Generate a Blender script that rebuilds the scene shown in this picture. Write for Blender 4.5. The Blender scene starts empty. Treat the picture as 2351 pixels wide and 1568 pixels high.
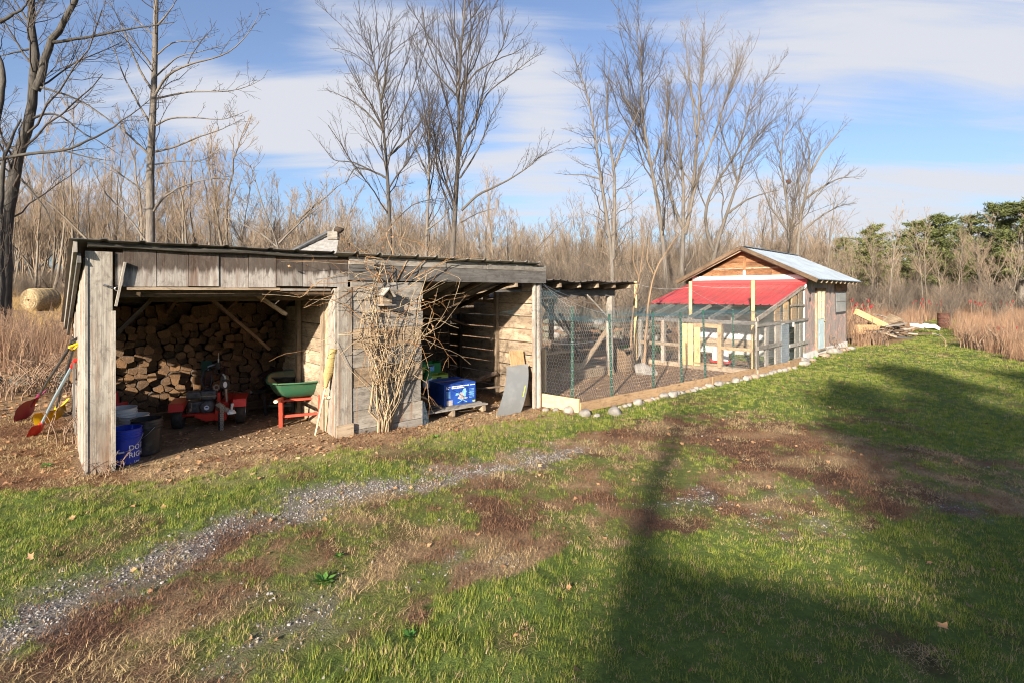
import bpy, math, random
import numpy as np
from mathutils import Vector, Matrix, Quaternion
random.seed(7); RNG = np.random.default_rng(7)
PI = math.pi
SC = bpy.context.scene
COL = SC.collection

# ------------------------------------------------------------------ camera, sky, sun, exposure
F, CX, HY, CH = 1190.0, 1175.5, 670.0, 2.1          # focal length / centre / eye line in units of a 2351 px wide picture; eye height in metres
cam = bpy.data.cameras.new('camera'); cam.sensor_width = 36; cam.lens = 36*F/2351
cam.shift_y = (HY-784)/2351; cam.clip_end = 2000; cam.clip_start = 0.05
camo = bpy.data.objects.new('camera', cam); COL.objects.link(camo)
camo.location = (0, 0, CH); camo.rotation_euler = (PI/2, 0, 0); SC.camera = camo

SUN_EL = math.radians(19.5); SXY = Vector((-0.363, -0.932)).normalized()
wd = bpy.data.worlds.new('World'); SC.world = wd; wd.use_nodes = True
wt = wd.node_tree; wt.nodes.clear()
def wn(t, **k):
    n = wt.nodes.new(t)
    for a, b in k.items(): setattr(n, a, b)
    return n
wo = wn('ShaderNodeOutputWorld'); wb = wn('ShaderNodeBackground'); wb.inputs[1].default_value = 0.082
sky = wn('ShaderNodeTexSky', sky_type='NISHITA', sun_disc=False)
sky.sun_elevation = SUN_EL; sky.sun_rotation = math.atan2(SXY.x, SXY.y); sky.altitude = 100; sky.air_density = 1.0; sky.dust_density = 2.6; sky.ozone_density = 4.5
tc = wn('ShaderNodeTexCoord'); sep = wn('ShaderNodeSeparateXYZ'); wt.links.new(tc.outputs['Generated'], sep.inputs[0])
def wm(op, a, b=None, c=None):
    n = wn('ShaderNodeMath', operation=op)
    for i, v in enumerate((a, b, c)):
        if v is None: continue
        if isinstance(v, (int, float)): n.inputs[i].default_value = v
        else: wt.links.new(v, n.inputs[i])
    return n.outputs[0]
# thin high cloud: noise on a flat layer overhead
zz = wm('ADD', wm('MAXIMUM', sep.outputs[2], 0.0), 0.16)
px_ = wm('DIVIDE', sep.outputs[0], zz); py_ = wm('DIVIDE', sep.outputs[1], zz)
cmb = wn('ShaderNodeCombineXYZ'); wt.links.new(px_, cmb.inputs[0]); wt.links.new(py_, cmb.inputs[1])
mpg = wn('ShaderNodeMapping'); mpg.inputs['Rotation'].default_value = (0, 0, 0.45); mpg.inputs['Scale'].default_value = (0.45, 1.3, 1); mpg.inputs['Location'].default_value = (3.1, 1.7, 0)
wt.links.new(cmb.outputs[0], mpg.inputs[0])
nz = wn('ShaderNodeTexNoise'); nz.inputs['Scale'].default_value = 1.25; nz.inputs['Detail'].default_value = 8; nz.inputs['Roughness'].default_value = 0.52; nz.inputs['Distortion'].default_value = 0.45
wt.links.new(mpg.outputs[0], nz.inputs[0])
mp2 = wn('ShaderNodeMapping'); mp2.inputs['Rotation'].default_value = (0, 0, 0.7); mp2.inputs['Scale'].default_value = (0.32, 1.5, 1); mp2.inputs['Location'].default_value = (8.2, 4.4, 0)
wt.links.new(cmb.outputs[0], mp2.inputs[0])
nz2 = wn('ShaderNodeTexNoise'); nz2.inputs['Scale'].default_value = 3.4; nz2.inputs['Detail'].default_value = 10; nz2.inputs['Roughness'].default_value = 0.6; nz2.inputs['Distortion'].default_value = 0.6
wt.links.new(mp2.outputs[0], nz2.inputs[0])
# the drawn-out banks of cloud seen over the wood (direction towards their middle, spread)
def pixdir(x, y):
    v = Vector(((x-CX)/F, 1.0, -(y-HY)/F)); v.normalize(); return v
dens = None
for (x, y, sx, sz, amp) in ((690, 270, 0.18, 0.07, 0.75), (420, 190, 0.16, 0.10, 0.20), (870, 60, 0.22, 0.09, 0.42), (1250, 235, 0.10, 0.12, 0.42), (1140, 400, 0.30, 0.06, 0.22),
                            (2050, 110, 0.34, 0.13, 0.40), (1560, 20, 0.22, 0.05, 0.18), (2330, 190, 0.07, 0.06, 0.22), (200, 430, 0.3, 0.07, 0.20), (2150, 500, 0.5, 0.08, 0.34), (1200, 520, 0.6, 0.09, 0.22), (60, 120, 0.12, 0.2, 0.12),
                            (600, 110, 0.10, 0.055, -0.25), (2000, 320, 0.35, 0.06, -0.15), (1950, 440, 0.4, 0.05, 0.14), (1330, 60, 0.12, 0.10, -0.2), (560, 400, 0.2, 0.05, -0.15)):
    d = pixdir(x, y)
    az = wm('ARCTAN2', sep.outputs[0], sep.outputs[1]); da = wm('DIVIDE', wm('SUBTRACT', az, math.atan2(d.x, d.y)), sx)
    dz = wm('DIVIDE', wm('SUBTRACT', sep.outputs[2], d.z), sz)
    g = wm('MULTIPLY', wm('EXPONENT', wm('MULTIPLY', wm('ADD', wm('MULTIPLY', da, da), wm('MULTIPLY', dz, dz)), -1.0)), amp)
    dens = g if dens is None else wm('ADD', dens, g)
raw = wm('ADD', wm('ADD', wm('MULTIPLY', nz.outputs[0], 1.0), wm('MULTIPLY', nz2.outputs[0], 0.85)), dens)
mr = wn('ShaderNodeMapRange', interpolation_type='SMOOTHSTEP'); mr.inputs['From Min'].default_value = 1.01; mr.inputs['From Max'].default_value = 1.46
wt.links.new(raw, mr.inputs[0])
cm = wm('MULTIPLY', mr.outputs[0], 0.93)
mixc = wn('ShaderNodeMix', data_type='RGBA')
mixc.inputs[7].default_value = (3.5, 3.55, 3.8, 1)
hs_ = wn('ShaderNodeHueSaturation'); hs_.inputs['Saturation'].default_value = 0.88; hs_.inputs['Hue'].default_value = 0.504; wt.links.new(sky.outputs[0], hs_.inputs['Color'])
wt.links.new(cm, mixc.inputs[0]); wt.links.new(hs_.outputs[0], mixc.inputs[6])
wt.links.new(mixc.outputs[2], wb.inputs[0]); wt.links.new(wb.outputs[0], wo.inputs[0])

sl = bpy.data.lights.new('sun', 'SUN'); sl.energy = 5.0; sl.angle = math.radians(0.9); sl.color = (1.0, 0.89, 0.74)
so = bpy.data.objects.new('sun', sl); COL.objects.link(so)
LD = Vector((-SXY.x*math.cos(SUN_EL), -SXY.y*math.cos(SUN_EL), -math.sin(SUN_EL)))
so.rotation_euler = LD.to_track_quat('-Z', 'Y').to_euler(); so.location = (-10, -30, 30)
SC.view_settings.view_transform = 'Standard'; SC.view_settings.look = 'None'; SC.view_settings.gamma = 1; SC.view_settings.use_curve_mapping = False
SC.view_settings.exposure = 1.43
SC.render.engine = 'CYCLES'; SC.cycles.use_denoising = True; SC.cycles.max_bounces = 6; SC.cycles.diffuse_bounces = 3; SC.cycles.transparent_max_bounces = 8
SC.cycles.use_adaptive_sampling = True; SC.cycles.adaptive_threshold = 0.012; SC.cycles.filter_width = 1.05
SC.cycles.caustics_reflective = False; SC.cycles.caustics_refractive = False

# ------------------------------------------------------------------ places: turning picture points into positions on the ground
def zt(X, Y):
    """height of the terrain: rises gently to the left, and behind into the fields"""
    X = np.asarray(X, float); Y = np.asarray(Y, float)
    z = 0.9*(1-np.exp(-0.085*np.clip(0.6-X, 0, None)))
    z = z + 0.035*np.clip(Y-34, 0, 60)*np.clip((-X-4)/14, 0, 1) + 0.02*np.clip(Y-42, 0, 60)
    z = z + np.clip(Y-16, 0, 16)*0.012*np.clip((-X-6)/8, 0, 1)
    return z
def Z(x, y): return float(zt(x, y))
def gp(x, y, z=0.0):
    d = (CH-z)*F/(y-HY); return Vector(((x-CX)/F*d, d, z))
def gpt(x, y):
    z = 0.0
    for _ in range(25):
        p = gp(x, y, z); z = 0.5*z+0.5*Z(p.x, p.y)
    return Vector((p.x, p.y, Z(p.x, p.y)))
def atd(x, y, d): return Vector(((x-CX)/F*d, d, CH-(y-HY)*d/F))
class Frame:
    def __init__(s, o, u):
        s.o = Vector((o[0], o[1])); s.u = Vector(u).normalized(); s.w = Vector((-s.u.y, s.u.x)); s.rz = math.atan2(s.u.y, s.u.x)
    def P(s, x, y, w=0.0):
        """picture point on the plane at depth w of this frame -> (along, w, height)"""
        a = (x-CX)/F; d = (w+s.o.dot(s.w))/(a*s.w.x+s.w.y); q = Vector((a*d, d))-s.o
        return Vector((q.dot(s.u), w, CH-(y-HY)*d/F))
    def W(s, a, w, z=0.0):
        q = s.o+s.u*a+s.w*w; return Vector((q.x, q.y, z))
    def L(s, p):
        q = Vector((p[0], p[1]))-s.o; return Vector((q.dot(s.u), q.dot(s.w), p[2] if len(p) > 2 else 0))
    def g(s, a, w):
        q = s.W(a, w); return Z(q.x, q.y)

# ------------------------------------------------------------------ mesh helpers
def quat_mesh(name, V, Q, T=None, UV=None):
    """mesh from numpy verts, quads and tris"""
    me = bpy.data.meshes.new(name)
    nq = 0 if Q is None else len(Q); nt = 0 if T is None else len(T)
    me.vertices.add(len(V)); me.vertices.foreach_set('co', np.asarray(V, np.float32).ravel())
    loops = np.concatenate([np.asarray(Q, np.int32).ravel() if nq else np.zeros(0, np.int32), np.asarray(T, np.int32).ravel() if nt else np.zeros(0, np.int32)])
    me.loops.add(len(loops)); me.loops.foreach_set('vertex_index', loops)
    me.polygons.add(nq+nt)
    st = np.concatenate([np.arange(nq)*4, nq*4+np.arange(nt)*3]).astype(np.int32)
    me.polygons.foreach_set('loop_start', st)
    me.update(calc_edges=True)
    if UV is not None:
        ul = me.uv_layers.new(name='UVMap'); ul.data.foreach_set('uv', np.asarray(UV, np.float32)[loops].ravel())
    return me
def tubes(P, R, n=4):
    """P [N,k,3] polylines, R [N,k] radii -> verts, quads, uv"""
    P = np.asarray(P, float); R = np.asarray(R, float); N, k, _ = P.shape
    D = np.gradient(P, axis=1); D /= np.linalg.norm(D, axis=2, keepdims=True)+1e-9
    ref = np.where(np.abs(D.mean(1))[:, 2:3] > 0.8, np.array([[1.0, 0.1, 0]]), np.array([[0, 0.1, 1.0]]))[:, None, :]
    A = np.cross(D, np.broadcast_to(ref, D.shape)); A /= np.linalg.norm(A, axis=2, keepdims=True)+1e-9
    B = np.cross(D, A)
    th = np.arange(n)*2*PI/n
    V = P[:, :, None, :]+R[:, :, None, None]*(np.cos(th)[None, None, :, None]*A[:, :, None, :]+np.sin(th)[None, None, :, None]*B[:, :, None, :])
    seg = np.concatenate([np.zeros((N, 1)), np.cumsum(np.linalg.norm(np.diff(P, axis=1), axis=2), axis=1)], 1)
    U = np.broadcast_to(seg[:, :, None], (N, k, n)); W = np.broadcast_to((th[None, None, :]*np.maximum(R[:, :1, None], 0.004)), (N, k, n))
    UV = np.stack([U+np.arange(N)[:, None, None]*0.37, W+np.arange(N)[:, None, None]*0.13], -1).reshape(-1, 2)
    i = np.arange(N)[:, None, None]*k*n; j = np.arange(k-1)[None, :, None]*n; m = np.arange(n)[None, None, :]; m2 = (m+1) % n
    Q = np.stack([i+j+m, i+j+m2, i+j+n+m2, i+j+n+m], -1).reshape(-1, 4)
    return V.reshape(-1, 3), Q, UV
class Arr:
    def __init__(s): s.V = []; s.Q = []; s.U = []; s.n = 0
    def add(s, t):
        V, Q, U = t; s.V.append(V); s.Q.append(Q+s.n); s.U.append(U); s.n += len(V); return s
    def mesh(s, name): return quat_mesh(name, np.concatenate(s.V), np.concatenate(s.Q), None, np.concatenate(s.U))
def link(name, me, mat=None, parent=None, smooth=False):
    if mat is not None:
        me.materials.clear()
        for m in (mat if isinstance(mat, (list, tuple)) else [mat]): me.materials.append(m)
    if smooth: me.polygons.foreach_set('use_smooth', np.ones(len(me.polygons), bool))
    o = bpy.data.objects.new(name, me); COL.objects.link(o)
    if parent: o.parent = parent
    return o
def tag(o, label=None, cat=None, group=None, kind=None):
    if label: o['label'] = label
    if cat: o['category'] = cat
    if group: o['group'] = group
    if kind: o['kind'] = kind
    return o
def thing(name, label, cat, loc=(0, 0, 0), rz=0.0, group=None):
    o = bpy.data.objects.new(name, None); COL.objects.link(o); o.location = loc; o.rotation_euler = (0, 0, rz); o.empty_display_size = 0.2
    return tag(o, label, cat, group)
def copy_tree(o, parent=None):
    c = o.copy(); COL.objects.link(c); c.parent = parent
    for ch in o.children: copy_tree(ch, c)
    return c
class MB:
    """collects shapes; coordinates are local to the parent"""
    def __init__(s): s.v = []; s.f = []; s.uv = []; s.mi = []; s.cm = 0; s.r = random.Random(len(bpy.data.objects)+1)
    def face(s, idx, uvs): s.f.append(idx); s.uv.append(uvs); s.mi.append(s.cm)
    def box(s, c, d, rot=None, jit=0.0, taper=1.0):
        c = Vector(c); d = Vector(d); b = len(s.v); ou, ov = s.r.random()*20, s.r.random()*20
        L = []
        for sx in (-1, 1):
            for sy in (-1, 1):
                for sz in (-1, 1):
                    p = Vector((sx*d.x/2, sy*d.y/2, sz*d.z/2))
                    if jit: p += Vector((s.r.uniform(-jit, jit), s.r.uniform(-jit, jit), s.r.uniform(-jit, jit)))
                    if taper != 1.0 and sx > 0: p.y *= taper; p.z *= taper
                    L.append(p.copy()); s.v.append(c+(rot @ p if rot else p))
        order = sorted(range(3), key=lambda i: -d[i])
        for n, q in ((0, (0, 1, 3, 2)), (0, (4, 6, 7, 5)), (1, (0, 4, 5, 1)), (1, (2, 3, 7, 6)), (2, (0, 2, 6, 4)), (2, (1, 5, 7, 3))):
            ax = [i for i in order if i != n]
            s.face([b+i for i in q], [(L[i][ax[0]]+ou, L[i][ax[1]]+ov+n*3.1) for i in q])
        return s
    def beam(s, p, q, w, t, up=(0, 0, 1), jit=0.0, taper=1.0):
        p = Vector(p); q = Vector(q); x = q-p; L = x.length; x.normalize(); y = Vector(up).cross(x)
        if y.length < 1e-4: y = Vector((0, 1, 0)).cross(x) if abs(x.y) < .9 else Vector((1, 0, 0)).cross(x)
        y.normalize(); z = x.cross(y)
        return s.box((p+q)/2, (L, w, t), Matrix((x, y, z)).transposed(), jit, taper)
    def tube(s, pts, r, n=8, cap=True):
        pts = [Vector(p) for p in pts]; k = len(pts); rr = r if isinstance(r, (list, tuple)) else [r]*k
        b = len(s.v); ou = s.r.random()*10
        t0 = (pts[1]-pts[0]).normalized(); a = t0.cross(Vector((0, 0, 1)) if abs(t0.z) < .9 else Vector((1, 0, 0))).normalized()
        ln = 0; lens = []
        for i, p in enumerate(pts):
            t = ((pts[min(i+1, k-1)]-pts[max(i-1, 0)])).normalized(); a = (a-t*a.dot(t)).normalized(); c = t.cross(a)
            if i: ln += (p-pts[i-1]).length
            lens.append(ln)
            for j in range(n):
                th = 2*PI*j/n; s.v.append(p+(a*math.cos(th)+c*math.sin(th))*rr[i])
        for i in range(k-1):
            for j in range(n):
                j2 = (j+1) % n; w = 2*PI*rr[0]/n
                s.face([b+i*n+j, b+i*n+j2, b+(i+1)*n+j2, b+(i+1)*n+j], [(lens[i]+ou, j*w), (lens[i]+ou, (j+1)*w), (lens[i+1]+ou, (j+1)*w), (lens[i+1]+ou, j*w)])
        if cap:
            for e, base in ((1, b), (0, b+(k-1)*n)):
                idx = [base+j for j in range(n)]
                if e == 1: idx.reverse()
                s.face(idx, [(math.cos(2*PI*j/n)*rr[0]+ou, math.sin(2*PI*j/n)*rr[0]) for j in range(n)])
        return s
    def lathe(s, prof, n=24, M=None, seam=True):
        b = len(s.v); M = M or Matrix.Identity(4)
        for (r, z) in prof:
            for j in range(n):
                th = 2*PI*j/n; s.v.append(M @ Vector((r*math.cos(th), r*math.sin(th), z)))
        for i in range(len(prof)-1):
            for j in range(n):
                j2 = (j+1) % n
                s.face([b+i*n+j, b+i*n+j2, b+(i+1)*n+j2, b+(i+1)*n+j], [(i*.05, j/n), (i*.05, (j+1)/n), (i*.05+.05, (j+1)/n), (i*.05+.05, j/n)])
        return s
    def disc(s, c, r, nrm, n=20):
        b = len(s.v); nrm = Vector(nrm).normalized(); a = nrm.cross(Vector((0, 0, 1)) if abs(nrm.z) < .9 else Vector((1, 0, 0))).normalized(); d = nrm.cross(a)
        ra, rb = (r if isinstance(r, tuple) else (r, r))
        for j in range(n): th = 2*PI*j/n; s.v.append(Vector(c)+a*math.cos(th)*ra+d*math.sin(th)*rb)
        s.face([b+j for j in range(n)], [(math.cos(2*PI*j/n), math.sin(2*PI*j/n)) for j in range(n)]); return s
    def prism(s, poly, o, ex, ey, th):
        """polygon in plane (ex,ey) at o, extruded along ex x ey by th"""
        o = Vector(o); ex = Vector(ex).normalized(); ey = Vector(ey).normalized(); nn = ex.cross(ey)
        b = len(s.v); k = len(poly); ou, ov = s.r.random()*9, s.r.random()*9
        for e in (0, th):
            for (x, y) in poly: s.v.append(o+ex*x+ey*y+nn*e)
        s.face([b+i for i in reversed(range(k))], [(poly[i][0]+ou, poly[i][1]+ov) for i in reversed(range(k))])
        s.face([b+k+i for i in range(k)], [(poly[i][0]+ou, poly[i][1]+ov) for i in range(k)])
        for i in range(k):
            j = (i+1) % k; l = math.hypot(poly[j][0]-poly[i][0], poly[j][1]-poly[i][1])
            s.face([b+i, b+j, b+k+j, b+k+i], [(ou, ov), (ou+l, ov), (ou+l, ov+th), (ou, ov+th)])
        return s
    def sheet(s, fn, nu, nv, us=1.0, vs=1.0):
        b = len(s.v)
        for i in range(nu+1):
            for j in range(nv+1): s.v.append(Vector(fn(i/nu, j/nv)))
        for i in range(nu):
            for j in range(nv):
                q = (b+i*(nv+1)+j, b+(i+1)*(nv+1)+j, b+(i+1)*(nv+1)+j+1, b+i*(nv+1)+j+1)
                s.face(list(q), [(i/nu*us, j/nv*vs), ((i+1)/nu*us, j/nv*vs), ((i+1)/nu*us, (j+1)/nv*vs), (i/nu*us, (j+1)/nv*vs)])
        return s
    def rock(s, c, r, seed=0, sub=2, flat=0.7):
        import bmesh
        bm = bmesh.new(); bmesh.ops.create_icosphere(bm, subdivisions=sub, radius=1.0)
        rg = random.Random(seed); ph = [(Vector((rg.gauss(0, 1), rg.gauss(0, 1), rg.gauss(0, 1))).normalized(), rg.uniform(.5, .95)) for _ in range(9)]
        b = len(s.v); rx, ry, rz = (r if isinstance(r, (tuple, list)) else (r, r*rg.uniform(.7, 1), r*flat))
        for v in bm.verts:
            p = v.co.copy()
            for (dd, k) in ph:
                e = p.dot(dd)
                if e > k: p -= dd*(e-k)*.8
            p *= 1+.04*rg.uniform(-1, 1); s.v.append(Vector(c)+Vector((p.x*rx, p.y*ry, p.z*rz)))
        for f in bm.faces: s.face([b+v.index for v in f.verts], [(0, 0)]*3)
        bm.free(); return s
    def mesh(s, name):
        me = bpy.data.meshes.new(name); me.from_pydata([tuple(v) for v in s.v], [], s.f)
        ul = me.uv_layers.new(name='UVMap'); ul.data.foreach_set('uv', np.array([c for f in s.uv for c in f], np.float32).ravel())
        me.polygons.foreach_set('material_index', np.array(s.mi, np.int32)); me.update(); return me
    def build(s, name, mat, parent=None, smooth=False, bevel=0.0):
        me = s.mesh(name); o = link(name, me, mat, parent, smooth)
        if any(s.mi): me.polygons.foreach_set('material_index', np.array(s.mi, np.int32)); me.update()
        if smooth:
            try: me.set_sharp_from_angle(angle=math.radians(38))
            except Exception: pass
        if bevel:
            m = o.modifiers.new('bevel', 'BEVEL'); m.width = bevel; m.segments = 2; m.limit_method = 'ANGLE'; m.angle_limit = math.radians(40)
        return o
def text_mesh(txt, size, bold=True):
    cu = bpy.data.curves.new('lettering', 'FONT'); cu.body = txt; cu.size = size; cu.extrude = 0; cu.resolution_u = 3
    if bold: cu.offset = size*0.012
    o = bpy.data.objects.new('lettering', cu); COL.objects.link(o)
    dg = bpy.context.evaluated_depsgraph_get(); me = bpy.data.meshes.new_from_object(o.evaluated_get(dg)); bpy.data.objects.remove(o); return me

# ------------------------------------------------------------------ noise for laying out the ground
def _h(i, j, s):
    n = (i*374761393+j*668265263+s*982451653) & 0xffffffff; n = ((n ^ (n >> 13))*1274126177) & 0xffffffff
    return ((n ^ (n >> 16)) & 0xffff)/65535.0
def vnoise(x, y, s=0):
    x = np.asarray(x, float); y = np.asarray(y, float); i = np.floor(x).astype(np.int64); j = np.floor(y).astype(np.int64)
    u = x-i; v = y-j; u = u*u*(3-2*u); v = v*v*(3-2*v)
    return (_h(i, j, s)*(1-u)+_h(i+1, j, s)*u)*(1-v)+(_h(i, j+1, s)*(1-u)+_h(i+1, j+1, s)*u)*v
def fbm(x, y, s=0, o=4):
    a = 0; w = 0
    for k in range(o): a = a+vnoise(np.asarray(x)*2**k, np.asarray(y)*2**k, s+k*17)*.5**k; w += .5**k
    return a/w
# ------------------------------------------------------------------ materials
def newmat(name):
    m = bpy.data.materials.new(name); m.use_nodes = True; nt = m.node_tree; bs = nt.nodes['Principled BSDF']
    return m, nt, bs
class NT:
    def __init__(s, nt): s.nt = nt
    def n(s, t, **k):
        n = s.nt.nodes.new(t)
        for a, b in k.items(): setattr(n, a, b)
        return n
    def l(s, a, b): s.nt.links.new(a, b)
    def val(s, v, inp):
        if isinstance(v, (int, float)): inp.default_value = v
        elif isinstance(v, tuple): inp.default_value = (*v, 1) if len(v) == 3 and inp.type == 'RGBA' else v
        else: s.l(v, inp)
    def math(s, op, a, b=0.0, clamp=False):
        n = s.n('ShaderNodeMath', operation=op, use_clamp=clamp); s.val(a, n.inputs[0]); s.val(b, n.inputs[1]); return n.outputs[0]
    def mix(s, f, a, b, bt='MIX'):
        n = s.n('ShaderNodeMix', data_type='RGBA', blend_type=bt); s.val(f, n.inputs[0]); s.val(a, n.inputs[6]); s.val(b, n.inputs[7]); return n.outputs[2]
    def noise(s, vec, sc, det=4, ro=.55, dist=0.0):
        n = s.n('ShaderNodeTexNoise'); n.inputs['Scale'].default_value = sc; n.inputs['Detail'].default_value = det; n.inputs['Roughness'].default_value = ro; n.inputs['Distortion'].default_value = dist
        if vec is not None: s.l(vec, n.inputs[0])
        return n.outputs[0]
    def ramp(s, f, stops):
        n = s.n('ShaderNodeValToRGB'); e = n.color_ramp.elements
        while len(e) < len(stops): e.new(0.5)
        for i, (p, c) in enumerate(stops): e[i].position = p; e[i].color = (*c, 1) if isinstance(c, tuple) else (c, c, c, 1)
        s.l(f, n.inputs[0]); return n.outputs[0]
    def map(s, vec, scale, loc=(0, 0, 0)):
        n = s.n('ShaderNodeMapping'); n.inputs['Scale'].default_value = scale; n.inputs['Location'].default_value = loc; s.l(vec, n.inputs[0]); return n.outputs[0]
    def bump(s, h, st, dist=0.01):
        n = s.n('ShaderNodeBump'); n.inputs['Strength'].default_value = st; n.inputs['Distance'].default_value = dist; s.l(h, n.inputs['Height']); return n.outputs[0]
def wood(name, c1, c2, dark, stain=0.5, var=0.35, rough=0.85, grain=1.0, streak=None, eaves=None):
    """grain runs along U"""
    m, nt, bs = newmat(name); N = NT(nt)
    uv = N.n('ShaderNodeUVMap').outputs[0]; oi = N.n('ShaderNodeObjectInfo').outputs['Random']; ob = N.n('ShaderNodeTexCoord').outputs['Object']
    off = N.n('ShaderNodeVectorMath', operation='ADD'); N.l(uv, off.inputs[0])
    cx = N.n('ShaderNodeCombineXYZ'); N.l(N.math('MULTIPLY', oi, 37.0), cx.inputs[0]); N.l(N.math('MULTIPLY', oi, 91.0), cx.inputs[1]); N.l(cx.outputs[0], off.inputs[1])
    v = off.outputs[0]
    g1 = N.noise(N.map(v, (1.6, 70*grain, 1)), 1.0, 7, .68, .5); g2 = N.noise(N.map(v, (3.2, 150*grain, 1)), 1.0, 3, .5)
    blot = N.noise(N.map(v, (1.6, 4.0, 1)), 1.0, 5, .6); big = N.noise(N.map(v, (.7, 1.6, 1), (5, 5, 0)), 1.0, 3, .5)
    c = N.mix(N.ramp(g1, [(.32, 0.0), (.68, 1.0)]), c1, c2)
    c = N.mix(N.ramp(blot, [(.36, stain), (.62, 0.0)]), c, dark)
    c = N.mix(N.ramp(g2, [(.30, .55), (.48, 0.0)]), c, dark)
    # knots
    vo = N.n('ShaderNodeTexVoronoi'); vo.inputs['Scale'].default_value = 1.0; N.l(N.map(v, (1.7, 5.0, 1)), vo.inputs[0])
    c = N.mix(N.ramp(vo.outputs['Distance'], [(.04, .8), (.12, 0.0)]), c, tuple(x*.45 for x in dark))
    if streak:
        st = N.noise(N.map(ob, (9, 9, .7)), 1.0, 5, .6); c = N.mix(N.ramp(st, [(.5, 0.0), (.68, .75)]), c, streak)
    if eaves:                                             # water stains running down from the roof edge
        sz_ = N.n('ShaderNodeSeparateXYZ'); N.l(ob, sz_.inputs[0]); st2 = N.noise(N.map(ob, (26, 26, 1.2)), 1.0, 4, .6)
        hh = N.n('ShaderNodeMapRange'); hh.inputs['From Min'].default_value = eaves[0]; hh.inputs['From Max'].default_value = eaves[1]; N.l(sz_.outputs[2], hh.inputs[0])
        c = N.mix(N.math('MULTIPLY', N.ramp(N.math('ADD', hh.outputs[0], N.math('SUBTRACT', st2, .5)), [(.42, 0.0), (.62, 1.0)]), .85), c, (.035, .022, .016))
    pa = N.noise(N.map(v, (7, 15, 1), (3, 1, 0)), 1.0, 9, .72, .6); c = N.mix(N.ramp(pa, [(.36, .65), (.52, 0.0)]), c, tuple(x*.8 for x in dark))
    hv = N.math('ADD', N.math('MULTIPLY', N.math('SUBTRACT', oi, .5), var), N.math('ADD', N.math('MULTIPLY', N.math('SUBTRACT', big, .5), .7), 1.0))
    mu = N.n('ShaderNodeVectorMath', operation='SCALE'); N.l(c, mu.inputs[0]); N.l(hv, mu.inputs['Scale'])
    N.l(mu.outputs[0], bs.inputs['Base Color']); bs.inputs['Roughness'].default_value = rough; bs.inputs['Specular IOR Level'].default_value = .2
    N.l(N.bump(N.math('ADD', g1, N.math('MULTIPLY', g2, .5)), .5, .006), bs.inputs['Normal'])
    return m
def plain(name, c, rough=.6, metal=0.0, c2=None, sc=6.0, spec=.4, bump=0.0, bsc=40, lo=.4, hi=.65, coat=0.0):
    m, nt, bs = newmat(name); N = NT(nt); ob = N.n('ShaderNodeTexCoord').outputs['Object']
    if c2 is not None:
        f = N.noise(ob, sc, 6, .6); N.l(N.mix(N.ramp(f, [(lo, 0.0), (hi, 1.0)]), c, c2), bs.inputs['Base Color'])
    else: bs.inputs['Base Color'].default_value = (*c, 1)
    bs.inputs['Roughness'].default_value = rough; bs.inputs['Metallic'].default_value = metal; bs.inputs['Specular IOR Level'].default_value = spec
    if bump: N.l(N.bump(N.noise(ob, bsc, 5, .6), bump, .01), bs.inputs['Normal'])
    return m
def plantmat(name, cols, trans=.25, rough=.6, rand_obj=True):
    """colour picked per blade (island) and per clump"""
    m, nt, bs = newmat(name); N = NT(nt)
    r = N.n('ShaderNodeNewGeometry').outputs['Random Per Island']; oi = N.n('ShaderNodeObjectInfo').outputs['Random']
    f = N.math('ADD', N.math('MULTIPLY', r, .6), N.math('MULTIPLY', oi, .4))
    k = len(cols); c = N.ramp(f, [(i/(k-1) if k > 1 else 0, q) for i, q in enumerate(cols)])
    N.l(c, bs.inputs['Base Color']); bs.inputs['Roughness'].default_value = rough; bs.inputs['Specular IOR Level'].default_value = .15
    if trans:
        tr = N.n('ShaderNodeBsdfTranslucent'); N.l(c, tr.inputs[0]); mx = N.n('ShaderNodeMixShader'); mx.inputs[0].default_value = trans
        N.l(bs.outputs[0], mx.inputs[1]); N.l(tr.outputs[0], mx.inputs[2]); N.l(mx.outputs[0], nt.nodes['Material Output'].inputs[0])
    return m
M = {}
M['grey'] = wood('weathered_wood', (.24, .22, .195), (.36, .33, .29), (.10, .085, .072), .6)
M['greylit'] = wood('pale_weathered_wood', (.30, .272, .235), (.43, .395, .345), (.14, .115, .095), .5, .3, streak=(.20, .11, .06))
M['fascia'] = wood('stained_grey_plywood', (.31, .285, .26), (.42, .395, .365), (.16, .13, .11), .35, .3, streak=(.12, .06, .035), eaves=(2.20, 2.46))
M['darkgrey'] = wood('dark_weathered_wood', (.095, .09, .085), (.165, .155, .148), (.06, .055, .05), .5)
M['tan'] = wood('tan_barn_wood', (.30, .225, .155), (.42, .335, .24), (.11, .075, .05), .6, .5)
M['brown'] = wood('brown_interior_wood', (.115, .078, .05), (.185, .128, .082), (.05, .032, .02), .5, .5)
M['new'] = wood('new_lumber', (.60, .40, .18), (.70, .51, .26), (.42, .24, .10), .2, .2, .7)
M['newdark'] = wood('pressure_treated_lumber', (.33, .215, .12), (.42, .29, .17), (.20, .12, .07), .3, .2, .7)
M['cedar'] = wood('stained_cedar', (.22, .10, .045), (.36, .185, .09), (.07, .035, .02), .75, .5)
M['handle'] = wood('pale_handle_wood', (.55, .45, .30), (.65, .55, .38), (.4, .3, .2), .15, .1, .5)
M['ply'] = wood('orange_plywood', (.48, .30, .15), (.58, .40, .22), (.3, .17, .08), .3, .2)
M['white'] = plain('white_paint', (.72, .71, .69), .6, c2=(.55, .53, .50), sc=3, lo=.55, hi=.8)
M['red'] = plain('red_painted_steel', (.42, .055, .055), .5, c2=(.25, .05, .05), sc=2.2, lo=.35, hi=.75)
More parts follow.
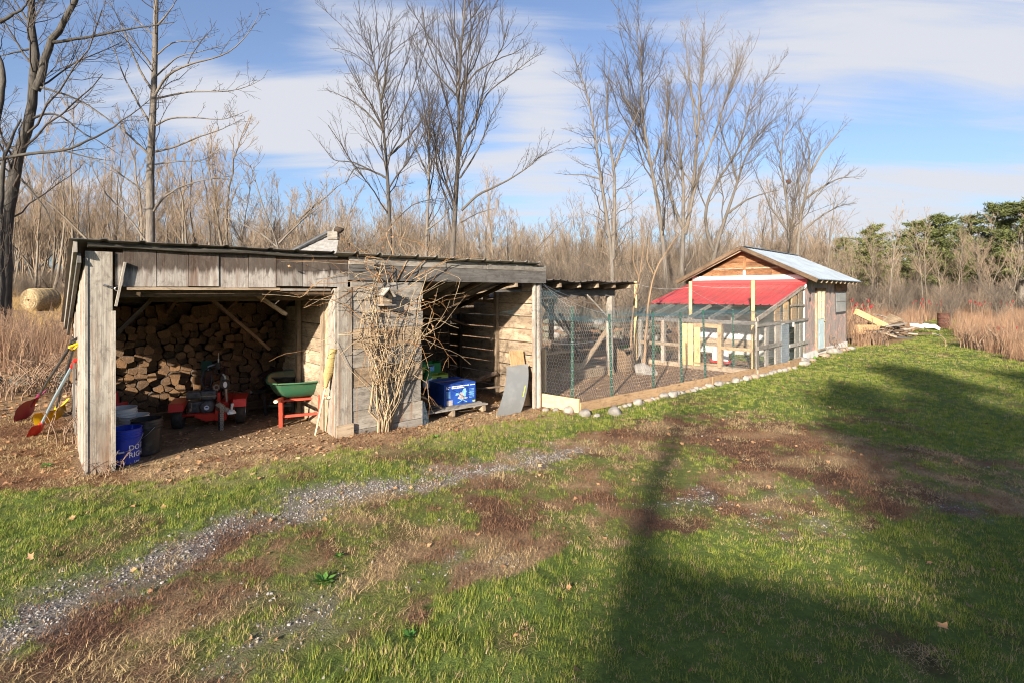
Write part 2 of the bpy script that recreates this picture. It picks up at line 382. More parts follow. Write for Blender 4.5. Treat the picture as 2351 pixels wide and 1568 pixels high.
M['redmach'] = plain('red_machine_paint', (.60, .035, .02), .4, c2=(.35, .03, .02), sc=9, lo=.5, hi=.8)
M['reddull'] = plain('dull_red_paint', (.48, .07, .04), .55, c2=(.30, .05, .03), sc=8)
M['galv'] = plain('galvanised_roofing', (.20, .24, .29), .6, 0, c2=(.155, .185, .22), sc=2)
M['roofdark'] = plain('dark_roofing_metal', (.10, .10, .10), .55, .4, c2=(.17, .14, .12), sc=5)
M['rooflite'] = plain('dull_roofing_metal', (.34, .32, .28), .5, .4, c2=(.22, .20, .17), sc=5)
M['black'] = plain('black_plastic', (.02, .02, .021), .45, c2=(.05, .05, .05), sc=10)
M['rubber'] = plain('tyre_rubber', (.022, .021, .02), .8, c2=(.06, .05, .04), sc=12)
M['steel'] = plain('grey_steel', (.38, .37, .36), .35, .8, c2=(.25, .22, .2), sc=20)
M['chain'] = plain('zinc_chain', (.55, .54, .52), .3, .8)
M['engine'] = plain('dark_grey_engine_plastic', (.05, .05, .055), .42, c2=(.15, .14, .13), sc=14)
M['cyl'] = plain('dusty_grey_cylinder', (.36, .30, .24), .5, .2, c2=(.2, .15, .11), sc=10)
M['rust'] = plain('rust', (.10, .043, .028), .88, .1, c2=(.045, .022, .017), sc=9, bump=.3)
M['greenpaint'] = plain('green_painted_tray', (.03, .115, .06), .5, c2=(.075, .11, .055), sc=6, lo=.45, hi=.7)
M['dusty'] = plain('dusty_tray_inside', (.20, .20, .11), .8, c2=(.30, .25, .15), sc=5)
M['greenpost'] = plain('green_post_paint', (.008, .055, .036), .5, c2=(.012, .04, .03), sc=10)
M['wire'] = plain('galvanised_wire', (.42, .41, .40), .5, .5)
M['wiregreen'] = plain('green_coated_wire', (.10, .14, .13), .6)
M['teal'] = plain('teal_netting', (.055, .125, .15), .7)
M['blueplastic'] = plain('blue_bucket_plastic', (.012, .04, .42), .35, c2=(.02, .05, .34), sc=6)
M['whiteplastic'] = plain('white_bucket_plastic', (.68, .68, .66), .4, c2=(.5, .49, .46), sc=6, lo=.55, hi=.75)
M['blackbucket'] = plain('dirty_black_bucket', (.022, .022, .022), .45, c2=(.13, .12, .11), sc=7, lo=.52, hi=.8)
M['label'] = plain('white_print', (.75, .75, .78), .5)
M['maroon'] = plain('maroon_plastic', (.20, .02, .075), .4)
M['yellow'] = plain('yellow_plastic', (.75, .48, .01), .4)
M['redplastic'] = plain('red_plastic', (.55, .02, .015), .4)
M['bluehandle'] = plain('blue_grey_handle', (.25, .33, .38), .4, .3)
M['straw'] = plain('broom_straw', (.46, .34, .14), .85, c2=(.33, .24, .10), sc=60)
M['card'] = plain('brown_cardboard', (.40, .25, .14), .85, c2=(.34, .21, .12), sc=5)
M['boxblue'] = plain('blue_printed_carton', (.018, .075, .36), .5, c2=(.01, .04, .22), sc=5)
M['boxprint'] = plain('light_blue_print', (.12, .36, .62), .5, c2=(.3, .5, .7), sc=40)
M['boxgrey'] = plain('grey_print', (.45, .42, .42), .5, c2=(.3, .25, .25), sc=30)
M['boxgreen'] = plain('green_printed_carton', (.05, .26, .06), .6, c2=(.03, .18, .04), sc=8)
M['boxlime'] = plain('lime_printed_carton', (.50, .56, .08), .6, c2=(.42, .5, .06), sc=8)
M['greysheet'] = plain('grey_plastic_sheet', (.20, .205, .205), .32, c2=(.30, .30, .29), sc=2.5, lo=.45, hi=.75)
M['limelabel'] = plain('lime_sticker', (.62, .72, .08), .5)
M['bagplaid'] = plain('grey_green_feed_bag', (.42, .46, .46), .6, c2=(.12, .22, .20), sc=22, lo=.48, hi=.55)
M['glass'] = plain('dusty_window_glass', (.22, .26, .28), .12, 0, c2=(.34, .36, .36), sc=2, spec=.8)
M['screen'] = plain('dark_window_frame', (.045, .045, .05), .5)
M['doorpaint'] = plain('pale_blue_door_paint', (.42, .52, .55), .5, c2=(.36, .45, .48), sc=4)
M['lite'] = plain('cream_door_muntins', (.66, .58, .30), .5)
M['brass'] = plain('brass', (.6, .42, .12), .3, .9)
M['concrete'] = plain('painted_concrete', (.52, .51, .48), .85, c2=(.32, .30, .27), sc=4, lo=.5, hi=.8, bump=.2)
M['shingle'] = plain('grey_shingle', (.17, .165, .16), .9, c2=(.25, .24, .23), sc=14, bump=.5)
M['lead'] = plain('dark_ridge_cap', (.06, .065, .07), .5, .2, c2=(.1, .1, .1), sc=6)
M['stone'] = plain('field_stone', (.24, .22, .20), .88, c2=(.12, .11, .10), sc=7, bump=.5, bsc=30)
M['stonepale'] = plain('pale_field_stone', (.29, .265, .235), .88, c2=(.15, .135, .118), sc=6, bump=.4, bsc=30)
M['stonebrown'] = plain('brown_field_stone', (.30, .22, .16), .85, c2=(.18, .14, .11), sc=7, bump=.5, bsc=30)
M['moss'] = plain('mossy_stone', (.075, .075, .05), .9, c2=(.12, .11, .095), sc=5, bump=.6, bsc=25)
M['feeder'] = plain('red_feeder_plastic', (.6, .03, .03), .4)
M['logbark'] = plain('log_bark', (.06, .042, .03), .95, c2=(.03, .022, .016), sc=22, bump=.8, bsc=35)
M['sticks'] = plain('dead_stick_bark', (.15, .11, .08), .95, c2=(.07, .05, .037), sc=20, bump=.6)
def logend():
    m, nt, bs = newmat('split_log_end'); N = NT(nt); ob = N.n('ShaderNodeTexCoord').outputs['Object']; oi = N.n('ShaderNodeObjectInfo').outputs['Random']
    f = N.noise(ob, 18, 6, .65); r = N.noise(N.map(ob, (60, 8, 60)), 1.0, 4)
    c = N.mix(oi, (.22, .115, .048), (.05, .03, .016)); c = N.mix(N.ramp(f, [(.4, 0.0), (.7, .8)]), c, (.12, .07, .04)); c = N.mix(N.ramp(r, [(.5, 0.0), (.7, .5)]), c, (.30, .18, .08))
    N.l(c, bs.inputs['Base Color']); bs.inputs['Roughness'].default_value = .9; N.l(N.bump(f, .7, .01), bs.inputs['Normal']); return m
M['logend'] = logend()
def bark(name, a, b, sc=1.0):
    m, nt, bs = newmat(name); N = NT(nt); uv = N.n('ShaderNodeUVMap').outputs[0]; ob = N.n('ShaderNodeTexCoord').outputs['Object']; oi = N.n('ShaderNodeObjectInfo').outputs['Random']
    f = N.noise(N.map(uv, (3*sc, 14*sc, 1)), 1.0, 6, .65, .4); g = N.noise(ob, .8, 4)
    c = N.mix(N.ramp(f, [(.35, 0.0), (.65, 1.0)]), a, b); c = N.mix(N.ramp(g, [(.4, 0.0), (.7, .5)]), c, tuple(x*.6 for x in a))
    mu = N.n('ShaderNodeVectorMath', operation='SCALE'); N.l(c, mu.inputs[0]); N.l(N.math('ADD', N.math('MULTIPLY', oi, .5), .75), mu.inputs['Scale'])
    N.l(mu.outputs[0], bs.inputs['Base Color']); bs.inputs['Roughness'].default_value = .95; bs.inputs['Specular IOR Level'].default_value = .1
    N.l(N.bump(f, .8, .03), bs.inputs['Normal']); return m
M['bark'] = bark('grey_tree_bark', (.10, .086, .074), (.19, .168, .145)); M['barkdark'] = bark('dark_tree_bark', (.05, .045, .04), (.115, .105, .092))
M['twig'] = bark('grey_brown_twigs', (.12, .098, .08), (.185, .153, .122)); M['twigdark'] = bark('dark_twigs', (.06, .05, .044), (.10, .085, .074))
M['woodtwig'] = bark('tan_woodland_twigs', (.21, .158, .114), (.295, .23, .167)); M['woodtrunk'] = bark('pale_woodland_trunks', (.13, .112, .09), (.21, .18, .145))
M['sapling'] = bark('tawny_sapling_bark', (.20, .135, .085), (.30, .21, .135)); M['vine'] = bark('pale_vine_stems', (.30, .22, .14), (.44, .34, .22)); M['vinered'] = bark('orange_vine_shoots', (.36, .17, .07), (.40, .24, .12))
M['grass'] = plantmat('lawn_grass', [(.05, .11, .016), (.11, .185, .028), (.20, .255, .042), (.32, .325, .07), (.46, .39, .16)], .35)
M['grassdry'] = plantmat('thatch', [(.20, .12, .065), (.34, .23, .12), (.46, .34, .19), (.17, .16, .05)], .2)
M['grassbrown'] = plantmat('dead_brown_grass', [(.10, .05, .03), (.16, .085, .05), (.24, .14, .08)], .1)
M['meadow'] = plantmat('dry_meadow_grass', [(.22, .115, .075), (.31, .185, .115), (.38, .255, .155), (.26, .145, .10), (.45, .33, .20)], .25)
M['meadowgold'] = plantmat('golden_field_grass', [(.36, .24, .09), (.48, .34, .14), (.40, .27, .12), (.30, .20, .11)], .25)
M['weed'] = plantmat('brown_weed_stalks', [(.15, .095, .065), (.22, .145, .10), (.30, .21, .14)], .05)
M['leaf'] = plantmat('fallen_leaves', [(.24, .10, .04), (.34, .17, .075), (.42, .25, .13), (.16, .075, .04), (.50, .34, .20)], .1)
M['chips'] = plantmat('wood_chips', [(.30, .19, .11), (.46, .32, .19), (.20, .12, .07), (.58, .43, .27)], 0)
M['greenleaf'] = plantmat('green_weed_leaves', [(.04, .12, .03), (.09, .20, .04), (.16, .26, .05)], .2)
M['berry'] = plantmat('red_sumac_heads', [(.17, .02, .02), (.24, .03, .03), (.13, .02, .02)], 0)
M['needle'] = plantmat('pine_needles', [(.06, .074, .028), (.10, .118, .042), (.155, .168, .06), (.22, .215, .085)], .1)
M['gravel'] = plantmat('gravel_stones', [(.13, .117, .107), (.20, .183, .168), (.29, .27, .25), (.09, .08, .07)], 0, .8)
M['hay'] = plain('hay', (.33, .25, .135), .9, c2=(.17, .12, .07), sc=14, bump=.8, bsc=60)
def flagstone():
    m, nt, bs = newmat('printed_flagstone_siding'); N = NT(nt); ob = N.n('ShaderNodeTexCoord').outputs['Object']
    d = N.noise(ob, 3.0, 3); ad = N.n('ShaderNodeVectorMath', operation='ADD'); N.l(N.map(ob, (4.2, 4.2, 2.2)), ad.inputs[0]); N.l(d, ad.inputs[1])
    vo = N.n('ShaderNodeTexVoronoi', feature='DISTANCE_TO_EDGE'); vo.inputs['Scale'].default_value = 1.0; N.l(ad.outputs[0], vo.inputs[0])
    vc = N.n('ShaderNodeTexVoronoi'); vc.inputs['Scale'].default_value = 1.0; N.l(ad.outputs[0], vc.inputs[0])
    sx = N.n('ShaderNodeSeparateColor'); N.l(vc.outputs['Color'], sx.inputs[0])
    c = N.mix(sx.outputs[0], (.21, .175, .16), (.30, .245, .215)); c = N.mix(N.ramp(N.noise(ob, 12, 5), [(.42, 0.0), (.7, .7)]), c, (.15, .13, .125))
    wear = N.ramp(N.noise(ob, 1.6, 4), [(.42, 0.0), (.58, 1.0)])
    e = N.math('MULTIPLY', N.ramp(vo.outputs['Distance'], [(.05, 1.0), (.10, 0.0)]), N.math('ADD', N.math('MULTIPLY', wear, .7), .15)); c = N.mix(e, c, (.50, .26, .21))
    N.l(c, bs.inputs['Base Color']); bs.inputs['Roughness'].default_value = .9; return m
M['flag'] = flagstone()
# ------------------------------------------------------------------ the frames of the buildings
_R = gp(1245, 935); _u = Vector((.742, .671)).normalized()
SH = Frame((_R.x-6.43*_u.x, _R.y-6.43*_u.y), _u)            # woodshed: s along the front, w into the shed
_C = gp(1848, 826); HU = Frame((_C.x, _C.y), (.699, .716))   # hut: along its side wall; its front looks towards -u
PA, PB = gp(1243, 934), gp(1330, 948); PC = gp(1812, 845)     # corners of the pen's board kerb
PN = Frame((PB.x, PB.y), (PC.x-PB.x, PC.y-PB.y)); PNL = (PC-PB).length
# ------------------------------------------------------------------ what lies where on the ground
def poly(pts): return np.array([[*gpt(x, y)[:2]] for (x, y) in pts])
DRIVE = poly([(-500, 1640), (-100, 1470), (0, 1425), (200, 1340), (400, 1275), (600, 1200), (800, 1125), (1000, 1068), (1200, 1025), (1380, 985), (1560, 945), (1720, 940), (1850, 968), (2000, 1005), (2351, 1085), (2700, 1130),
              (2700, 1215), (2351, 1195), (2150, 1210), (1900, 1208), (1650, 1215), (1480, 1225), (1330, 1275), (1180, 1350), (1000, 1410), (860, 1470), (700, 1530), (520, 1640), (300, 1800), (-900, 1800)])
LITTER = poly([(-400, 1130), (0, 1128), (190, 1112), (300, 1105), (430, 1090), (560, 1075), (700, 1050), (860, 1030), (1000, 1000), (1130, 975), (1250, 962), (1260, 930), (1100, 860), (500, 860), (190, 840), (0, 830), (-600, 830)])
MEA_R = np.array([[*gp(x, y)[:2]] for x, y in ((2215, 742), (2192, 766), (2205, 785), (2230, 800), (2290, 815), (2351, 828), (2500, 860), (3200, 900), (3600, 690), (2260, 690))])
MEA_L = np.array([[*gp(x, y)[:2]] for x, y in ((1950, 799), (1990, 796), (2050, 790), (2085, 777), (2102, 762), (2118, 742), (2200, 690), (1880, 690), (1935, 760))])
GRAV1 = poly([(-60, 1450), (60, 1400), (160, 1370), (300, 1325), (480, 1255), (620, 1200), (760, 1150), (900, 1110), (1040, 1080), (1160, 1056), (1260, 1036)])
GRAV2 = poly([(560, 1540), (700, 1455), (800, 1400), (930, 1340), (1050, 1280), (1160, 1235), (1300, 1180), (1420, 1150), (1560, 1120)])
GRAV3 = poly([(1650, 1195), (1850, 1170), (2050, 1165), (2200, 1172), (2400, 1155)])
def inpoly(P, X, Y):
    r = np.zeros(X.shape, bool); n = len(P)
    for i in range(n):
        x1, y1 = P[i]; x2, y2 = P[(i+1) % n]
        if y1 == y2: continue
        c = ((y1 > Y) != (y2 > Y)) & (X < (x2-x1)*(Y-y1)/(y2-y1)+x1); r ^= c
    return r
def distline(P, X, Y):
    d = np.full(X.shape, 1e9)
    for i in range(len(P)-1):
        a = P[i]; v = P[i+1]-a; t = np.clip(((X-a[0])*v[0]+(Y-a[1])*v[1])/(v@v), 0, 1)
        d = np.minimum(d, np.hypot(X-a[0]-t*v[0], Y-a[1]-t*v[1]))
    return d
def fields(X, Y):
    X = np.asarray(X, float); Y = np.asarray(Y, float)
    wx = X+(fbm(X*1.1, Y*1.1, 3)-.5)*1.1+(fbm(X*6, Y*6, 9)-.5)*.35; wy = Y+(fbm(X*1.1, Y*1.1, 23)-.5)*1.1+(fbm(X*6, Y*6, 29)-.5)*.35
    n = fbm(X*1.3, Y*1.3, 41); nf = fbm(X*5.5, Y*5.5, 51); nn = fbm(X*14, Y*14, 57)
    drive = inpoly(DRIVE, wx, wy).astype(float); lit = inpoly(LITTER, X+(wx-X)*.6, Y+(wy-Y)*.6).astype(float)
    s = (X-SH.o.x)*SH.u.x+(Y-SH.o.y)*SH.u.y; w = (X-SH.o.x)*SH.w.x+(Y-SH.o.y)*SH.w.y
    floor = ((s > -.1) & (s < 6.6) & (w > -.05) & (w < 3.2)).astype(float)
    front = np.clip(1-np.abs(w+.35)/.9, 0, 1)*((s > .3) & (s < 6.3))
    pa = (X-PN.o.x)*PN.u.x+(Y-PN.o.y)*PN.u.y; pw = (X-PN.o.x)*PN.w.x+(Y-PN.o.y)*PN.w.y
    pen = ((pa > -1.1) & (pa < PNL+.5) & (pw > 0) & (pw < 5.5) & (w < 5) & (s > 6.35)).astype(float)
    ha = (X-HU.o.x)*HU.u.x+(Y-HU.o.y)*HU.u.y; hw = (X-HU.o.x)*HU.w.x+(Y-HU.o.y)*HU.w.y
    gr = np.maximum(np.exp(-(distline(GRAV1, wx, wy)/.22)**2)*np.clip((fbm(X*1.2, Y*1.2, 61)-.12)*3.0, 0, 1),
                    np.exp(-(distline(GRAV2, wx, wy)/.25)**2)*np.clip((fbm(X*2.1, Y*2.1, 67)-.54)*4, 0, .5))
    gr = np.maximum(gr, np.exp(-(distline(GRAV3, wx, wy)/.28)**2)*np.clip((fbm(X*1.6, Y*1.6, 71)-.50)*4, 0, .45))
    gr = gr*(1-floor)*np.clip(.65+1.6*(nn-.38), 0, 1)
    # meadow: beyond the mown lawn
    edge = np.interp(X, [-60, -12, -6, -4, 5, 10.5, 13, 17.6, 22.0, 24, 60], [2, 7.2, 7.6, 9.5, 15.5, 20, 22.0, 24.5, 15.2, 13.0, 9.5])+(fbm(X*.8, Y*.8, 77)-.5)*1.6
    path = np.abs(X-np.interp(Y, [20, 24, 30, 45], [20.0, 22.4, 26.2, 37]))<(np.interp(Y, [18, 24, 45], [2.2, 1.5, 1.4]))
    mea = (np.where(X < 11, Y > edge, inpoly(MEA_R, wx, wy) | inpoly(MEA_L, wx, wy) | (Y > 38))).astype(float)*(1-pen)
    mea = np.where((X < -3.8) & (w > .3) & (s < -.15) & (Y > 7.4+.3*(nf-.5)), 1.0, mea)*(1-floor)
    back = ((w > 3.2) & (X < 7.5) & (pen < .5)).astype(float); mea = np.maximum(mea, back*(hw > 3.8))
    gp_ = np.clip((n-.50)*5+(nf-.5)*4.5, 0, 1)                     # green patches in the worn drive
    grass = np.where(drive > .5, gp_*.8, np.clip(1.12+(nf-.5)*.5-np.clip((.36-n)*5, 0, .7), 0, 1))
    grass = np.where(lit > .5, np.clip((n-.50)*6+(nf-.5)*3, 0, .6)*np.clip(1.2-np.clip((w+1.1)/.7, 0, 1.2), 0, 1), grass)
    # brown worn spots on the lawn beside the pen and on the far lawn
    spot = np.clip((fbm(X*.55+3, Y*1.1, 83)-.53)*8, 0, 1)*np.clip(1-np.hypot((X-4.2)/3.2, (Y-8.6)/2.2), 0, 1)*1.6
    grass = grass*(1-np.clip(spot, 0, 1)*.85)
    for a_ in (floor, pen, mea): grass = grass*(1-a_)
    grass = grass*(1-gr*.92)
    thatch = np.where(drive > .5, np.clip((fbm(X*1.7, Y*1.7, 91)-.42)*5, 0, 1)*(1-grass), np.clip((nf-.5)*2, 0, .3))
    return dict(grass=grass, grav=gr, drive=drive, lit=lit*(1-floor), floor=floor, front=front, pen=pen, mea=mea, thatch=thatch, n=n, nf=nf, nn=nn, spot=np.clip(spot, 0, 1), s=s, w=w)
ALB = dict(grass=(.10, .145, .032), soil=(.105, .058, .038), dirt=(.15, .085, .052), thatch=(.34, .235, .13), grav=(.20, .185, .175), lit=(.20, .105, .052), floor=(.22, .145, .085), chip=(.46, .325, .19), pen=(.20, .135, .09), mea=(.27, .175, .095))
def ground_color(fd):
    A = {k: np.array(v) for k, v in ALB.items()}; e = lambda k: np.clip(fd[k], 0, 1)[..., None]
    nf = fd['nf'][..., None]; nn = fd['nn'][..., None]
    soil = A['soil']*(.7+.6*nf)+(A['dirt']-A['soil'])*np.clip((fd['n'][..., None]-.4)*4, 0, 1)
    c = soil; c = c+(A['thatch']-c)*e('thatch')*.75; c = c+(A['grass']*(.8+.4*nf)-c)*e('grass')*.92
    c = c+(A['lit']*(.6+.8*nf)-c)*e('lit')*.8; c = c+(A['floor']*(.6+.8*nn)-c)*e('floor')*.9; c = c+(A['chip']-c)*np.clip(fd['front'], 0, 1)[..., None]*.75*(.4+.9*nf)  # wood-chip strip along the front, its sunlit paleness put into the colour
    c = c+(A['pen']*(.6+.8*nn)-c)*e('pen')*.9; c = c+(A['mea']*(.7+.6*nf)-c)*e('mea')*.9; c = c+(A['dirt']*.8-c)*e('spot')*.6; c = c+(A['grav']*(.55+.9*nn)-c)*e('grav')*.85
    return np.clip(c, .01, .9)
def axis(lo, a, b, hi, st, gro=1.09):
    m = list(np.arange(a, b, st)); l = []; x = a; d = st
    while x > lo: d *= gro; x -= d; l.append(x)
    r = []; x = b; d = st
    while x < hi: r.append(x); d *= gro; x += d
    return np.array(l[::-1]+m+r+[hi])
GRX = axis(-500, -8.5, 10.5, 500, .075); GRY = axis(-60, 2.2, 13.0, 900, .075, 1.045)
GX, GY = np.meshgrid(GRX, GRY, indexing='ij'); fd = fields(GX, GY)
amp = np.where(np.hypot(GX, GY) < 40, 1.0, 0)
GZ = zt(GX, GY)+((fbm(GX*1.1, GY*1.1, 5)-.5)*.05+(fd['nf']-.5)*.028*(fd['grass']+fd['lit']*.8))*amp*(1-.6*fd['floor'])-.03*np.exp(-(distline(GRAV1, GX, GY)/.35)**2)
GNX, GNY = GX.shape; ii = np.arange(GNX*GNY).reshape(GNX, GNY)
Q = np.stack([ii[:-1, :-1], ii[1:, :-1], ii[1:, 1:], ii[:-1, 1:]], -1).reshape(-1, 4)
gme = quat_mesh('ground', np.stack([GX, GY, GZ], -1).reshape(-1, 3), Q)
ca = gme.color_attributes.new('earth', 'FLOAT_COLOR', 'POINT'); cc = np.concatenate([ground_color(fd).reshape(-1, 3), fd['grav'].reshape(-1, 1)], 1).astype(np.float32); ca.data.foreach_set('color', cc.ravel())
def groundmat():
    m, nt, bs = newmat('ground'); N = NT(nt); a = N.n('ShaderNodeVertexColor', layer_name='earth'); ob = N.n('ShaderNodeTexCoord').outputs['Object']
    f1 = N.noise(ob, 28, 6, .7); f2 = N.noise(ob, 110, 4, .6); f3 = N.noise(ob, 3.5, 5, .6)
    vo = N.n('ShaderNodeTexVoronoi'); vo.inputs['Scale'].default_value = 38; N.l(ob, vo.inputs[0])
    sx = N.n('ShaderNodeSeparateColor'); N.l(vo.outputs['Color'], sx.inputs[0])
    k = N.math('ADD', N.math('MULTIPLY', f1, 1.1), N.math('ADD', N.math('MULTIPLY', f2, .7), N.math('MULTIPLY', f3, .5)))
    k = N.math('SUBTRACT', k, .15)
    mu = N.n('ShaderNodeVectorMath', operation='SCALE'); N.l(a.outputs[0], mu.inputs[0]); N.l(k, mu.inputs['Scale'])
    c = N.mix(N.math('MULTIPLY', a.outputs['Alpha'], .55), mu.outputs[0], N.mix(sx.outputs[0], (.10, .086, .076), (.27, .25, .235)))
    N.l(c, bs.inputs['Base Color']); bs.inputs['Roughness'].default_value = .95; bs.inputs['Specular IOR Level'].default_value = .1
    N.l(N.bump(N.math('ADD', f1, N.math('MULTIPLY', f2, .6)), .9, .03), bs.inputs['Normal']); return m
M['ground'] = groundmat()
ground = tag(link('ground', gme, M['ground'], smooth=True), kind='structure')
_gi = None
def gz(X, Y):
    """height of the built sheet (bilinear in the grid)"""
    i = np.clip(np.searchsorted(GRX, X)-1, 0, GNX-2); j = np.clip(np.searchsorted(GRY, Y)-1, 0, GNY-2)
    u = (X-GRX[i])/(GRX[i+1]-GRX[i]); v = (Y-GRY[j])/(GRY[j+1]-GRY[j])
    return GZ[i, j]*(1-u)*(1-v)+GZ[i+1, j]*u*(1-v)+GZ[i, j+1]*(1-u)*v+GZ[i+1, j+1]*u*v
def gz1(x, y): return float(gz(np.array([x]), np.array([y]))[0])

# ------------------------------------------------------------------ scattered small stuff (grass, leaves, gravel): points with rotation and size, shapes instanced on them
def scatter(name, label, protos, X, Y, Zs, rot, scl, idx):
    co = bpy.data.collections.new(name+'_shapes')
    for i, (me, mt) in enumerate(protos):
        me.materials.clear(); me.materials.append(mt); o = bpy.data.objects.new('%s_shape_%02d' % (name, i), me); co.objects.link(o)
    me = bpy.data.meshes.new(name); n = len(X); me.vertices.add(n); me.vertices.foreach_set('co', np.stack([X, Y, Zs], -1).astype(np.float32).ravel())
    a = me.attributes.new('rot', 'FLOAT_VECTOR', 'POINT'); a.data.foreach_set('vector', np.asarray(rot, np.float32).ravel())
    a = me.attributes.new('scl', 'FLOAT', 'POINT'); a.data.foreach_set('value', np.asarray(scl, np.float32))
    a = me.attributes.new('idx', 'INT', 'POINT'); a.data.foreach_set('value', np.asarray(idx, np.int32))
    o = bpy.data.objects.new(name, me); COL.objects.link(o)
    ng = bpy.data.node_groups.new(name, 'GeometryNodeTree'); ng.interface.new_socket('Geometry', in_out='INPUT', socket_type='NodeSocketGeometry'); ng.interface.new_socket('Geometry', in_out='OUTPUT', socket_type='NodeSocketGeometry')
    gi = ng.nodes.new('NodeGroupInput'); go = ng.nodes.new('NodeGroupOutput'); ip = ng.nodes.new('GeometryNodeInstanceOnPoints'); ci = ng.nodes.new('GeometryNodeCollectionInfo')
    ci.inputs['Collection'].default_value = co; ci.inputs['Separate Children'].default_value = True; ci.inputs['Reset Children'].default_value = True
    def at(nm, ty):
        q = ng.nodes.new('GeometryNodeInputNamedAttribute'); q.data_type = ty; q.inputs['Name'].default_value = nm; return [s for s in q.outputs if s.enabled and s.name == 'Attribute'][0]
    er = ng.nodes.new('FunctionNodeEulerToRotation')
    ng.links.new(gi.outputs[0], ip.inputs['Points']); ng.links.new(ci.outputs[0], ip.inputs['Instance']); ip.inputs['Pick Instance'].default_value = True
    ng.links.new(at('idx', 'INT'), ip.inputs['Instance Index']); ng.links.new(at('rot', 'FLOAT_VECTOR'), er.inputs[0]); ng.links.new(er.outputs[0], ip.inputs['Rotation']); ng.links.new(at('scl', 'FLOAT'), ip.inputs['Scale'])
    ng.links.new(ip.outputs[0], go.inputs[0]); md = o.modifiers.new('scatter', 'NODES'); md.node_group = ng
    return tag(o, label, name.split('_')[-1], kind='stuff')
def blade_tuft(nm, nb, h, spread, wd, lean, seed, segs=2, hv=.35):
    r = np.random.default_rng(seed); V = []; T = []; Qd = []
    for b in range(nb):
        a = r.uniform(0, 2*PI); q = spread*math.sqrt(r.uniform(0, 1)); x0, y0 = q*math.cos(a), q*math.sin(a); az = r.uniform(0, 2*PI); ln = r.uniform(.1, 1)*lean; hh = h*r.uniform(1-hv, 1+hv)
        dx, dy = math.cos(az), math.sin(az); sx, sy = -dy, dx; base = len(V); w = wd*r.uniform(.7, 1.3)
        for k in range(segs):
            t = k/segs; b2 = ln*t*t*hh; ww = w*(1-.45*t)
            for sg in (-1, 1): V.append((x0+dx*b2+sg*sx*ww/2, y0+dy*b2+sg*sy*ww/2, hh*t*(1-.25*ln*t)))
        V.append((x0+dx*ln*hh, y0+dy*ln*hh, hh*(1-.25*ln)))
        for k in range(segs-1): Qd.append((base+2*k, base+2*k+1, base+2*k+3, base+2*k+2))
        T.append((base+2*segs-2, base+2*segs-1, base+2*segs))
    return quat_mesh(nm, np.array(V), Qd, T)
def pts_in(x0, x1, y0, y1, dens, rng):
    n = rng.poisson((x1-x0)*(y1-y0)*dens); return rng.uniform(x0, x1, n), rng.uniform(y0, y1, n)
def seen(X, Y, m=.6): return (np.abs(X) < .99*Y+m) & (Y > 2.2)
def rnd_rot(n, rng, tilt=.15): return np.stack([rng.normal(0, tilt, n), rng.normal(0, tilt, n), rng.uniform(0, 2*PI, n)], -1)

def lawn():
    r = np.random.default_rng(11); X = []; Y = []; S = []
    for (x0, x1, y0, y1, dn, sc) in ((-5.5, 6, 2.2, 5, 430, .85), (-9, 9, 5, 8.5, 240, 1.0), (-13, 16, 8.5, 14, 120, 1.1), (0, 26, 14, 24, 55, 1.3), (10, 40, 24, 40, 14, 2.2)):
        x, y = pts_in(x0, x1, y0, y1, dn, r); k = seen(x, y); X.append(x[k]); Y.append(y[k]); S.append(np.full(k.sum(), sc))
    X, Y, S = map(np.concatenate, (X, Y, S)); f = fields(X, Y)
    kg = r.random(len(X)) < f['grass']**1.5
    hgt = .28+.45*fbm(X*2.2, Y*2.2, 99)+.35*fbm(X*8, Y*8, 199); hgt = np.where(f['drive'] > .5, hgt*.85, hgt)
    idx = np.where(r.random(len(X)) < .88-.5*np.clip((fbm(X*1.5, Y*1.5, 105)-.55)*4, 0, 1), r.integers(0, 3, len(X)), 3)
    Xg, Yg = X[kg], Y[kg]
    protos = [(blade_tuft('tuft%d' % i, 20, .06, .06, .0042, .85, 100+i), M['grass']) for i in range(3)]+[(blade_tuft('tuftdry', 12, .05, .06, .004, 1.2, 109), M['grassdry'])]
    scatter('lawn_grass', 'mown green lawn grass in front of the sheds', protos, Xg, Yg, gz(Xg, Yg)-.006, rnd_rot(kg.sum(), r), S[kg]*hgt[kg]*r.uniform(.75, 1.25, kg.sum()), idx[kg])
    # thatch and dead brown grass on the worn drive and in the litter
    bare = np.clip(1-f['grass']-f['grav']*.8-f['floor']-f['pen']-f['mea'], 0, 1); kt = r.random(len(X)) < bare*.95
    it = np.where(fbm(X*1.9, Y*1.9, 95) > .5, r.integers(0, 2, len(X)), 2+r.integers(0, 2, len(X)))
    protos = [(blade_tuft('thatch%d' % i, 15, .035, .075, .0035, 2.6, 120+i), M['grassdry']) for i in range(2)]+[(blade_tuft('brown%d' % i, 15, .03, .075, .0038, 2.4, 130+i), M['grassbrown']) for i in range(2)]
    n = kt.sum(); scatter('worn_dead_grass', 'flattened tan and brown dead grass on the worn drive', protos, X[kt], Y[kt], gz(X[kt], Y[kt])-.004, rnd_rot(n, r), S[kt]*r.uniform(.7, 1.35, n), it[kt])
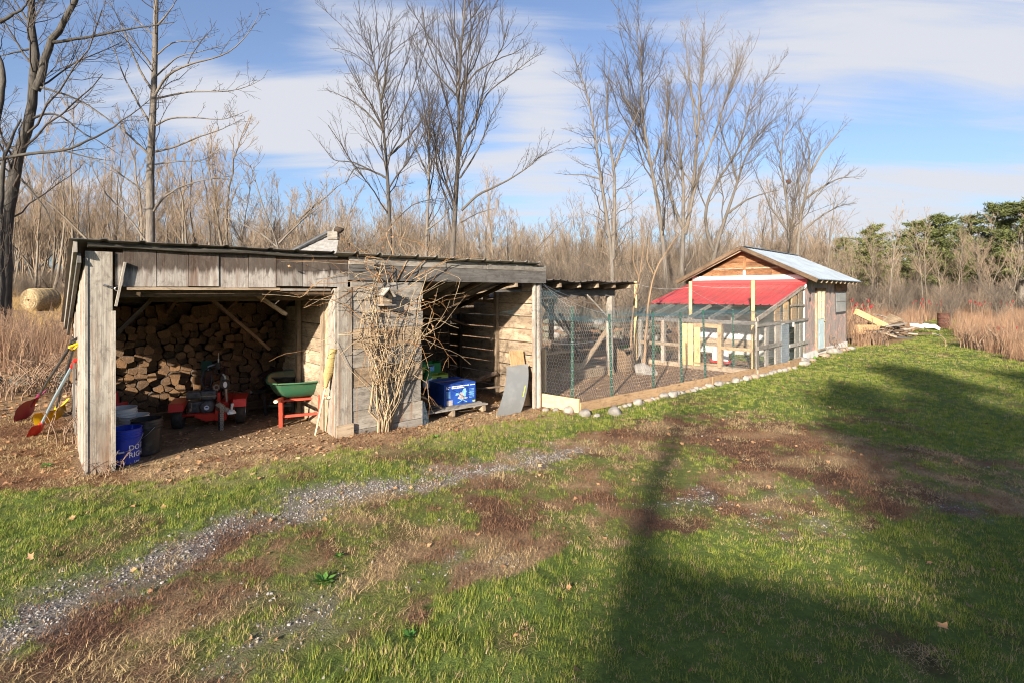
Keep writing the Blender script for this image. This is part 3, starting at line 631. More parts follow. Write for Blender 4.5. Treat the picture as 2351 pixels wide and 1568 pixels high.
def pebbles():
    r = np.random.default_rng(12); x, y = pts_in(-6, 9, 2.3, 9.2, 3000, r); f = fields(x, y); k = seen(x, y) & (r.random(len(x)) < f['grav']**1.1*.75+.006*f['drive'])
    x, y = x[k], y[k]; protos = []
    for i in range(4):
        mb = MB(); mb.rock((0, 0, .2), (1, .8, .6), seed=i+5, sub=1); protos.append((mb.mesh('pebble%d' % i), M['gravel']))
    n = len(x); scatter('drive_gravel', 'pale grey gravel showing through the worn drive', protos, x, y, gz(x, y), rnd_rot(n, r, .5), r.gamma(3, .0016, n)+.003, r.integers(0, 4, n))
def leafmesh(seed):
    r = random.Random(seed); k = 9; V = [(0, 0, .15)]; cur = r.uniform(-.5, .7)
    for i in range(k):
        a = 2*PI*i/k; q = (1 if i % 2 else .55)*r.uniform(.75, 1.1); V.append((q*math.cos(a), q*.8*math.sin(a), .12+cur*q*q*math.cos(a)**2*.5+r.uniform(0, .25)))
    return quat_mesh('leaf', np.array(V), None, [(0, i+1, (i+1) % k+1) for i in range(k)])
def leaves():
    r = np.random.default_rng(13); x, y = pts_in(-14, 14, 2.4, 17, 110, r); f = fields(x, y)
    dn = f['lit']*.85*np.clip(.4+1.2*(f['n']-.3), 0.1, 1)+f['floor']*.10+.022+f['spot']*.12+f['drive']*.03+f['pen']*.05; k = seen(x, y) & (r.random(len(x)) < dn); x, y = x[k], y[k]; n = len(x)
    far = np.hypot(x, y); scatter('fallen_leaves', 'brown fallen leaves littering the ground round the shed', [(leafmesh(i), M['leaf']) for i in range(6)], x, y, gz(x, y)+.006, rnd_rot(n, r, .35), r.uniform(.018, .045, n)*np.where(y > 7, 1.15, .9), r.integers(0, 6, n))
    x, y = pts_in(-7, 9, 5, 16, 700, r); f = fields(x, y); dn = f['front']*.40*np.clip((f['n']-.3)*3, .2, 1)+f['floor']*.25+f['pen']*.28; k = seen(x, y) & (r.random(len(x)) < dn); x, y = x[k], y[k]; n = len(x); pr = []
    for i in range(4):
        mb = MB(); mb.box((0, 0, .12), (1, .35+.1*i, .14), jit=.08); pr.append((mb.mesh('chip%d' % i), M['chips']))
    scatter('wood_chips', 'tan wood chips and bark strewn on the shed floor', pr, x, y, gz(x, y)+.002, rnd_rot(n, r, .2), np.minimum(r.gamma(1.6, .013, n), .042)+.006, r.integers(0, 4, n))
lawn(); pebbles(); leaves()
def meadow():
    r = np.random.default_rng(14)
    X, Y = [], []
    for (x0, x1, y0, y1, dn) in ((9, 40, 12, 30, 9), (14, 75, 30, 62, 3.6), (-34, -3, 6.5, 24, 6), (-75, -2, 24, 66, 1.7), (-8, 16, 10, 34, 4.0)):
        x, y = pts_in(x0, x1, y0, y1, dn, r); X.append(x); Y.append(y)
    X, Y = map(np.concatenate, (X, Y)); f = fields(X, Y); k = seen(X, Y, 2) & (f['mea'] > .5)
    pa = (X-PN.o.x)*PN.u.x+(Y-PN.o.y)*PN.u.y; ha = (X-HU.o.x)*HU.u.x+(Y-HU.o.y)*HU.u.y; hw = (X-HU.o.x)*HU.w.x+(Y-HU.o.y)*HU.w.y
    k &= ~((ha > -4.6) & (ha < 5.8) & (hw > -.4) & (hw < 4.3)) & ~((f['s'] > -.3) & (f['s'] < 11.5) & (f['w'] > -.3) & (f['w'] < 4.2)) & ~(f['pen'] > .5)
    k &= ~((np.abs(X-17.2) < 2.6) & (np.abs(Y-22.5) < 1.9)) & ~(np.hypot(X-24.8, Y-29.5) < .6)
    X, Y = X[k], Y[k]; n = len(X)
    left = X < -2; gold = left & (Y > 17)
    idx = np.where(gold, 3+r.integers(0, 2, n), np.where(left, np.where(r.random(n) < .5, 5+r.integers(0, 2, n), r.integers(0, 3, n)), np.where(r.random(n) < .84, r.integers(0, 3, n), 5+r.integers(0, 2, n))))
    S = np.where(gold, .55, .82)*np.where((X > 15) & (Y < 20), .85, 1)*r.uniform(.6, 1.3, n); S = np.where((X > -8) & (X < 9), S*.7, S)
    S = np.where((X < -3) & (Y < 9.5), S*.45, S)
    pr = [(blade_tuft('meadow%d' % i, 34, .85, .22, .011, .55, 140+i, 3, .45), M['meadow']) for i in range(3)]+[(blade_tuft('gold%d' % i, 34, .6, .3, .012, .7, 150+i, 2, .4), M['meadowgold']) for i in range(2)]
    for i in range(2):
        q = np.random.default_rng(160+i); N = 9; A = Arr(); th = q.uniform(0, 2*PI, N); b = np.stack([q.normal(0, .12, N), q.normal(0, .12, N), np.zeros(N)], -1); h = q.uniform(.6, 1.25, N)
        tip = b+np.stack([np.cos(th)*h*.25, np.sin(th)*h*.25, h], -1); t = np.linspace(0, 1, 4)[None, :, None]; P = b[:, None]*(1-t)+tip[:, None]*t; A.add(tubes(P, np.linspace(.006, .003, 4)[None].repeat(N, 0), 3))
        m = 60; pi = q.integers(0, N, m); tt = q.uniform(.35, 1, m)[:, None]; o = b[pi]*(1-tt)+tip[pi]*tt; d = q.normal(0, 1, (m, 3)); d[:, 2] = np.abs(d[:, 2])+.4; d /= np.linalg.norm(d, axis=1, keepdims=True); e = o+d*q.uniform(.06, .22, (m, 1)); A.add(tubes(np.stack([o, (o+e)/2, e], 1), np.full((m, 3), .0032), 3))
        pr.append((A.mesh('weed%d' % i), M['weed']))
    scatter('meadow_grass', 'tall dry tan and reddish meadow grass and weeds', pr, X, Y, zt(X, Y)-.02, rnd_rot(n, r, .08), S, idx)
meadow()
# ------------------------------------------------------------------ the old woodshed (local axes: x along the front, y into the shed, z up)
SD = 2.85                                            # depth of the shed
def roofz(w): return 2.56-.30*w
shed = thing('woodshed', 'long open-fronted grey weathered wood shed with lean-to metal roof', 'shed', SH.W(0, 0, 0), SH.rz)
rs = random.Random(3)
def sx(x, y=700, w=0.0): return SH.P(x, y, w).x
def sz(x, y, w=0.0): return SH.P(x, y, w).z
Lw = 6.43
# front left corner post: a boxed plywood post with edge boards
g0 = SH.g(.1, 0)
pw = sx(262)
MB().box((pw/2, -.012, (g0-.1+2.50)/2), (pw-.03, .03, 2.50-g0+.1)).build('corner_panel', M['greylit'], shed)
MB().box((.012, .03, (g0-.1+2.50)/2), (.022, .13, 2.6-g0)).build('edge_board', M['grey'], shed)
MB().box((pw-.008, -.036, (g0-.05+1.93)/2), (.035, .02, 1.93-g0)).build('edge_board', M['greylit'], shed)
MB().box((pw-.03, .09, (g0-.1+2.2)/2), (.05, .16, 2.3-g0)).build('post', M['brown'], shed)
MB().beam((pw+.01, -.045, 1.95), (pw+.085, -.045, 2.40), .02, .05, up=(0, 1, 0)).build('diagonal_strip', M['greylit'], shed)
# header: plywood panels under the roof edge, each a little out of line
xs = [282, 359, 432, 502, 570, 633, 694, 752, 797]
MB().box(((pw+sx(282))/2+.005, .005, 2.33), (sx(282)-pw-.005, .02, .34)).build('header_panel', M['fascia'], shed)
for i in range(len(xs)-1):
    a, b = sx(xs[i]), sx(xs[i+1]); zb = 2.155+rs.uniform(-.01, .012)
    MB().box(((a+b)/2, -.008+rs.uniform(-.007, .007), (2.535+zb)/2), (b-a-.006, .02, 2.535-zb)).build('header_panel', M['fascia'], shed)
a, b = sx(290), sx(640); MB().box(((a+b)/2, -.03, 2.13), (b-a, .035, .028)).build('trim_strip', M['tan'], shed)
a, b = sx(640)+.004, sx(756); MB().box(((a+b)/2, -.034, 2.122), (b-a, .035, .026)).build('trim_strip', M['greylit'], shed)
MB().tube([(sx(200)+(sx(770)-sx(200))*t, -.05+.01*math.sin(9*t), 2.562+.006*math.sin(14*t)) for t in [i/14 for i in range(15)]], .030, 8).build('edge_pole', M['barkdark'], shed, True)
for zz_, nm in ((2.11, 'header_beam'), (2.05, 'header_beam')):
    MB().box((1.35, .10 if zz_ > 2.1 else .55, zz_), (2.5, .045, .14)).build(nm, M['brown'], shed)
# barge boards at the left end
for k, (w0, w1, dz, xo) in enumerate(((-.10, 2.9, -.055, -.075), (-.06, 2.9, -.15, -.045))):
    MB().beam((xo, w0, roofz(w0)+dz), (xo, w1, roofz(w1)+dz), .03, .12 if k == 0 else .10).build('barge_board', M['darkgrey'] if k else M['grey'], shed)
# left wall: upright boards, with an unglazed opening towards the back
op = (1.28, 1.95)
w = .10
while w < SD-.02:
    wd_ = rs.uniform(.14, .19); wd_ = min(wd_, SD-w); top = roofz(w+wd_/2)-.07; bot = SH.g(0, w)-.05
    c = w+wd_/2
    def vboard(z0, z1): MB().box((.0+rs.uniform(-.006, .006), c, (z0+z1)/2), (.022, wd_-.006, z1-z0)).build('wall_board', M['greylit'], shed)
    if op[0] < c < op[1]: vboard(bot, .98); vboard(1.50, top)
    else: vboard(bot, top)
    w += wd_
# back wall
w = 0
z = .1
while z < 1.7:
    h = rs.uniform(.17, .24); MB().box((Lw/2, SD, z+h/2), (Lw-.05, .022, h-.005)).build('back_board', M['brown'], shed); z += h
# divider between the bays and the walls of the boarded closet
s0, s1 = sx(768), sx(961)
def hwall(x, w0, w1, zb, ztf, mat, gap, name='wall_board', side=0, hmin=.17, hmax=.23):
    z = zb
    while True:
        h = rs.uniform(hmin, hmax)
        lim = w1
        # boards end where they meet the sloping roof
        if z+h > ztf(w0): break
        wl = w1
        while z+h > ztf(wl) and wl > w0: wl -= .05
        if wl-w0 > .2: MB().box((x+rs.uniform(-.004, .004), (w0+wl)/2, z+h/2), (.022, wl-w0, h-gap*rs.uniform(.5, 1.5))).build(name, mat, shed)
        z += h
rz_ = lambda w: roofz(w)-.10
hwall(s0+.035, .42, SD-.03, SH.g(s0, 1)-.02, rz_, M['tan'], .008)
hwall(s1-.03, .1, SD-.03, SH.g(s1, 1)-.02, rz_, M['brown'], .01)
hwall(Lw-.06, .12, SD-.03, .02, rz_, M['tan'], .022, hmin=.2, hmax=.25)
# upright boards beside the opening (the inner cheek of the closet)
zb = SH.g(s0, 0)-.05
for k, (w0, w1, off) in enumerate(((-.055, .165, 0), (.17, .31, .012), (.315, .42, -.008))):
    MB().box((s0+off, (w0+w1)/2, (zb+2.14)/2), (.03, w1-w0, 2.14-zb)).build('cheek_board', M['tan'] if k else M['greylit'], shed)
# closet front: corner board and horizontal planks of uneven height
c1 = sx(800)
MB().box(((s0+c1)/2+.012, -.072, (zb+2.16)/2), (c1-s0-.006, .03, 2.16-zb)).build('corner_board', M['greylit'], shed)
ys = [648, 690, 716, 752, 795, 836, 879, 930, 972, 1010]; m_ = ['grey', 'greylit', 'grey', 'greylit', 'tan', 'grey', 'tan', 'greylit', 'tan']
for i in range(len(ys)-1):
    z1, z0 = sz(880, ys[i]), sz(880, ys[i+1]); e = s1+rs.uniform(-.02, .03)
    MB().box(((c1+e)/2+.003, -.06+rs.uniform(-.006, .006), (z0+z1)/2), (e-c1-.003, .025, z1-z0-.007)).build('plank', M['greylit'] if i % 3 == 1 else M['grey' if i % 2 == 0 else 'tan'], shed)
MB().box(((s0+c1)/2-.0, -.105, zb+.13), (c1-s0+.04, .03, .16)).build('kick_board', M['tan'], shed)
# fascia of the right bay
a, b = sx(797), Lw+.03
MB().box(((a+b)/2, -.045, 2.355), (b-a, .04, .21)).build('fascia_board', M['darkgrey'], shed)
for i, (q0, q1) in enumerate(((a, a+1.55), (a+1.56, a+2.35), (a+2.36, b))):
    MB().box(((q0+q1)/2, -.05+(.01 if i == 1 else 0), 2.515), (q1-q0-.006, .045, .10)).build('top_batten', M['grey'], shed)
# right corner post: a peeled log, and a flat stud behind it
MB().tube([(Lw-.075, .06, -.15), (Lw-.07, .06, .6), (Lw-.08, .06, 1.5), (Lw-.085, .06, 2.25)], [.085, .082, .078, .075], 14).build('corner_log', M['greylit'], shed, True)
MB().box((Lw-.19, .02, 1.12), (.035, .06, 2.3)).build('stud', M['greylit'], shed)
for (x_, w_, m) in ((1163, 1.15, 'tan'), (1074, 2.35, 'brown')):
    MB().box((Lw-.12, w_, (roofz(w_)-.1)/2), (.07, .09, roofz(w_)-.15)).build('stud', M[m], shed)
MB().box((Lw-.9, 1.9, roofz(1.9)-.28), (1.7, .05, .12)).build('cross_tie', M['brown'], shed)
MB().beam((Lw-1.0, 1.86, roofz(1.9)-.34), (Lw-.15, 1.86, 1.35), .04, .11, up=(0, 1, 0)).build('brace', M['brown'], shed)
MB().box((Lw-.12, .55, .07), (.12, .8, .13)).build('sill_timber', M['tan'], shed)
# braces, rafters and posts of the left bay
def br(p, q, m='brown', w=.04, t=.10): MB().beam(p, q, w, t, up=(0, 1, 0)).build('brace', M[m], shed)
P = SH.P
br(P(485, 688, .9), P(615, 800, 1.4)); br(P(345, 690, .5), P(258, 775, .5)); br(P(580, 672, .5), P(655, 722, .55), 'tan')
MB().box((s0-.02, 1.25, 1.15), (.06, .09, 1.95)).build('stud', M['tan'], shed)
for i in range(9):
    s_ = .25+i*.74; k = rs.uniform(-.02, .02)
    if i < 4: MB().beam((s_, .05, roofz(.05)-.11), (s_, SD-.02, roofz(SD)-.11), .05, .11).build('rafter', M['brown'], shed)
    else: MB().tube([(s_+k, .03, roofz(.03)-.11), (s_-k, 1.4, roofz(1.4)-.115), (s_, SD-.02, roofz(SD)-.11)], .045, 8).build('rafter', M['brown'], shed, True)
# roof: ribbed metal sheets
def ribbed(x0, x1, w0, w1, z0, z1, pitch, h, base, name, mat, parent, th=.006, ripple=0):
    prof = []; x = x0; k = 0
    while x < x1-.001:
        for (dx, dz) in ((0, 0), (pitch-.085, 0), (pitch-.06, h), (pitch-.03, h), (pitch-.005, 0)):
            if x+dx < x1: prof.append((x+dx, dz))
        x += pitch
    prof.append((x1, 0)); mb = MB(); nW = 6
    for t in range(2):
        b = len(mb.v)
        for (px, pz) in prof:
            for j in range(nW+1):
                f = j/nW; mb.v.append(Vector((px, w0+(w1-w0)*f, z0+(z1-z0)*f+pz-(th if t else 0)+ripple*math.sin(px*5+f*7))))
        n = nW+1
        for i in range(len(prof)-1):
            for j in range(nW):
                q = [b+i*n+j, b+(i+1)*n+j, b+(i+1)*n+j+1, b+i*n+j+1]
                if t: q.reverse()
                mb.face(q, [(prof[i][0], j/nW), (prof[i+1][0], j/nW), (prof[i+1][0], (j+1)/nW), (prof[i][0], (j+1)/nW)])
    N = len(prof)*(nW+1)
    for i in range(len(prof)-1):
        for j, rev in ((0, 1), (nW, 0)):
            q = [i*n+j, (i+1)*n+j, N+(i+1)*n+j, N+i*n+j]
            if rev: q.reverse()
            mb.face(q, [(0, 0), (1, 0), (1, .01), (0, .01)])
    return mb.build(name, mat, parent)
roof = bpy.data.objects.new('roof', None); COL.objects.link(roof); roof.parent = shed
for i in range(4):
    x0 = -.12+i*.78; ribbed(x0, x0+.785 if i < 3 else sx(760), -.13, SD+.12, roofz(-.13)+.012+.004*(i % 2), roofz(SD+.12)+.012, .31, .014, 0, 'roofing_sheet', M['roofdark'], roof)
for i in range(4):
    x0 = sx(762)+i*.93; ribbed(x0, min(x0+.935, Lw+.10), -.16, SD+.12, roofz(-.16)+.0+.004*(i % 2), roofz(SD+.12)+.004, .33, .03, 0, 'roofing_sheet', M['rooflite'], roof)
# small ironware on the corner post
mb = MB(); p = P(236, 655); q = P(262, 664); p.y = q.y = -.05
mb.tube([p, p+(q-p)*.35], .012, 8); mb.tube([p+(q-p)*.35, q], .006, 6)
for i in range(10): th = 2*PI*i/10; th2 = 2*PI*(i+1)/10; mb.tube([q+Vector((.02*math.cos(th)+.02, 0, .02*math.sin(th))), q+Vector((.02*math.cos(th2)+.02, 0, .02*math.sin(th2)))], .004, 5, False)
mb.build('hook', M['steel'], shed, True)

# ------------------------------------------------------------------ firewood stacked at the back of the left bay: every split log on its own
def firewood():
    r = np.random.default_rng(21); wf = 2.05; pts = []; z = SH.g(1.3, 2.2)+.14
    row = 0
    while z < 1.80:
        h = r.uniform(.078, .108); x = .12+(.08 if row % 2 else 0)
        while x < 2.62:
            pts.append((x+r.uniform(-.02, .02), z+r.uniform(-.022, .022))); x += r.uniform(.095, .165)
        z += h; row += 1
    pts = np.array(pts); zlo = SH.g(1.3, 2.2)+.03; cells = []
    for i, p in enumerate(pts):
        pg = [np.array(q) for q in ((p[0]-.14, max(p[1]-.12, zlo)), (p[0]+.14, max(p[1]-.12, zlo)), (p[0]+.14, p[1]+.12), (p[0]-.14, p[1]+.12))]
        d = np.hypot(*(pts-p).T)
        for j in np.argsort(d)[1:14]:
            m = (p+pts[j])/2; nrm = pts[j]-p; out = []
            for a in range(len(pg)):
                A, B = pg[a], pg[(a+1) % len(pg)]; da = (A-m)@nrm; db = (B-m)@nrm
                if da <= 0: out.append(A)
                if (da < 0) != (db < 0) and abs(da-db) > 1e-9: out.append(A+(B-A)*da/(da-db))
            pg = out
            if len(pg) < 3: break
        if len(pg) >= 3: cells.append((p, pg))
    for (p, pg) in cells:
        k = r.uniform(.90, .98); poly_ = []
        for a in range(len(pg)):
            A = p+(pg[a]-p)*k; B = p+(pg[(a+1) % len(pg)]-p)*k; poly_.append(A+r.normal(0, .004, 2))
            if np.hypot(*(B-A)) > .085: poly_.append((A+B)/2+((A+B)/2-p)*r.uniform(-.02, .14)+r.normal(0, .004, 2))
        ln = r.uniform(.36, .44); pr = wf+r.uniform(-.10, .10)*(1.0); mb = MB(); n = len(poly_); b = 0
        for e, kk in ((0, .985), (.006, 1.0), (ln, 1.0)):
            tl = r.normal(0, .012, 2)
            for q in poly_: qq = (q-p)*kk; mb.v.append(Vector((qq[0], e-ln/2+(qq@tl)*3 if e < .1 else e-ln/2, qq[1])))
        mb.cm = 1; mb.face([i for i in reversed(range(n))][::-1], [(0, 0)]*n); mb.cm = 0
        for s_ in range(2):
            mb.cm = 1 if s_ == 0 else 0
            for i in range(n): j = (i+1) % n; mb.face([s_*n+i, s_*n+j, (s_+1)*n+j, (s_+1)*n+i], [(0, 0)]*4)
        c = SH.W(p[0], pr+ln/2, p[1]); o = mb.build('split_log', [M['logbark'], M['logend']]); o.location = c; o.rotation_euler = (0, 0, SH.rz+r.normal(0, .03))
        tag(o, 'split firewood log stacked against the back of the dark left bay', 'log', 'firewood stacked in the left bay')
    mb = MB(); 
    o = thing('timber_baulk', 'long dark timber lying under the front of the firewood stack', 'timber', SH.W(1.4, 1.93, SH.g(1.4, 1.9)), SH.rz)
    MB().box((0, 0, .06), (2.4, .12, .13), jit=.012).build('baulk', M['brown'], o)
firewood()
# ------------------------------------------------------------------ things in and around the woodshed
def lp(s, w, z=None):
    q = SH.W(s, w); return Vector((q.x, q.y, gz1(q.x, q.y) if z is None else z))
def bent_text(txt, size, R, th0, z, parent, mat, name='lettering', dirn=1):
    me = text_mesh(txt, size)
    for v in me.vertices: th = th0+v.co.x/R; v.co = Vector((R*math.cos(th), R*math.sin(th), z+v.co.y))
    return link(name, me, mat, parent)
def bucket(loc, label, mat, h=.37, r0=.128, r1=.148, rings=2, rz=0.0, handle=True, scale=1.0, name='bucket'):
    o = thing(name, label, 'bucket', loc, rz, 'plastic buckets by the corner post'); o.scale = (scale,)*3
    pr = [(0, .004), (r0-.01, .004), (r0, .012)]; k = r1-r0
    pr += [(r0+k*.72, h*.72), (r0+k*.74+.012, h*.725), (r0+k*.74+.012, h*.745), (r0+k*.76, h*.75), (r0+k*.80, h*.80)]
    if rings > 1: pr += [(r0+k*.82+.010, h*.805), (r0+k*.82+.010, h*.825), (r0+k*.84, h*.83), (r0+k*.9, h*.88), (r0+k*.9+.010, h*.885), (r0+k*.9+.010, h*.905), (r0+k*.92, h*.91)]
    pr += [(r1, h*.985), (r1+.006, h), (r1-.006, h), (r0-.004, .02), (0, .02)]
    MB().lathe(pr, 36).build('body', mat, o, True)
    if handle:
        pts = []
        for i in range(15):
            t = PI*i/14; pts.append(((r1+.012)*math.cos(t), -(r1+.012)*math.sin(t)*.93, h*.80-.15*math.sin(t)))
        hd = MB().tube(pts, .0025, 6).build('handle', M['steel'], o, True); MB().tube([pts[6], pts[7], pts[8]], .009, 8).build('grip', M['whiteplastic'], hd, True)
        for s_ in (0, 14): MB().disc(pts[s_], .014, (pts[s_][0], 0, 0), 10).build('ear', mat, o)
    return o, r0, r1, h
b, r0, r1, h = bucket(gpt(287, 1062), 'bright blue plastic bucket with white print beside the corner post', M['blueplastic'], rz=.35)
R = r0+(r1-r0)*.45+.0035
bent_text('DO IT', .075, R, -PI/2+.50, h*.42, b, M['label']); bent_text('RIGHT', .075, R, -PI/2+.50, h*.22, b, M['label'])
bent_text('Low', .035, R-.003, -PI/2+.90, h*.05, b, M['label'])
me = MB(); a0 = -PI/2-.62
for i in range(16): t = 2*PI*i/16; a = a0+math.cos(t)*.03/R; me.box((R*math.cos(a), R*math.sin(a), h*.33+math.sin(t)*.035), (.003, .008, .008), Matrix.Rotation(a, 3, 'Z'))
for k in range(4): me.box((R*math.cos(a0), R*math.sin(a0), h*.33-.02+k*.013), (.003, .03, .004), Matrix.Rotation(a0, 3, 'Z'))
me.build('print_badge', M['boxprint'], b)
bucket(gpt(337, 1040), 'dirty black plastic bucket standing beside the blue one', M['blackbucket'], rz=-.5, h=.39)
bucket(gpt(280, 1012), 'white ribbed plastic bucket behind the blue bucket', M['whiteplastic'], rings=2, rz=1.0, h=.40, handle=False)
bucket(gpt(308, 1018), 'low white plastic pail hidden between the black and white buckets', M['whiteplastic'], h=.34, rz=1.4, handle=False)

# red shovel blade standing against the logs
o = thing('grain_shovel', 'red plastic scoop shovel standing against the firewood stack', 'shovel', lp(.42, 1.72), SH.rz+.1)
MB().sheet(lambda u, v: ((u-.5)*.24*(1-.1*v), .10*v-.05*(1-(2*u-1)**2)*.6, .02+v*.30), 8, 8).build('blade', M['redplastic'], o, True)
MB().tube([(0, .07, .24), (0, .12, .36), (0, .16, .45)], [.025, .02, .016], 8).build('socket', M['redplastic'], o, True)

# log splitter
def splitter():
    g = gpt(470, 985); o = thing('log_splitter', 'red and black wheeled hydraulic log splitter with small petrol engine', 'log splitter', (g.x, g.y+.12, g.z), .40)
    k = .000711*1.02
    X = lambda zx: (zx-1000)*k
    Zz = lambda zy: (1400-zy)*k
    for (cx, cy, lab) in ((-.37, .06, 0), (.36, .10, 1)):
        w = bpy.data.objects.new('wheel', None); COL.objects.link(w); w.parent = o; w.location = (cx, cy, .165)
        Mx = Matrix.Rotation(PI/2, 4, 'Y'); pr = [(.10, -.052), (.145, -.062), (.16, -.05), (.165, -.02), (.165, .02), (.16, .05), (.145, .062), (.10, .052)]
        MB().lathe(pr, 28, Mx).build('tyre', M['rubber'], w, True)
        MB().lathe([(0, -.03), (.03, -.035), (.05, -.02), (.095, -.03), (.10, -.052), (.10, .052), (.095, .03), (.05, .02), (.03, .035), (0, .03)], 20, Mx).build('rim', M['steel'], w, True)
        s_ = 1 if cx > 0 else -1; fz = .235
        MB().prism([(-.10, 0), (.10, 0), (.10, .012), (-.10, .012)], (cx, cy-.17, fz+.09), (1, 0, 0), (0, .9, .25), .30) if False else None
        mb = MB(); mb.beam((cx, cy-.19, .36), (cx, cy+.20, .37), .16, .008); mb.beam((cx, cy-.19, .36), (cx, cy-.215, .265), .16, .008, up=(0, -1, 0)); mb.prism([(-.20, .37), (.2, .375), (.19, .33), (-.205, .265)], (cx-s_*.078, cy, 0), (0, 1, 0), (0, 0, 1), .006)
        mb.build('mudguard', M['redmach'], o)
    MB().tube([(-.36, .08, .165), (.36, .10, .165)], .022, 8).build('axle', M['redmach'], o, True)
    # frame
    MB().prism([(-.17, .195), (.07, .195), (.07, .10), (-.035, .092), (-.17, .165)], (0, -.06, 0), (1, 0, 0), (0, 0, 1), -.01).build('frame_plate', M['redmach'], o)
    MB().prism([(-.26, .20), (.07, .20), (.07, .185), (-.26, .185)], (0, -.06, 0), (1, 0, 0), (0, 0, 1), -.40).build('engine_bed', M['redmach'], o)
    MB().box((.135, .10, .185), (.13, .42, .17)).build('tongue', M['redmach'], o, False, .006)
    MB().box((.10, .05, .38), (.035, .10, .14)).build('upright', M['redmach'], o, False, .004)
    MB().box((.16, .55, .22), (.11, .9, .16)).build('beam', M['redmach'], o, False, .006)
    # engine
    e = bpy.data.objects.new('engine', None); COL.objects.link(e); e.parent = o
    MB().box((-.12, .10, .275), (.28, .22, .15)).build('crankcase', M['engine'], e, False, .02)
    MB().box((-.19, .05, .435), (.16, .17, .10)).build('air_filter', M['engine'], e, False, .02)
    MB().box((-.19, -.02, .40), (.15, .03, .022)).build('filter_clip', M['black'], e)
    mb = MB(); mb.box((-.02, .08, .425), (.19, .20, .125)); mb.build('fuel_tank', M['engine'], e, False, .028)
    MB().box((-.02, .08, .418), (.205, .215, .010)).build('tank_seam', M['steel'], e)
    MB().lathe([(0, .025), (.03, .025), (.034, .018), (.034, 0)], 16, Matrix.Translation((-.03, .06, .495))).build('fuel_cap', M['black'], e, True)
    Ry = Matrix.Translation((-.03, -.035, .275)) @ Matrix.Rotation(PI/2, 4, 'X')
    MB().lathe([(0, .035), (.045, .035), (.075, .022), (.088, 0), (.092, -.05)], 28, Ry).build('recoil_cover', M['engine'], e, True)
    mb = MB()
    for i in range(22): t = PI*i/21; mb.box((-.03+.083*math.cos(t), -.045, .275+.083*math.sin(t)), (.004, .02, .014), Matrix.Rotation(-t+PI/2, 3, 'Y'))
    mb.build('cooling_fins', M['black'], e)
    MB().disc((-.03, -.0735, .275), .031, (0, -1, 0), 20).build('badge', M['label'], e); MB().disc((-.03, -.0745, .281), (.016, .008), (0, -1, 0), 14).build('badge_mark', M['boxblue'], e)
    MB().tube([(-.12, -.03, .32), (-.10, -.045, .24), (-.085, -.03, .20)], .006, 6).build('lever', M['steel'], e, True)
    MB().tube([(-.25, .02, .26), (-.22, -.03, .25)], .02, 8).build('oil_plug', M['steel'], e, True)
    MB().lathe([(0, .03), (.02, .03), (.02, 0)], 12, Matrix.Translation((-.285, .03, .45)) @ Matrix.Rotation(-PI/2, 4, 'Y')).build('choke', M['brass'], e, True)
    MB().box((-.21, -.03, .31), (.012, .02, .07)).build('switch', M['steel'], e)
    # rusty column and plate behind the engine
    MB().box((-.05, .28, .62), (.09, .09, .21)).build('pump', M['rust'], o, False, .015)
    MB().tube([(-.06, .28, .72), (-.06, .30, .77), (.03, .32, .80)], .014, 8).build('pipe', M['steel'], o, True)
    MB().box((-.095, .42, .73), (.135, .008, .22)).build('back_plate', M['greenpost'], o)
    MB().box((-.10, .42, .56), (.08, .03, .14)).build('plate_bracket', M['rust'], o)
    # hydraulic cylinder, valve and lever
    c = bpy.data.objects.new('cylinder', None); COL.objects.link(c); c.parent = o
    p0, p1 = Vector((.185, -.06, .565)), Vector((.10, .62, .66)); d = (p1-p0).normalized()
    MB().tube([p0+d*.03, p0+d*.30], .052, 20).build('barrel', M['cyl'], c, True); MB().tube([p0+d*.30, p1], .05, 20).build('barrel_rear', M['rust'], c, True)
    MB().tube([p0, p0+d*.05], .061, 24).build('end_cap', M['black'], c, True); MB().disc(p0-d*.002, (.024, .042), -d, 24).build('oval_badge', M['label'], c)
    MB().tube([p0+d*.09+Vector((0, 0, .05)), p0+d*.09+Vector((0, 0, .085)), p0+d*.12+Vector((-.02, 0, .105))], .013, 8).build('fitting', M['chain'], c, True)
    MB().tube([p0+d*.12+Vector((-.02, 0, .105)), Vector((.10, .15, .68)), Vector((.03, .2, .70)), Vector((.05, .22, .76))], .01, 8).build('hose', M['black'], o, True)
    MB().tube([(-.09, .18, .5), (-.13, .2, .6), (-.11, .25, .72), (-.04, .26, .76), (.04, .25, .78)], .011, 8).build('hose', M['black'], o, True)
    MB().tube([(.10, .24, .80), (.16, .2, .76), (.18, .1, .68)], .009, 8).build('hose', M['rust'], o, True)
    MB().tube([(-.02, .2, .5), (.0, .22, .6), (-.02, .26, .7)], .011, 8).build('hose', M['black'], o, True)
    MB().box((.07, .25, .78), (.05, .10, .09)).build('valve', M['black'], o, False, .008)
    lv = MB().tube([(.07, .24, .82), (.072, .235, .96)], .005, 8).build('lever', M['chain'], o, True); MB().tube([(.07, .24, .83), (.071, .238, .88)], .009, 8).build('lever_sleeve', M['whiteplastic'], lv, True)
    MB().tube([(.20, -.03, .33), (.19, -.02, .52)], .014, 8).build('stand_rod', M['cyl'], o, True)
    mb = MB(); Mx = Matrix.Translation((.075, .0, .525)) @ Matrix.Rotation(PI/2, 4, 'X'); prof = []
    pg = []
    for i in range(40): t = 2*PI*i/40; q = .045 if (i % 4) < 2 else .036; pg.append((q*math.cos(t), q*math.sin(t)))
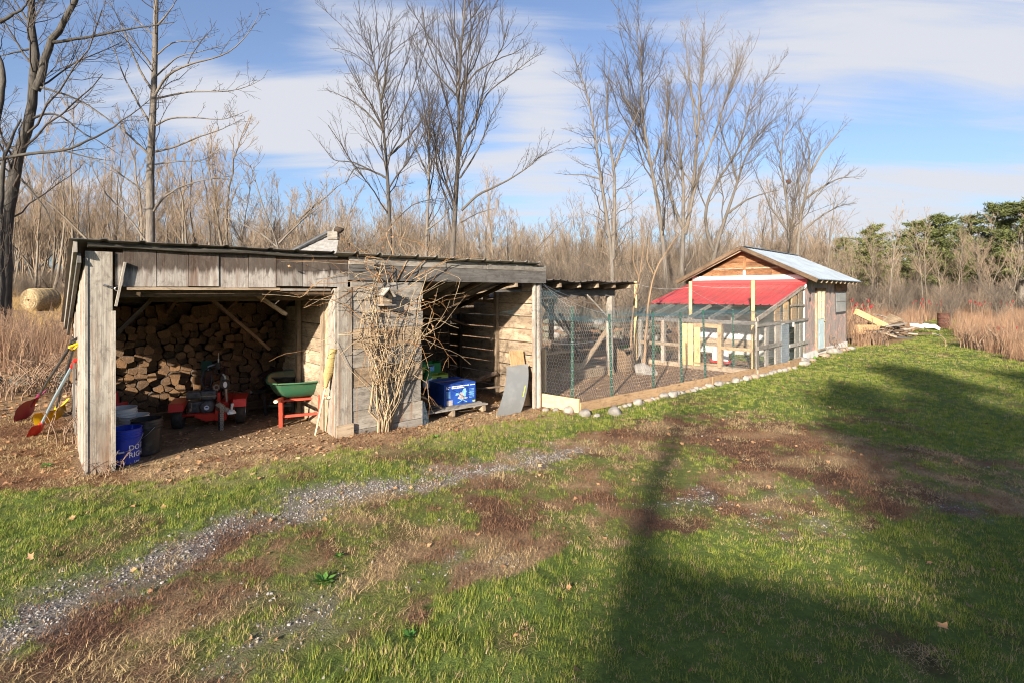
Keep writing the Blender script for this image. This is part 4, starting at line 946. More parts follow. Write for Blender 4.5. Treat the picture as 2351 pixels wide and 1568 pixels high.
    mb.prism(pg, (.075, .0, .525), (1, 0, 0), (0, 0, 1), -.012); mb.build('hand_wheel', M['cyl'], o); MB().disc((.075, -.002, .525), .022, (0, -1, 0), 14).build('hub', M['rust'], o)
    # coupler, jack leg and safety chain
    MB().prism([(-.02, 0), (.09, -.10), (.20, -.125), (.205, -.105), (.10, -.04), (.03, .03)], (.10, -.17, .32), (1, 0, 0), (0, 0, 1), -.05).build('coupler', M['cyl'], o)
    MB().lathe([(0, .05), (.03, .045), (.05, .02), (.055, 0), (.0, 0)], 18, Matrix.Translation((.275, -.20, .20))).build('coupler_socket', M['whiteplastic'], o, True)
    MB().tube([(.275, -.2, .24), (.283, -.205, .33)], [.010, .02], 10).build('latch', M['whiteplastic'], o, True)
    MB().box((.11, -.155, .30), (.035, .02, .12)).build('bracket', M['rust'], o)
    MB().tube([(.135, -.17, -.05), (.135, -.17, .22)], .02, 10).build('jack_leg', M['black'], o, True)
    ch = bpy.data.objects.new('chain', None); COL.objects.link(ch); ch.parent = o; lk = None
    for st, (x0, x1) in enumerate(((.150, .152), (.178, .170))):
        for i in range(15):
            z = .31-i*.025; x = x0+(x1-x0)*i/14
            if lk is None:
                mb = MB(); pts = []
                for j in range(13): t = 2*PI*j/12; pts.append((.010*math.cos(t), 0, .017*math.sin(t)))
                mb.tube(pts, .0032, 5, False); q = mb.build('link', M['chain'], ch, True); lk = q
            else: q = lk.copy(); COL.objects.link(q)
            q.parent = ch; q.location = (x, -.20+.004*math.sin(i), z); q.rotation_euler = (0, 0, PI/2*.8 if i % 2 else .2)
    return o
splitter()

# wheelbarrows
def barrow(loc, rz, label, tray, inside, frame, grips, scale=1.0, tip=0.0):
    o = thing('wheelbarrow', label, 'wheelbarrow', loc, rz, 'wheelbarrows in the left bay'); o.scale = (scale,)*3; o.rotation_euler = (tip, 0, rz)
    # x across, y forward (to the wheel); rim z .58
    rim = [(-.30, -.36), (.30, -.36), (.35, -.05), (.33, .30), (.20, .50), (-.20, .50), (-.33, .30), (-.35, -.05)]
    flo = [(-.20, -.20), (.20, -.20), (.22, 0), (.20, .16), (.12, .26), (-.12, .26), (-.20, .16), (-.22, 0)]
    def ring(a, z, k=1.0, dz=0): return [(x*k, y*k, z+(.05 if y > .28 else .02 if y > .1 else 0)*(1 if z > .5 else 0)) for (x, y) in a]
    for nm, mt, off in (('tray', tray, 0.0), ('tray_inside', inside, .006)):
        mb = MB(); A = ring(rim, .60, 1-off*2); B = [(x*(1-off*3), y*(1-off*3), .34+off*1.2) for (x, y) in flo]; Cc = [((a[0]*.55+c[0]*.45)*1.03, (a[1]*.55+c[1]*.45)*1.03, (a[2]*.55+c[2]*.45)) for a, c in zip(A, B)]
        n = len(rim)
        for L in (A, Cc, B): mb.v += [Vector(q) for q in L]
        for s_ in range(2):
            for i in range(n):
                j = (i+1) % n; q = [s_*n+i, s_*n+j, (s_+1)*n+j, (s_+1)*n+i]
                if nm == 'tray': q.reverse()
                mb.face(q, [(0, 0)]*4)
        q = [2*n+i for i in range(n)]
        if nm != 'tray': pass
        else: q.reverse()
        mb.face(q, [(0, 0)]*n); ob = mb.build(nm, mt, o, True)
        sb = ob.modifiers.new('sub', 'SUBSURF'); sb.levels = sb.render_levels = 1
    A = ring(rim, .60); A2 = []
    for i in range(len(A)):
        a = Vector(A[i]); c = Vector(A[(i+1) % len(A)]); pv = Vector(A[i-1]); A2 += [a*.75+pv*.125+c*.125, (a+c)/2]
    MB().tube([p*1.0 for p in A2]+[A2[0]], .011, 8, False).build('rim', tray, o, True)
    for s_ in (-1, 1):
        h = MB().beam((s_*.25, -.74, .46), (s_*.10, .62, .24), .036, .045).build('handle', frame, o, False, .005)
        MB().tube([(s_*.258, -.80, .470), (s_*.244, -.70, .452)], .021, 10).build('grip', grips, h, True)
        MB().beam((s_*.20, -.30, .0), (s_*.205, -.40, .40), .04, .026, up=(0, 1, 0)).build('leg', frame, o, False, .003)
        MB().beam((s_*.20, -.30, .012), (s_*.17, .02, .34), .03, .02).build('leg_strut', frame, o, False, .003)
    MB().beam((-.20, -.315, .16), (.20, -.315, .16), .03, .035).build('cross_bar', frame, o, False, .003)
    MB().beam((-.22, -.12, .335), (.22, -.12, .335), .05, .03).build('tray_support', frame, o)
    w = bpy.data.objects.new('wheel', None); COL.objects.link(w); w.parent = o; w.location = (0, .55, .19); Mx = Matrix.Rotation(PI/2, 4, 'Y')
    MB().lathe([(.10, -.03), (.16, -.042), (.185, -.02), (.185, .02), (.16, .042), (.10, .03)], 26, Mx).build('tyre', M['rubber'], w, True)
    MB().lathe([(0, -.04), (.03, -.04), (.03, -.015), (.10, -.025), (.10, .025), (.03, .015), (.03, .04), (0, .04)], 20, Mx).build('rim', M['steel'], w, True)
    return o
g = gpt(680, 979)
barrow((g.x-.11, g.y+.36, g.z-.01), .44, 'green wheelbarrow with red legs and handles at the bay opening', M['greenpaint'], M['dusty'], M['reddull'], M['handle'], 1.14).scale = (1.24, 1.12, 1.02)
g = gpt(615, 966); barrow((g.x-.02, g.y+.60, g.z), .15, 'black wheelbarrow with rusty tray half hidden behind the green one', M['black'], M['rust'], M['black'], M['black'], .95)

# broom standing upside down against the closet
o = thing('broom', 'corn broom standing upside down against the cheek of the closet', 'broom', gpt(724, 998))
tp = SH.W(s0-.05, -.02, 0); t2 = Vector((tp.x, tp.y, 1.28))-o.location; t2 = Vector((t2.x, t2.y, 1.02))
MB().tube([(0, 0, 0), t2*.66], .0125, 8).build('stick', M['handle'], o, True)
mb = MB(); ax = t2.normalized(); sd = Vector((.80, .60, 0)); 
for (a, b_, hw0, hw1) in ((.62, .68, .022, .03), (.68, .80, .03, .062), (.80, 1.0, .062, .056), (1.0, 1.12, .056, .046)):
    mb.sheet(lambda u, v: t2*(a+(b_-a)*v)+sd*math.cos(2*PI*u)*(hw0+(hw1-hw0)*v)+sd.cross(ax)*math.sin(2*PI*u)*.028, 14, 3)
mb.sheet(lambda u, v: t2*1.12+sd*math.cos(2*PI*u)*.046*v+sd.cross(ax)*math.sin(2*PI*u)*.028*v, 14, 2)
mb.build('bristles', M['straw'], o, True)
for a in (.64, .82, .90): MB().tube([t2*a+sd*math.cos(t)*(.031 if a < .7 else .063)+sd.cross(ax)*math.sin(t)*.03 for t in [2*PI*i/12 for i in range(13)]], .003, 5, False).build('stitching', M['reddull'] if a < .7 else M['straw'], o)

# shovels leaning outside the left wall
def lean(name, label, foot, top, blade, mb_mat, shaft, grip, tw=0.0):
    o = thing(name, label, 'shovel', foot, 0, 'shovels leaning on the left wall'); t = Vector(top)-Vector(foot); ln = t.length; d = t.normalized(); side = d.cross(Vector((0, 0, 1))).normalized(); up = side.cross(d); side, up = side*math.cos(tw)+up*math.sin(tw), up*math.cos(tw)-side*math.sin(tw)
    kind, L, W, C = blade
    MB().sheet(lambda u, v: d*(L*v)+side*(u-.5)*W*(1-(.35*max(0, v-.6) if kind != 'pusher' else 0))+up*(C*(2*abs(u-.5))**2+(.05*math.sin(v*PI) if kind == 'pusher' else 0)+.02), 10, 8).build('blade', mb_mat, o, True)
    MB().sheet(lambda u, v: d*(L*v)+side*(u-.5)*W*(1-(.35*max(0, v-.6) if kind != 'pusher' else 0))+up*(C*(2*abs(u-.5))**2+(.05*math.sin(v*PI) if kind == 'pusher' else 0)+.012), 10, 8).build('blade_back', mb_mat, o, True)
    MB().tube([d*(L*.8)+up*.02, d*(ln*.55)+up*.02, t], .015, 8).build('shaft', shaft, o, True)
    MB().tube([d*(L*.55)+up*.028, d*(L*1.12)+up*.024], [.02, .019], 8).build('socket', mb_mat, o, True)
    if grip == 'D':
        mb = MB(); mb.tube([t-side*.05+d*.09, t+side*.05+d*.09], .013, 8); mb.tube([t-d*.02, t-side*.05+d*.08], .009, 6); mb.tube([t-d*.02, t+side*.05+d*.08], .009, 6); mb.build('grip', M['yellow'] if name == 'snow_shovel' and 'yellow' in label else M['black'], o, True)
    return o
def wallpt(w, z): q = SH.W(-.055, w); return (q.x, q.y, z)
f1 = gpt(62, 962); f2 = gpt(125, 968); f3 = gpt(86, 1000)
o = lean('snow_scoop', 'long maroon snow scoop with dark handle leaning on the left wall', f1, wallpt(1.25, 1.50), ('pusher', .62, .26, .03), M['maroon'], M['black'], 'D', -.55)
o = lean('snow_shovel', 'bright yellow snow shovel leaning on the left wall', f2, wallpt(.95, 1.46), ('pusher', .36, .36, .06), M['yellow'], M['black'], 'D', -.45)
o = lean('garden_shovel', 'red bladed shovel with pale shaft in front of the yellow one', f3, wallpt(.60, 1.36), ('spade', .26, .19, .03), M['redplastic'], M['bluehandle'], None, -.5)
t = Vector(wallpt(.60, 1.36))-f3; MB().tube([t*.93, t*1.02], .019, 8).build('grip', M['redplastic'], o, True)
# a plank standing against the left wall
o = thing('leaning_board', 'short dark board propped upright against the left shed wall', 'board', SH.W(-.06, .62, SH.g(0, .6)), SH.rz); MB().box((0, 0, .75), (.02, .07, .62)).build('board', M['darkgrey'], o)

# birdhouse on the closet front
bp = P(876, 688, -.08); o = thing('birdhouse', 'small weathered wooden birdhouse among the vines on the closet', 'birdhouse', SH.W(bp.x, -.085, bp.z-.02), SH.rz+.12)
MB().prism([(-.075, -.05), (.075, -.05), (.075, .07), (-.01, .15), (-.075, .10)], (0, -.13, 0), (1, 0, 0), (0, 0, 1), -.12).build('body', M['tan'], o)
MB().beam((-.105, -.09, .075), (.0, -.09, .175), .20, .014, up=(0, 0, 1)).build('roof_board', M['greylit'], o); MB().beam((-.005, -.09, .172), (.10, -.09, .06), .20, .014).build('roof_board', M['greylit'], o)
MB().box((0, -.10, -.057), (.20, .20, .014)).build('floor_board', M['greylit'], o); MB().disc((.0, -.1315, .055), .02, (0, -1, 0), 16).build('hole', M['black'], o); MB().tube([(0, -.13, .0), (0, -.18, -.005)], .006, 6).build('perch', M['greylit'], o)

# the right bay: pallet, saw carton, fruit boxes, cardboard, sticks
def frame_thing(name, label, cat, s, w, z, rz=0.0, group=None):
    q = SH.W(s, w); return thing(name, label, cat, (q.x, q.y, z), SH.rz+rz, group)
gpl = SH.g(4.9, .6)+.01
pc = SH.P(1030, 925, .25)
pal = frame_thing('wooden_pallet', 'grey wooden pallet lying on the floor of the right bay', 'pallet', pc.x, .55, gpl, -.05)
for i in range(6): MB().box((0, -.42+i*.165, .115), (1.35, .10, .02)).build('slat', M['grey'], pal)
for x in (-.6, 0, .6): MB().box((x, 0, .055), (.05, .95, .09)).build('runner', M['tan'], pal)
bc = SH.P(1062, 905, .20)
bx = frame_thing('saw_carton', 'blue printed tool carton with picture of a sliding saw on the pallet', 'carton', bc.x+.05, .60, gpl+.127, -.10)
bw, bd, bh = .60, .62, .34
MB().box((0, 0, bh/2), (bw, bd, bh)).build('carton', M['boxblue'], bx, False, .004)
for sgn in (-1, 1): MB().box((0, sgn*bd*.25, bh+.003), (bw, bd*.49, .004), Matrix.Rotation(.015*sgn, 3, 'X')).build('flap', M['boxblue'], bx)
MB().box((0, 0, bh+.0075), (bw*.98, .05, .002)).build('tape', M['card'], bx)
yf = -bd/2-.002
def flat_text(txt, size, x, z, par, mat=None, y=None, rot=None):
    me = text_mesh(txt, size)
    for v in me.vertices: v.co = Vector((v.co.x+x, yf if y is None else y, v.co.y+z))
    return link('lettering', me, mat or M['label'], par)
flat_text('10"', .062, -.27, .265, bx); mb = MB()
for (z_, ws) in ((.303, (.05, .045, .05, .085, .06, .05)), (.276, (.045, .045, .05, .06, .045))):
    x_ = -.165
    for w_ in ws: mb.box((x_+w_/2, yf-.0004, z_), (w_-.008, .001, .016)); x_ += w_
mb.box((.24, yf-.0004, .303), (.09, .001, .014)); mb.build('print_lines', M['label'], bx)
mb = MB()
for k in range(7): mb.box((-.225, yf, .225-k*.017), (.085, .001, .005))
for k in range(8): mb.box((.22, yf, .235-k*.02), (.10-.01*(k % 3), .001, .007))
for k in range(5): mb.box((.215, yf, .20-k*.018), (.11, .001, .006)) if k % 2 else None
mb.build('print_lines', M['boxprint'], bx)
MB().box((-.20, yf-.001, .045), (.11, .001, .085)).build('shipping_label', M['boxgrey'], bx)
MB().box((.265, yf-.001, .03), (.05, .001, .025)).build('yellow_sticker', M['limelabel'], bx)
# picture of the saw: print on the carton
MB().prism([(-.05, .10), (.05, .07), (.13, .085), (.15, .10), (.06, .12), (-.03, .13)], (0, yf-.0012, 0), (1, 0, 0), (0, 0, 1), -.0006).build('printed_picture', M['boxgrey'], bx)
MB().prism([(.03, .13), (.10, .12), (.12, .20), (.10, .26), (.06, .25), (.03, .19)], (0, yf-.0018, 0), (1, 0, 0), (0, 0, 1), -.0006).build('printed_picture', M['boxprint'], bx)
MB().disc((.02, yf-.0024, .155), .045, (0, -1, 0), 20).build('printed_picture', M['boxgrey'], bx)
MB().prism([(-.09, .15), (-.02, .16), (-.03, .20), (-.08, .19)], (0, yf-.0018, 0), (1, 0, 0), (0, 0, 1), -.0006).build('printed_picture', M['boxprint'], bx)
mb = MB(); mb.beam((-.03, yf-.0018, .10), (.13, yf-.0018, .03), .001, .012); mb.beam((.12, yf-.0018, .10), (-.05, yf-.0018, .03), .001, .012); mb.build('printed_picture', M['boxprint'], bx)
# fruit boxes stacked behind the closet
fc = SH.P(1004, 870, .95)
fx = fc.x+.02
for k, (nm, lab, mt, w_, dz, ds) in enumerate((('fruit_box', 'brown cardboard fruit box at the bottom of the stack', 'card', 1.10, .0, -.02), ('fruit_box', 'lime yellow kiwi fruit box in the middle of the stack', 'boxlime', 1.08, .225, 0.0), ('fruit_box', 'green printed fruit box on top of the stack', 'boxgreen', 1.16, .43, -.10))):
    o = frame_thing(nm, lab, 'fruit box', fx+ds, w_, gpl+.13+dz, .05-.06*k, 'fruit boxes in the right bay')
    mb = MB(); a, b_, c_ = .38, .30, .17
    MB().box((0, -b_/2, c_/2), (a, .008, c_)).build('front_panel', M[mt], o); MB().box((0, b_/2, c_/2), (a, .008, c_)).build('rear_panel', M[mt], o)
    for sg in (-1, 1): MB().box((sg*a/2, 0, c_/2+.01), (.008, b_+.008, c_+.02)).build('end_panel', M[mt], o)
    MB().box((0, 0, .006), (a-.01, b_-.01, .008)).build('base_panel', M['card'], o); MB().box((0, -b_/2-.006, c_*.78), (.10, .004, .026)).build('hand_hole', M['black'], o)
    if k == 1: flat_text('KIWI VERT', .052, -.12, .04, o, M['black'], -b_/2-.007)
    if k == 2:
        MB().box((0, -b_/2-.006, .09), (.12, .003, .10)).build('print_block', M['boxprint'], o)
        for sg in (-1, 1): MB().box((sg*.13, -b_/2-.006, .08), (.07, .003, .10)).build('print_block', M['boxlime'] if sg < 0 else M['boxgreen'], o)
o = frame_thing('grocery_bag', 'green and white plastic bag slumped beside the fruit boxes', 'bag', fx-.24, .92, gpl+.36, .3)
MB().sheet(lambda u, v: ((.09+.03*math.sin(5*v))*math.cos(2*PI*u)*(1-.5*v), .08*math.sin(2*PI*u)*(1-.4*v), .30*v+.02*math.sin(9*u)), 16, 8).build('bag_body', M['boxgreen'], o, True)
MB().sheet(lambda u, v: ((.093+.03*math.sin(5*v*.45))*math.cos(2*PI*u)*(1-.5*v*.45), .083*math.sin(2*PI*u)*(1-.4*v*.45), .30*v*.45+.02*math.sin(9*u)), 16, 5).build('bag_print', M['whiteplastic'], o, True)
# flattened cardboard
o = frame_thing('cardboard_sheet', 'torn flat brown cardboard leaning over the pallet by the closet', 'cardboard', sx(985), .12, gpl+.135, 0)
MB().sheet(lambda u, v: (-.17+.50*u+.05*v, -.05+.38*v+.05*u, .03+.30*(1-u)*(1-.25*v)+.03*math.sin(6*u+2*v)), 12, 8).build('sheet', M['card'], o, True)
MB().sheet(lambda u, v: (-.17+.50*u+.05*v, -.05+.38*v+.05*u, .024+.30*(1-u)*(1-.25*v)+.03*math.sin(6*u+2*v)), 12, 8).build('sheet_back', M['card'], o, True)
MB().sheet(lambda u, v: (-.10+.22*u, -.03+.10*v-.05*math.sin(PI*u), .26+.10*v*(1-u)-.10*u), 8, 5).build('flap', M['card'], o, True)
o = frame_thing('cardboard_flap', 'upright cardboard panel behind the bag in the right bay', 'cardboard', s1+.10, .95, gpl+.38, -.4); MB().box((0, 0, .15), (.25, .006, .42), Matrix.Rotation(-.45, 3, 'Y')).build('panel', M['card'], o)
# plaid bag at the closet corner
q = P(968, 960, .03); o = frame_thing('feed_bag', 'grey and green printed bag slumped at the closet corner', 'bag', s1+.10, .06, gz1(*SH.W(s1+.1, .06)[:2]), .2)
MB().sheet(lambda u, v: ((.12-.085*v)*math.cos(2*PI*u)+.03*math.sin(7*u)*(1-v), (.09-.055*v)*math.sin(2*PI*u), .34*v-.02), 18, 9).build('bag_body', M['bagplaid'], o, True)
# grey curved plastic sheet and plywood leaning at the right post
ft, tp = SH.P(1165, 938, -.13), SH.P(1188, 825, .18)
o = frame_thing('plastic_sheet', 'bent grey plastic sheet leaning against the right post', 'plastic sheet', ft.x, -.13, gz1(*SH.W(ft.x, -.13)[:2]), 0)
w_ = .29; dx = tp.x-ft.x; hz = tp.z-ft.z
for off, nm in ((0, 'sheet'), (-.006, 'sheet_back')):
    MB().sheet(lambda u, v: ((u-.5)*w_*2*(1-.12*v)+dx*v+.02, .33*v*v+.0-off, hz*v+.10*math.sin(PI*v)*.35), 8, 16).build(nm, M['greysheet'], o, True)
MB().sheet(lambda u, v: (.20+.02*u+dx*(.30+.22*v)+.015, .33*(.3+.22*v)**2-.006, hz*(.30+.22*v)+.10*math.sin(PI*(.3+.22*v))*.35), 2, 5).build('sticker', M['limelabel'], o)
tq = SH.P(1193, 806, .24); o = frame_thing('plywood_board', 'orange plywood board standing behind the grey plastic sheet', 'board', tq.x, .24, .0, 0)
MB().beam((.0, -.10, .05), (.02, .12, tq.z), .34, .014, up=(0, 1, 0)).build('board', M['ply'], o)
# pile of sticks and branches: each on its own
r = random.Random(5)
for i in range(46):
    s_ = 4.95+r.uniform(-.6, 1.05); w_ = r.uniform(.95, 2.2); ln = r.uniform(.5, 1.25); z = gpl+.06+r.uniform(0, .62)*max(.1, 1-abs(s_-5.2)/1.2); az = r.choice((r.uniform(-.5, .5), PI+r.uniform(-.6, .6), r.uniform(-1.6, -.9))); el = r.uniform(-.35, .4)
    o = frame_thing('branch', 'dead branch in the pile of sticks in the right bay', 'branch', s_, w_, z, az, 'sticks piled in the right bay'); rad = r.choice((.010, .014, .02, .028, .04, .05)); rad = rad if ln < 1 else min(rad, .03)
    ex = min(ln/2, .5); pts = [(-ex+2*ex*k/5, r.uniform(-.03, .03), math.tan(el)*(-ex+2*ex*k/5)+r.uniform(-.015, .015)) for k in range(6)]
    pts = [(a, b_, max(c_, gpl+.01-z)) for (a, b_, c_) in pts]
    mb = MB(); mb.tube(pts, [rad*(1-.08*k) for k in range(6)], 7)
    if rad > .025: mb.mi[-2:] = [1, 1]
    mb.build('limb', [M['sticks'], M['logend']], o, True)
    if rad < .02:
        for k in (2, 3, 4): a = Vector(pts[k]); MB().tube([a, a+Vector((.12, r.uniform(-.1, .1), r.uniform(0, .12))), a+Vector((.22, r.uniform(-.15, .15), r.uniform(.0, .2)))], [.006, .005, .003], 5).build('twig', M['sticks'], o)
# the roof of a little old shed behind, with its dark ridge cap
d_ = 10.2
bl, br_, tp_ = atd(668, 583, d_), atd(772, 587, d_), atd(742, 535, d_)
o = thing('shingled_cupola', 'grey shingled cupola roof with dark ridge cap peeking over the woodshed', 'cupola', (bl.x*.5+br_.x*.5, d_+.3, 0)); O = o.location
A, B, T = bl-O, br_-O, tp_-O
def pl(p, dy): return Vector((p.x, p.y+dy, p.z))
T2 = T+Vector((.20, 0, -.02)); lo = .25
mb = MB(); rows = 5
for i in range(rows):
    f0, f1 = i/rows, (i+1)/rows+.03; a0, a1 = A.lerp(T, f0), A.lerp(T, min(f1, 1)); b0, b1 = B.lerp(T2, f0), B.lerp(T2, min(f1, 1))
    y0, y1 = .35*f0, .35*min(f1, 1)
    sh = MB(); sh.v = [pl(a0, y0-.02), pl(b0, y0-.02), pl(b1, y1), pl(a1, y1)]; sh.face([0, 1, 2, 3], [(0, 0)]*4); sh.v += [v+Vector((0, 0, -.02)) for v in sh.v]; sh.face([4, 5, 1, 0], [(0, 0)]*4); sh.face([7, 6, 5, 4], [(0, 0)]*4); sh.build('shingle_course', M['shingle'], o)
MB().tube([pl(A, -.05)+Vector((-.02, 0, .01)), pl(T, .28)+Vector((.02, 0, .05))], .035, 8).build('ridge_cap', M['lead'], o, True)
MB().box(((T+T2)/2)+Vector((.0, .3, -.02)), (.20, .14, .16)).build('cap_block', M['grey'], o); MB().rock(T2+Vector((.02, .28, .10)), (.11, .11, .09), seed=8).build('burl', M['logbark'], o, True)
MB().prism([(0, 0), (.06, .0), (.10, .18)], T+Vector((.05, .3, .04)), (1, 0, 0), (0, 0, 1), -.012).build('horn', M['lead'], o)
MB().box(((A.x+B.x)/2, .5, (A.z-.1)/2), (abs(B.x-A.x)*.85, .9, A.z-.1)).build('wall', M['grey'], o)
# ------------------------------------------------------------------ leafless vine climbing the closet front
def vine():
    r = np.random.default_rng(31); g = SH.g(3.3, -.1); base = SH.P(882, 985, -.12); sb = base.x
    o = thing('climbing_vine', 'tangled leafless pale vine climbing the boarded closet to the roof', 'vine', SH.W(sb, -.12, g), SH.rz)
    def smooth(ctrl, k):
        ctrl = np.array(ctrl); t = np.linspace(0, len(ctrl)-1, k); i = np.clip(t.astype(int), 0, len(ctrl)-2); f = (t-i)[:, None]; f = f*f*(3-2*f)*.5+f*.5
        return ctrl[i]*(1-f)+ctrl[i+1]*f
    K = 22; main = []; rad = []
    for i in range(34):
        top = r.uniform(1.1, 2.35); fan = r.normal(0, .24)
        if i < 15: fan = r.uniform(-.30, .02)-.1
        if i % 7 == 0: fan = r.uniform(.25, .5)
        b0 = r.normal(0, .06); z1 = r.uniform(.25, .5)
        c = [(b0, r.uniform(-.03, .03), -.05), (b0*1.2-.02*np.sign(fan+.01), r.uniform(-.06, 0), .18), (b0*1.6+fan*.28, -.02+r.uniform(-.05, .02), z1), (fan*.75+r.normal(0, .05), r.uniform(-.10, -.0), .95), (fan*1.0+r.normal(0, .09), r.uniform(-.09, 0), 1.35+r.uniform(-.1, .1)), (fan*1.25+r.normal(0, .13), r.uniform(-.10, 0.0), min(top, 1.9)), (fan*1.4+r.normal(0, .2), r.uniform(-.14, .0), top)]
        p = smooth(c, K); p += np.cumsum(r.normal(0, .006, (K, 3)), 0)*np.linspace(0, 1, K)[:, None]; p[:, 1] = np.minimum(p[:, 1], .02); main.append(p); q = r.uniform(.003, .009) if i > 7 else r.uniform(.011, .016); rad.append(np.linspace(q, q*.35, K))
    for i, (p, q) in enumerate(zip(main, rad)):
        V, Q_, U = tubes(p[None], q[None], 6); link('stem', quat_mesh('stem', V, Q_, None, U), M['vine'], o, True)
    P_ = np.array(main); A = Arr(); B = Arr()
    m = 140; pi = r.integers(0, len(P_), m); ti = r.integers(9, K-1, m); st = P_[pi, ti]; d = np.stack([r.normal(0, 1, m), r.uniform(-.9, .05, m), r.normal(.35, .6, m)], -1); d /= np.linalg.norm(d, axis=1, keepdims=True); ln = r.gamma(2.2, .11, m)+.06
    t = np.linspace(0, 1, 7)[None, :, None]; curl = np.stack([r.normal(0, 1, m), r.normal(0, .5, m), r.normal(-.15, 1, m)], -1)*.5
    W = st[:, None]+(d[:, None]*t+curl[:, None]*t*t*.9+np.sin(t*9+r.uniform(0, 6, (m, 1, 1)))*.03)*ln[:, None, None]; A.add(tubes(W[:100], np.linspace(.0036, .0018, 7)[None].repeat(100, 0), 4)); B.add(tubes(W[100:], np.linspace(.0034, .0018, 7)[None].repeat(40, 0), 4))
    # sprays over the roof edge and hanging out to both sides (picture points, distance in front of the wall)
    sp = [([(900, 640), (880, 610), (800, 600), (700, 598), (625, 596)], .14), ([(880, 640), (790, 625), (720, 650), (690, 680), (600, 672)], .25), ([(860, 655), (800, 668), (760, 690), (722, 700)], .2), ([(840, 740), (800, 700), (770, 690), (715, 690)], .2),
          ([(930, 650), (960, 610), (1000, 585), (960, 560), (900, 540), (860, 520)], .05), ([(940, 660), (1000, 620), (1060, 640), (1040, 700)], .3), ([(950, 720), (990, 700), (1020, 690), (1075, 680)], .3), ([(950, 640), (1030, 600), (1110, 590), (1180, 600)], .15),
          ([(945, 800), (975, 770), (1010, 780), (1030, 815), (1015, 850)], .25), ([(950, 760), (990, 740), (1000, 775), (985, 800)], .3), ([(940, 700), (985, 690), (1000, 720), (990, 745)], .3), ([(880, 650), (850, 590), (810, 560), (780, 548)], .0), ([(900, 650), (905, 580), (890, 540), (905, 500)], .0), ([(915, 640), (940, 590), (920, 560), (935, 525)], .0),
          ([(930, 780), (970, 800), (985, 850), (975, 890)], .3), ([(950, 860), (985, 880), (990, 920), (1000, 950)], .2), ([(870, 640), (840, 615), (845, 590), (880, 600), (900, 620)], .15)]
    for i, (c, w) in enumerate(sp):
        for k in range(1 if i in (5, 8, 9, 10, 14, 15) else 2):
            q = [SH.P(x+r.normal(0, 9*k), y+r.normal(0, 9*k), -.08-w*r.uniform(.3, 1)) for (x, y) in c]; q = np.array([(a.x-sb, a.y+.12, a.z-g) for a in q]); p = smooth(q, 14)+np.cumsum(r.normal(0, .006, (14, 3)), 0); (A if (i+k) % 2 else B).add(tubes(p[None], np.linspace(.0055, .002, 14)[None], 5))
            m = 4; j = r.integers(3, 13, m); d = r.normal(0, 1, (m, 3)); d /= np.linalg.norm(d, axis=1, keepdims=True); l = r.uniform(.06, .22, m)[:, None]; (B).add(tubes(np.stack([p[j], p[j]+d*l*.5, p[j]+d*l+np.array([0, 0, -.03])], 1), np.array([[.0025, .002, .0014]]).repeat(m, 0), 4))
    tag(link('twigs', A.mesh('twigs'), M['vine'], o, True), kind='stuff'); tag(link('red_shoots', B.mesh('red_shoots'), M['vinered'], o, True), kind='stuff')
    # a few withered leaves still hanging
    for i, (x, y, w) in enumerate(((985, 758, .25), (992, 750, .2), (970, 690, .3), (1000, 680, .3), (960, 640, .1), (705, 610, .1), (662, 612, .02), (930, 625, .15), (880, 570, .0), (900, 545, .0), (945, 700, .2), (988, 766, .25))):
        q = SH.P(x, y, -.1-w); l = link('withered_leaf', leafmesh(40+i), M['leaf'], o); l.location = (q.x-sb, q.y+.12, q.z-g); l.scale = (.035, .022, .03); l.rotation_euler = (1.3, r.uniform(-.6, .6), r.uniform(0, 3))
vine()
# ------------------------------------------------------------------ hut with red lean-to (local axes: x along its side wall, y to the left across its front, z up)
hut = thing('garden_hut', 'small gabled hut with galvanised roof, red lean-to roof and stone-print side wall', 'hut', HU.W(0, 0, 0), HU.rz)
HL, HW = 5.28, 3.6; LD_ = 4.15
FRT = Frame(HU.W(-LD_, HW)[:2], -HU.w)
def FP(x, y, off=0.0): q = FRT.P(x, y, off); return Vector((-LD_+off, HW-q.x, q.z))
def SP(x, y, w=0.0): q = HU.P(x, y, w); return Vector((q.x, w, q.z))
MB().box((HL/2, HW/2, .0), (HL+.10, HW+.10, .42)).build('foundation', M['concrete'], hut)
MB().box((HL/2, HW/2, 1.33), (HL, HW, 2.25)).build('wall', M['flag'], hut)
MB().prism([(0, 2.45), (HW, 2.45), (HW/2, 3.42)], (.02, 0, 0), (0, 1, 0), (0, 0, 1), HL-.04).build('loft', M['cedar'], hut)
# front: boards of the gable, white band, white siding
ez, pz, gx0 = 2.47, 3.50, -.02
def gy(z): return (pz-z)/(pz-ez+.02)*HW/2            # half width of the gable at height z
zs = [2.63, 2.80, 2.90, 3.06, 3.24, 3.50]
for i in range(5):
    z0, z1 = zs[i], zs[i+1]-.006
    for sgn in (-1, 1):
        for (f0, f1) in (((.03, 1.0),) if i > 1 else ((.03, .56), (.565, 1.0))):
            a0, a1 = HW/2+sgn*min(gy(z0), 1.95)*f0, HW/2+sgn*min(gy(z0), 1.95)*f1; b0, b1 = HW/2+sgn*min(gy(z0)*f0, gy(z1)), HW/2+sgn*min(gy(z1), gy(z0)*f1)
            if abs(a1-a0) < .02: continue
            MB().prism([(a0, z0), (a1, z0), (b1, z1), (b0, z1)] if sgn > 0 else [(a1, z0), (a0, z0), (b0, z1), (b1, z1)], (gx0-.012*(i % 2), 0, 0), (0, 1, 0), (0, 0, 1), .02).build('gable_board', M['cedar'], hut)
MB().box((gx0-.03, HW/2, 3.05), (.025, .09, .82)).build('king_post', M['cedar'], hut); MB().box((gx0-.045, HW/2, 2.72), (.01, .08, .14)).build('white_plate', M['white'], hut)
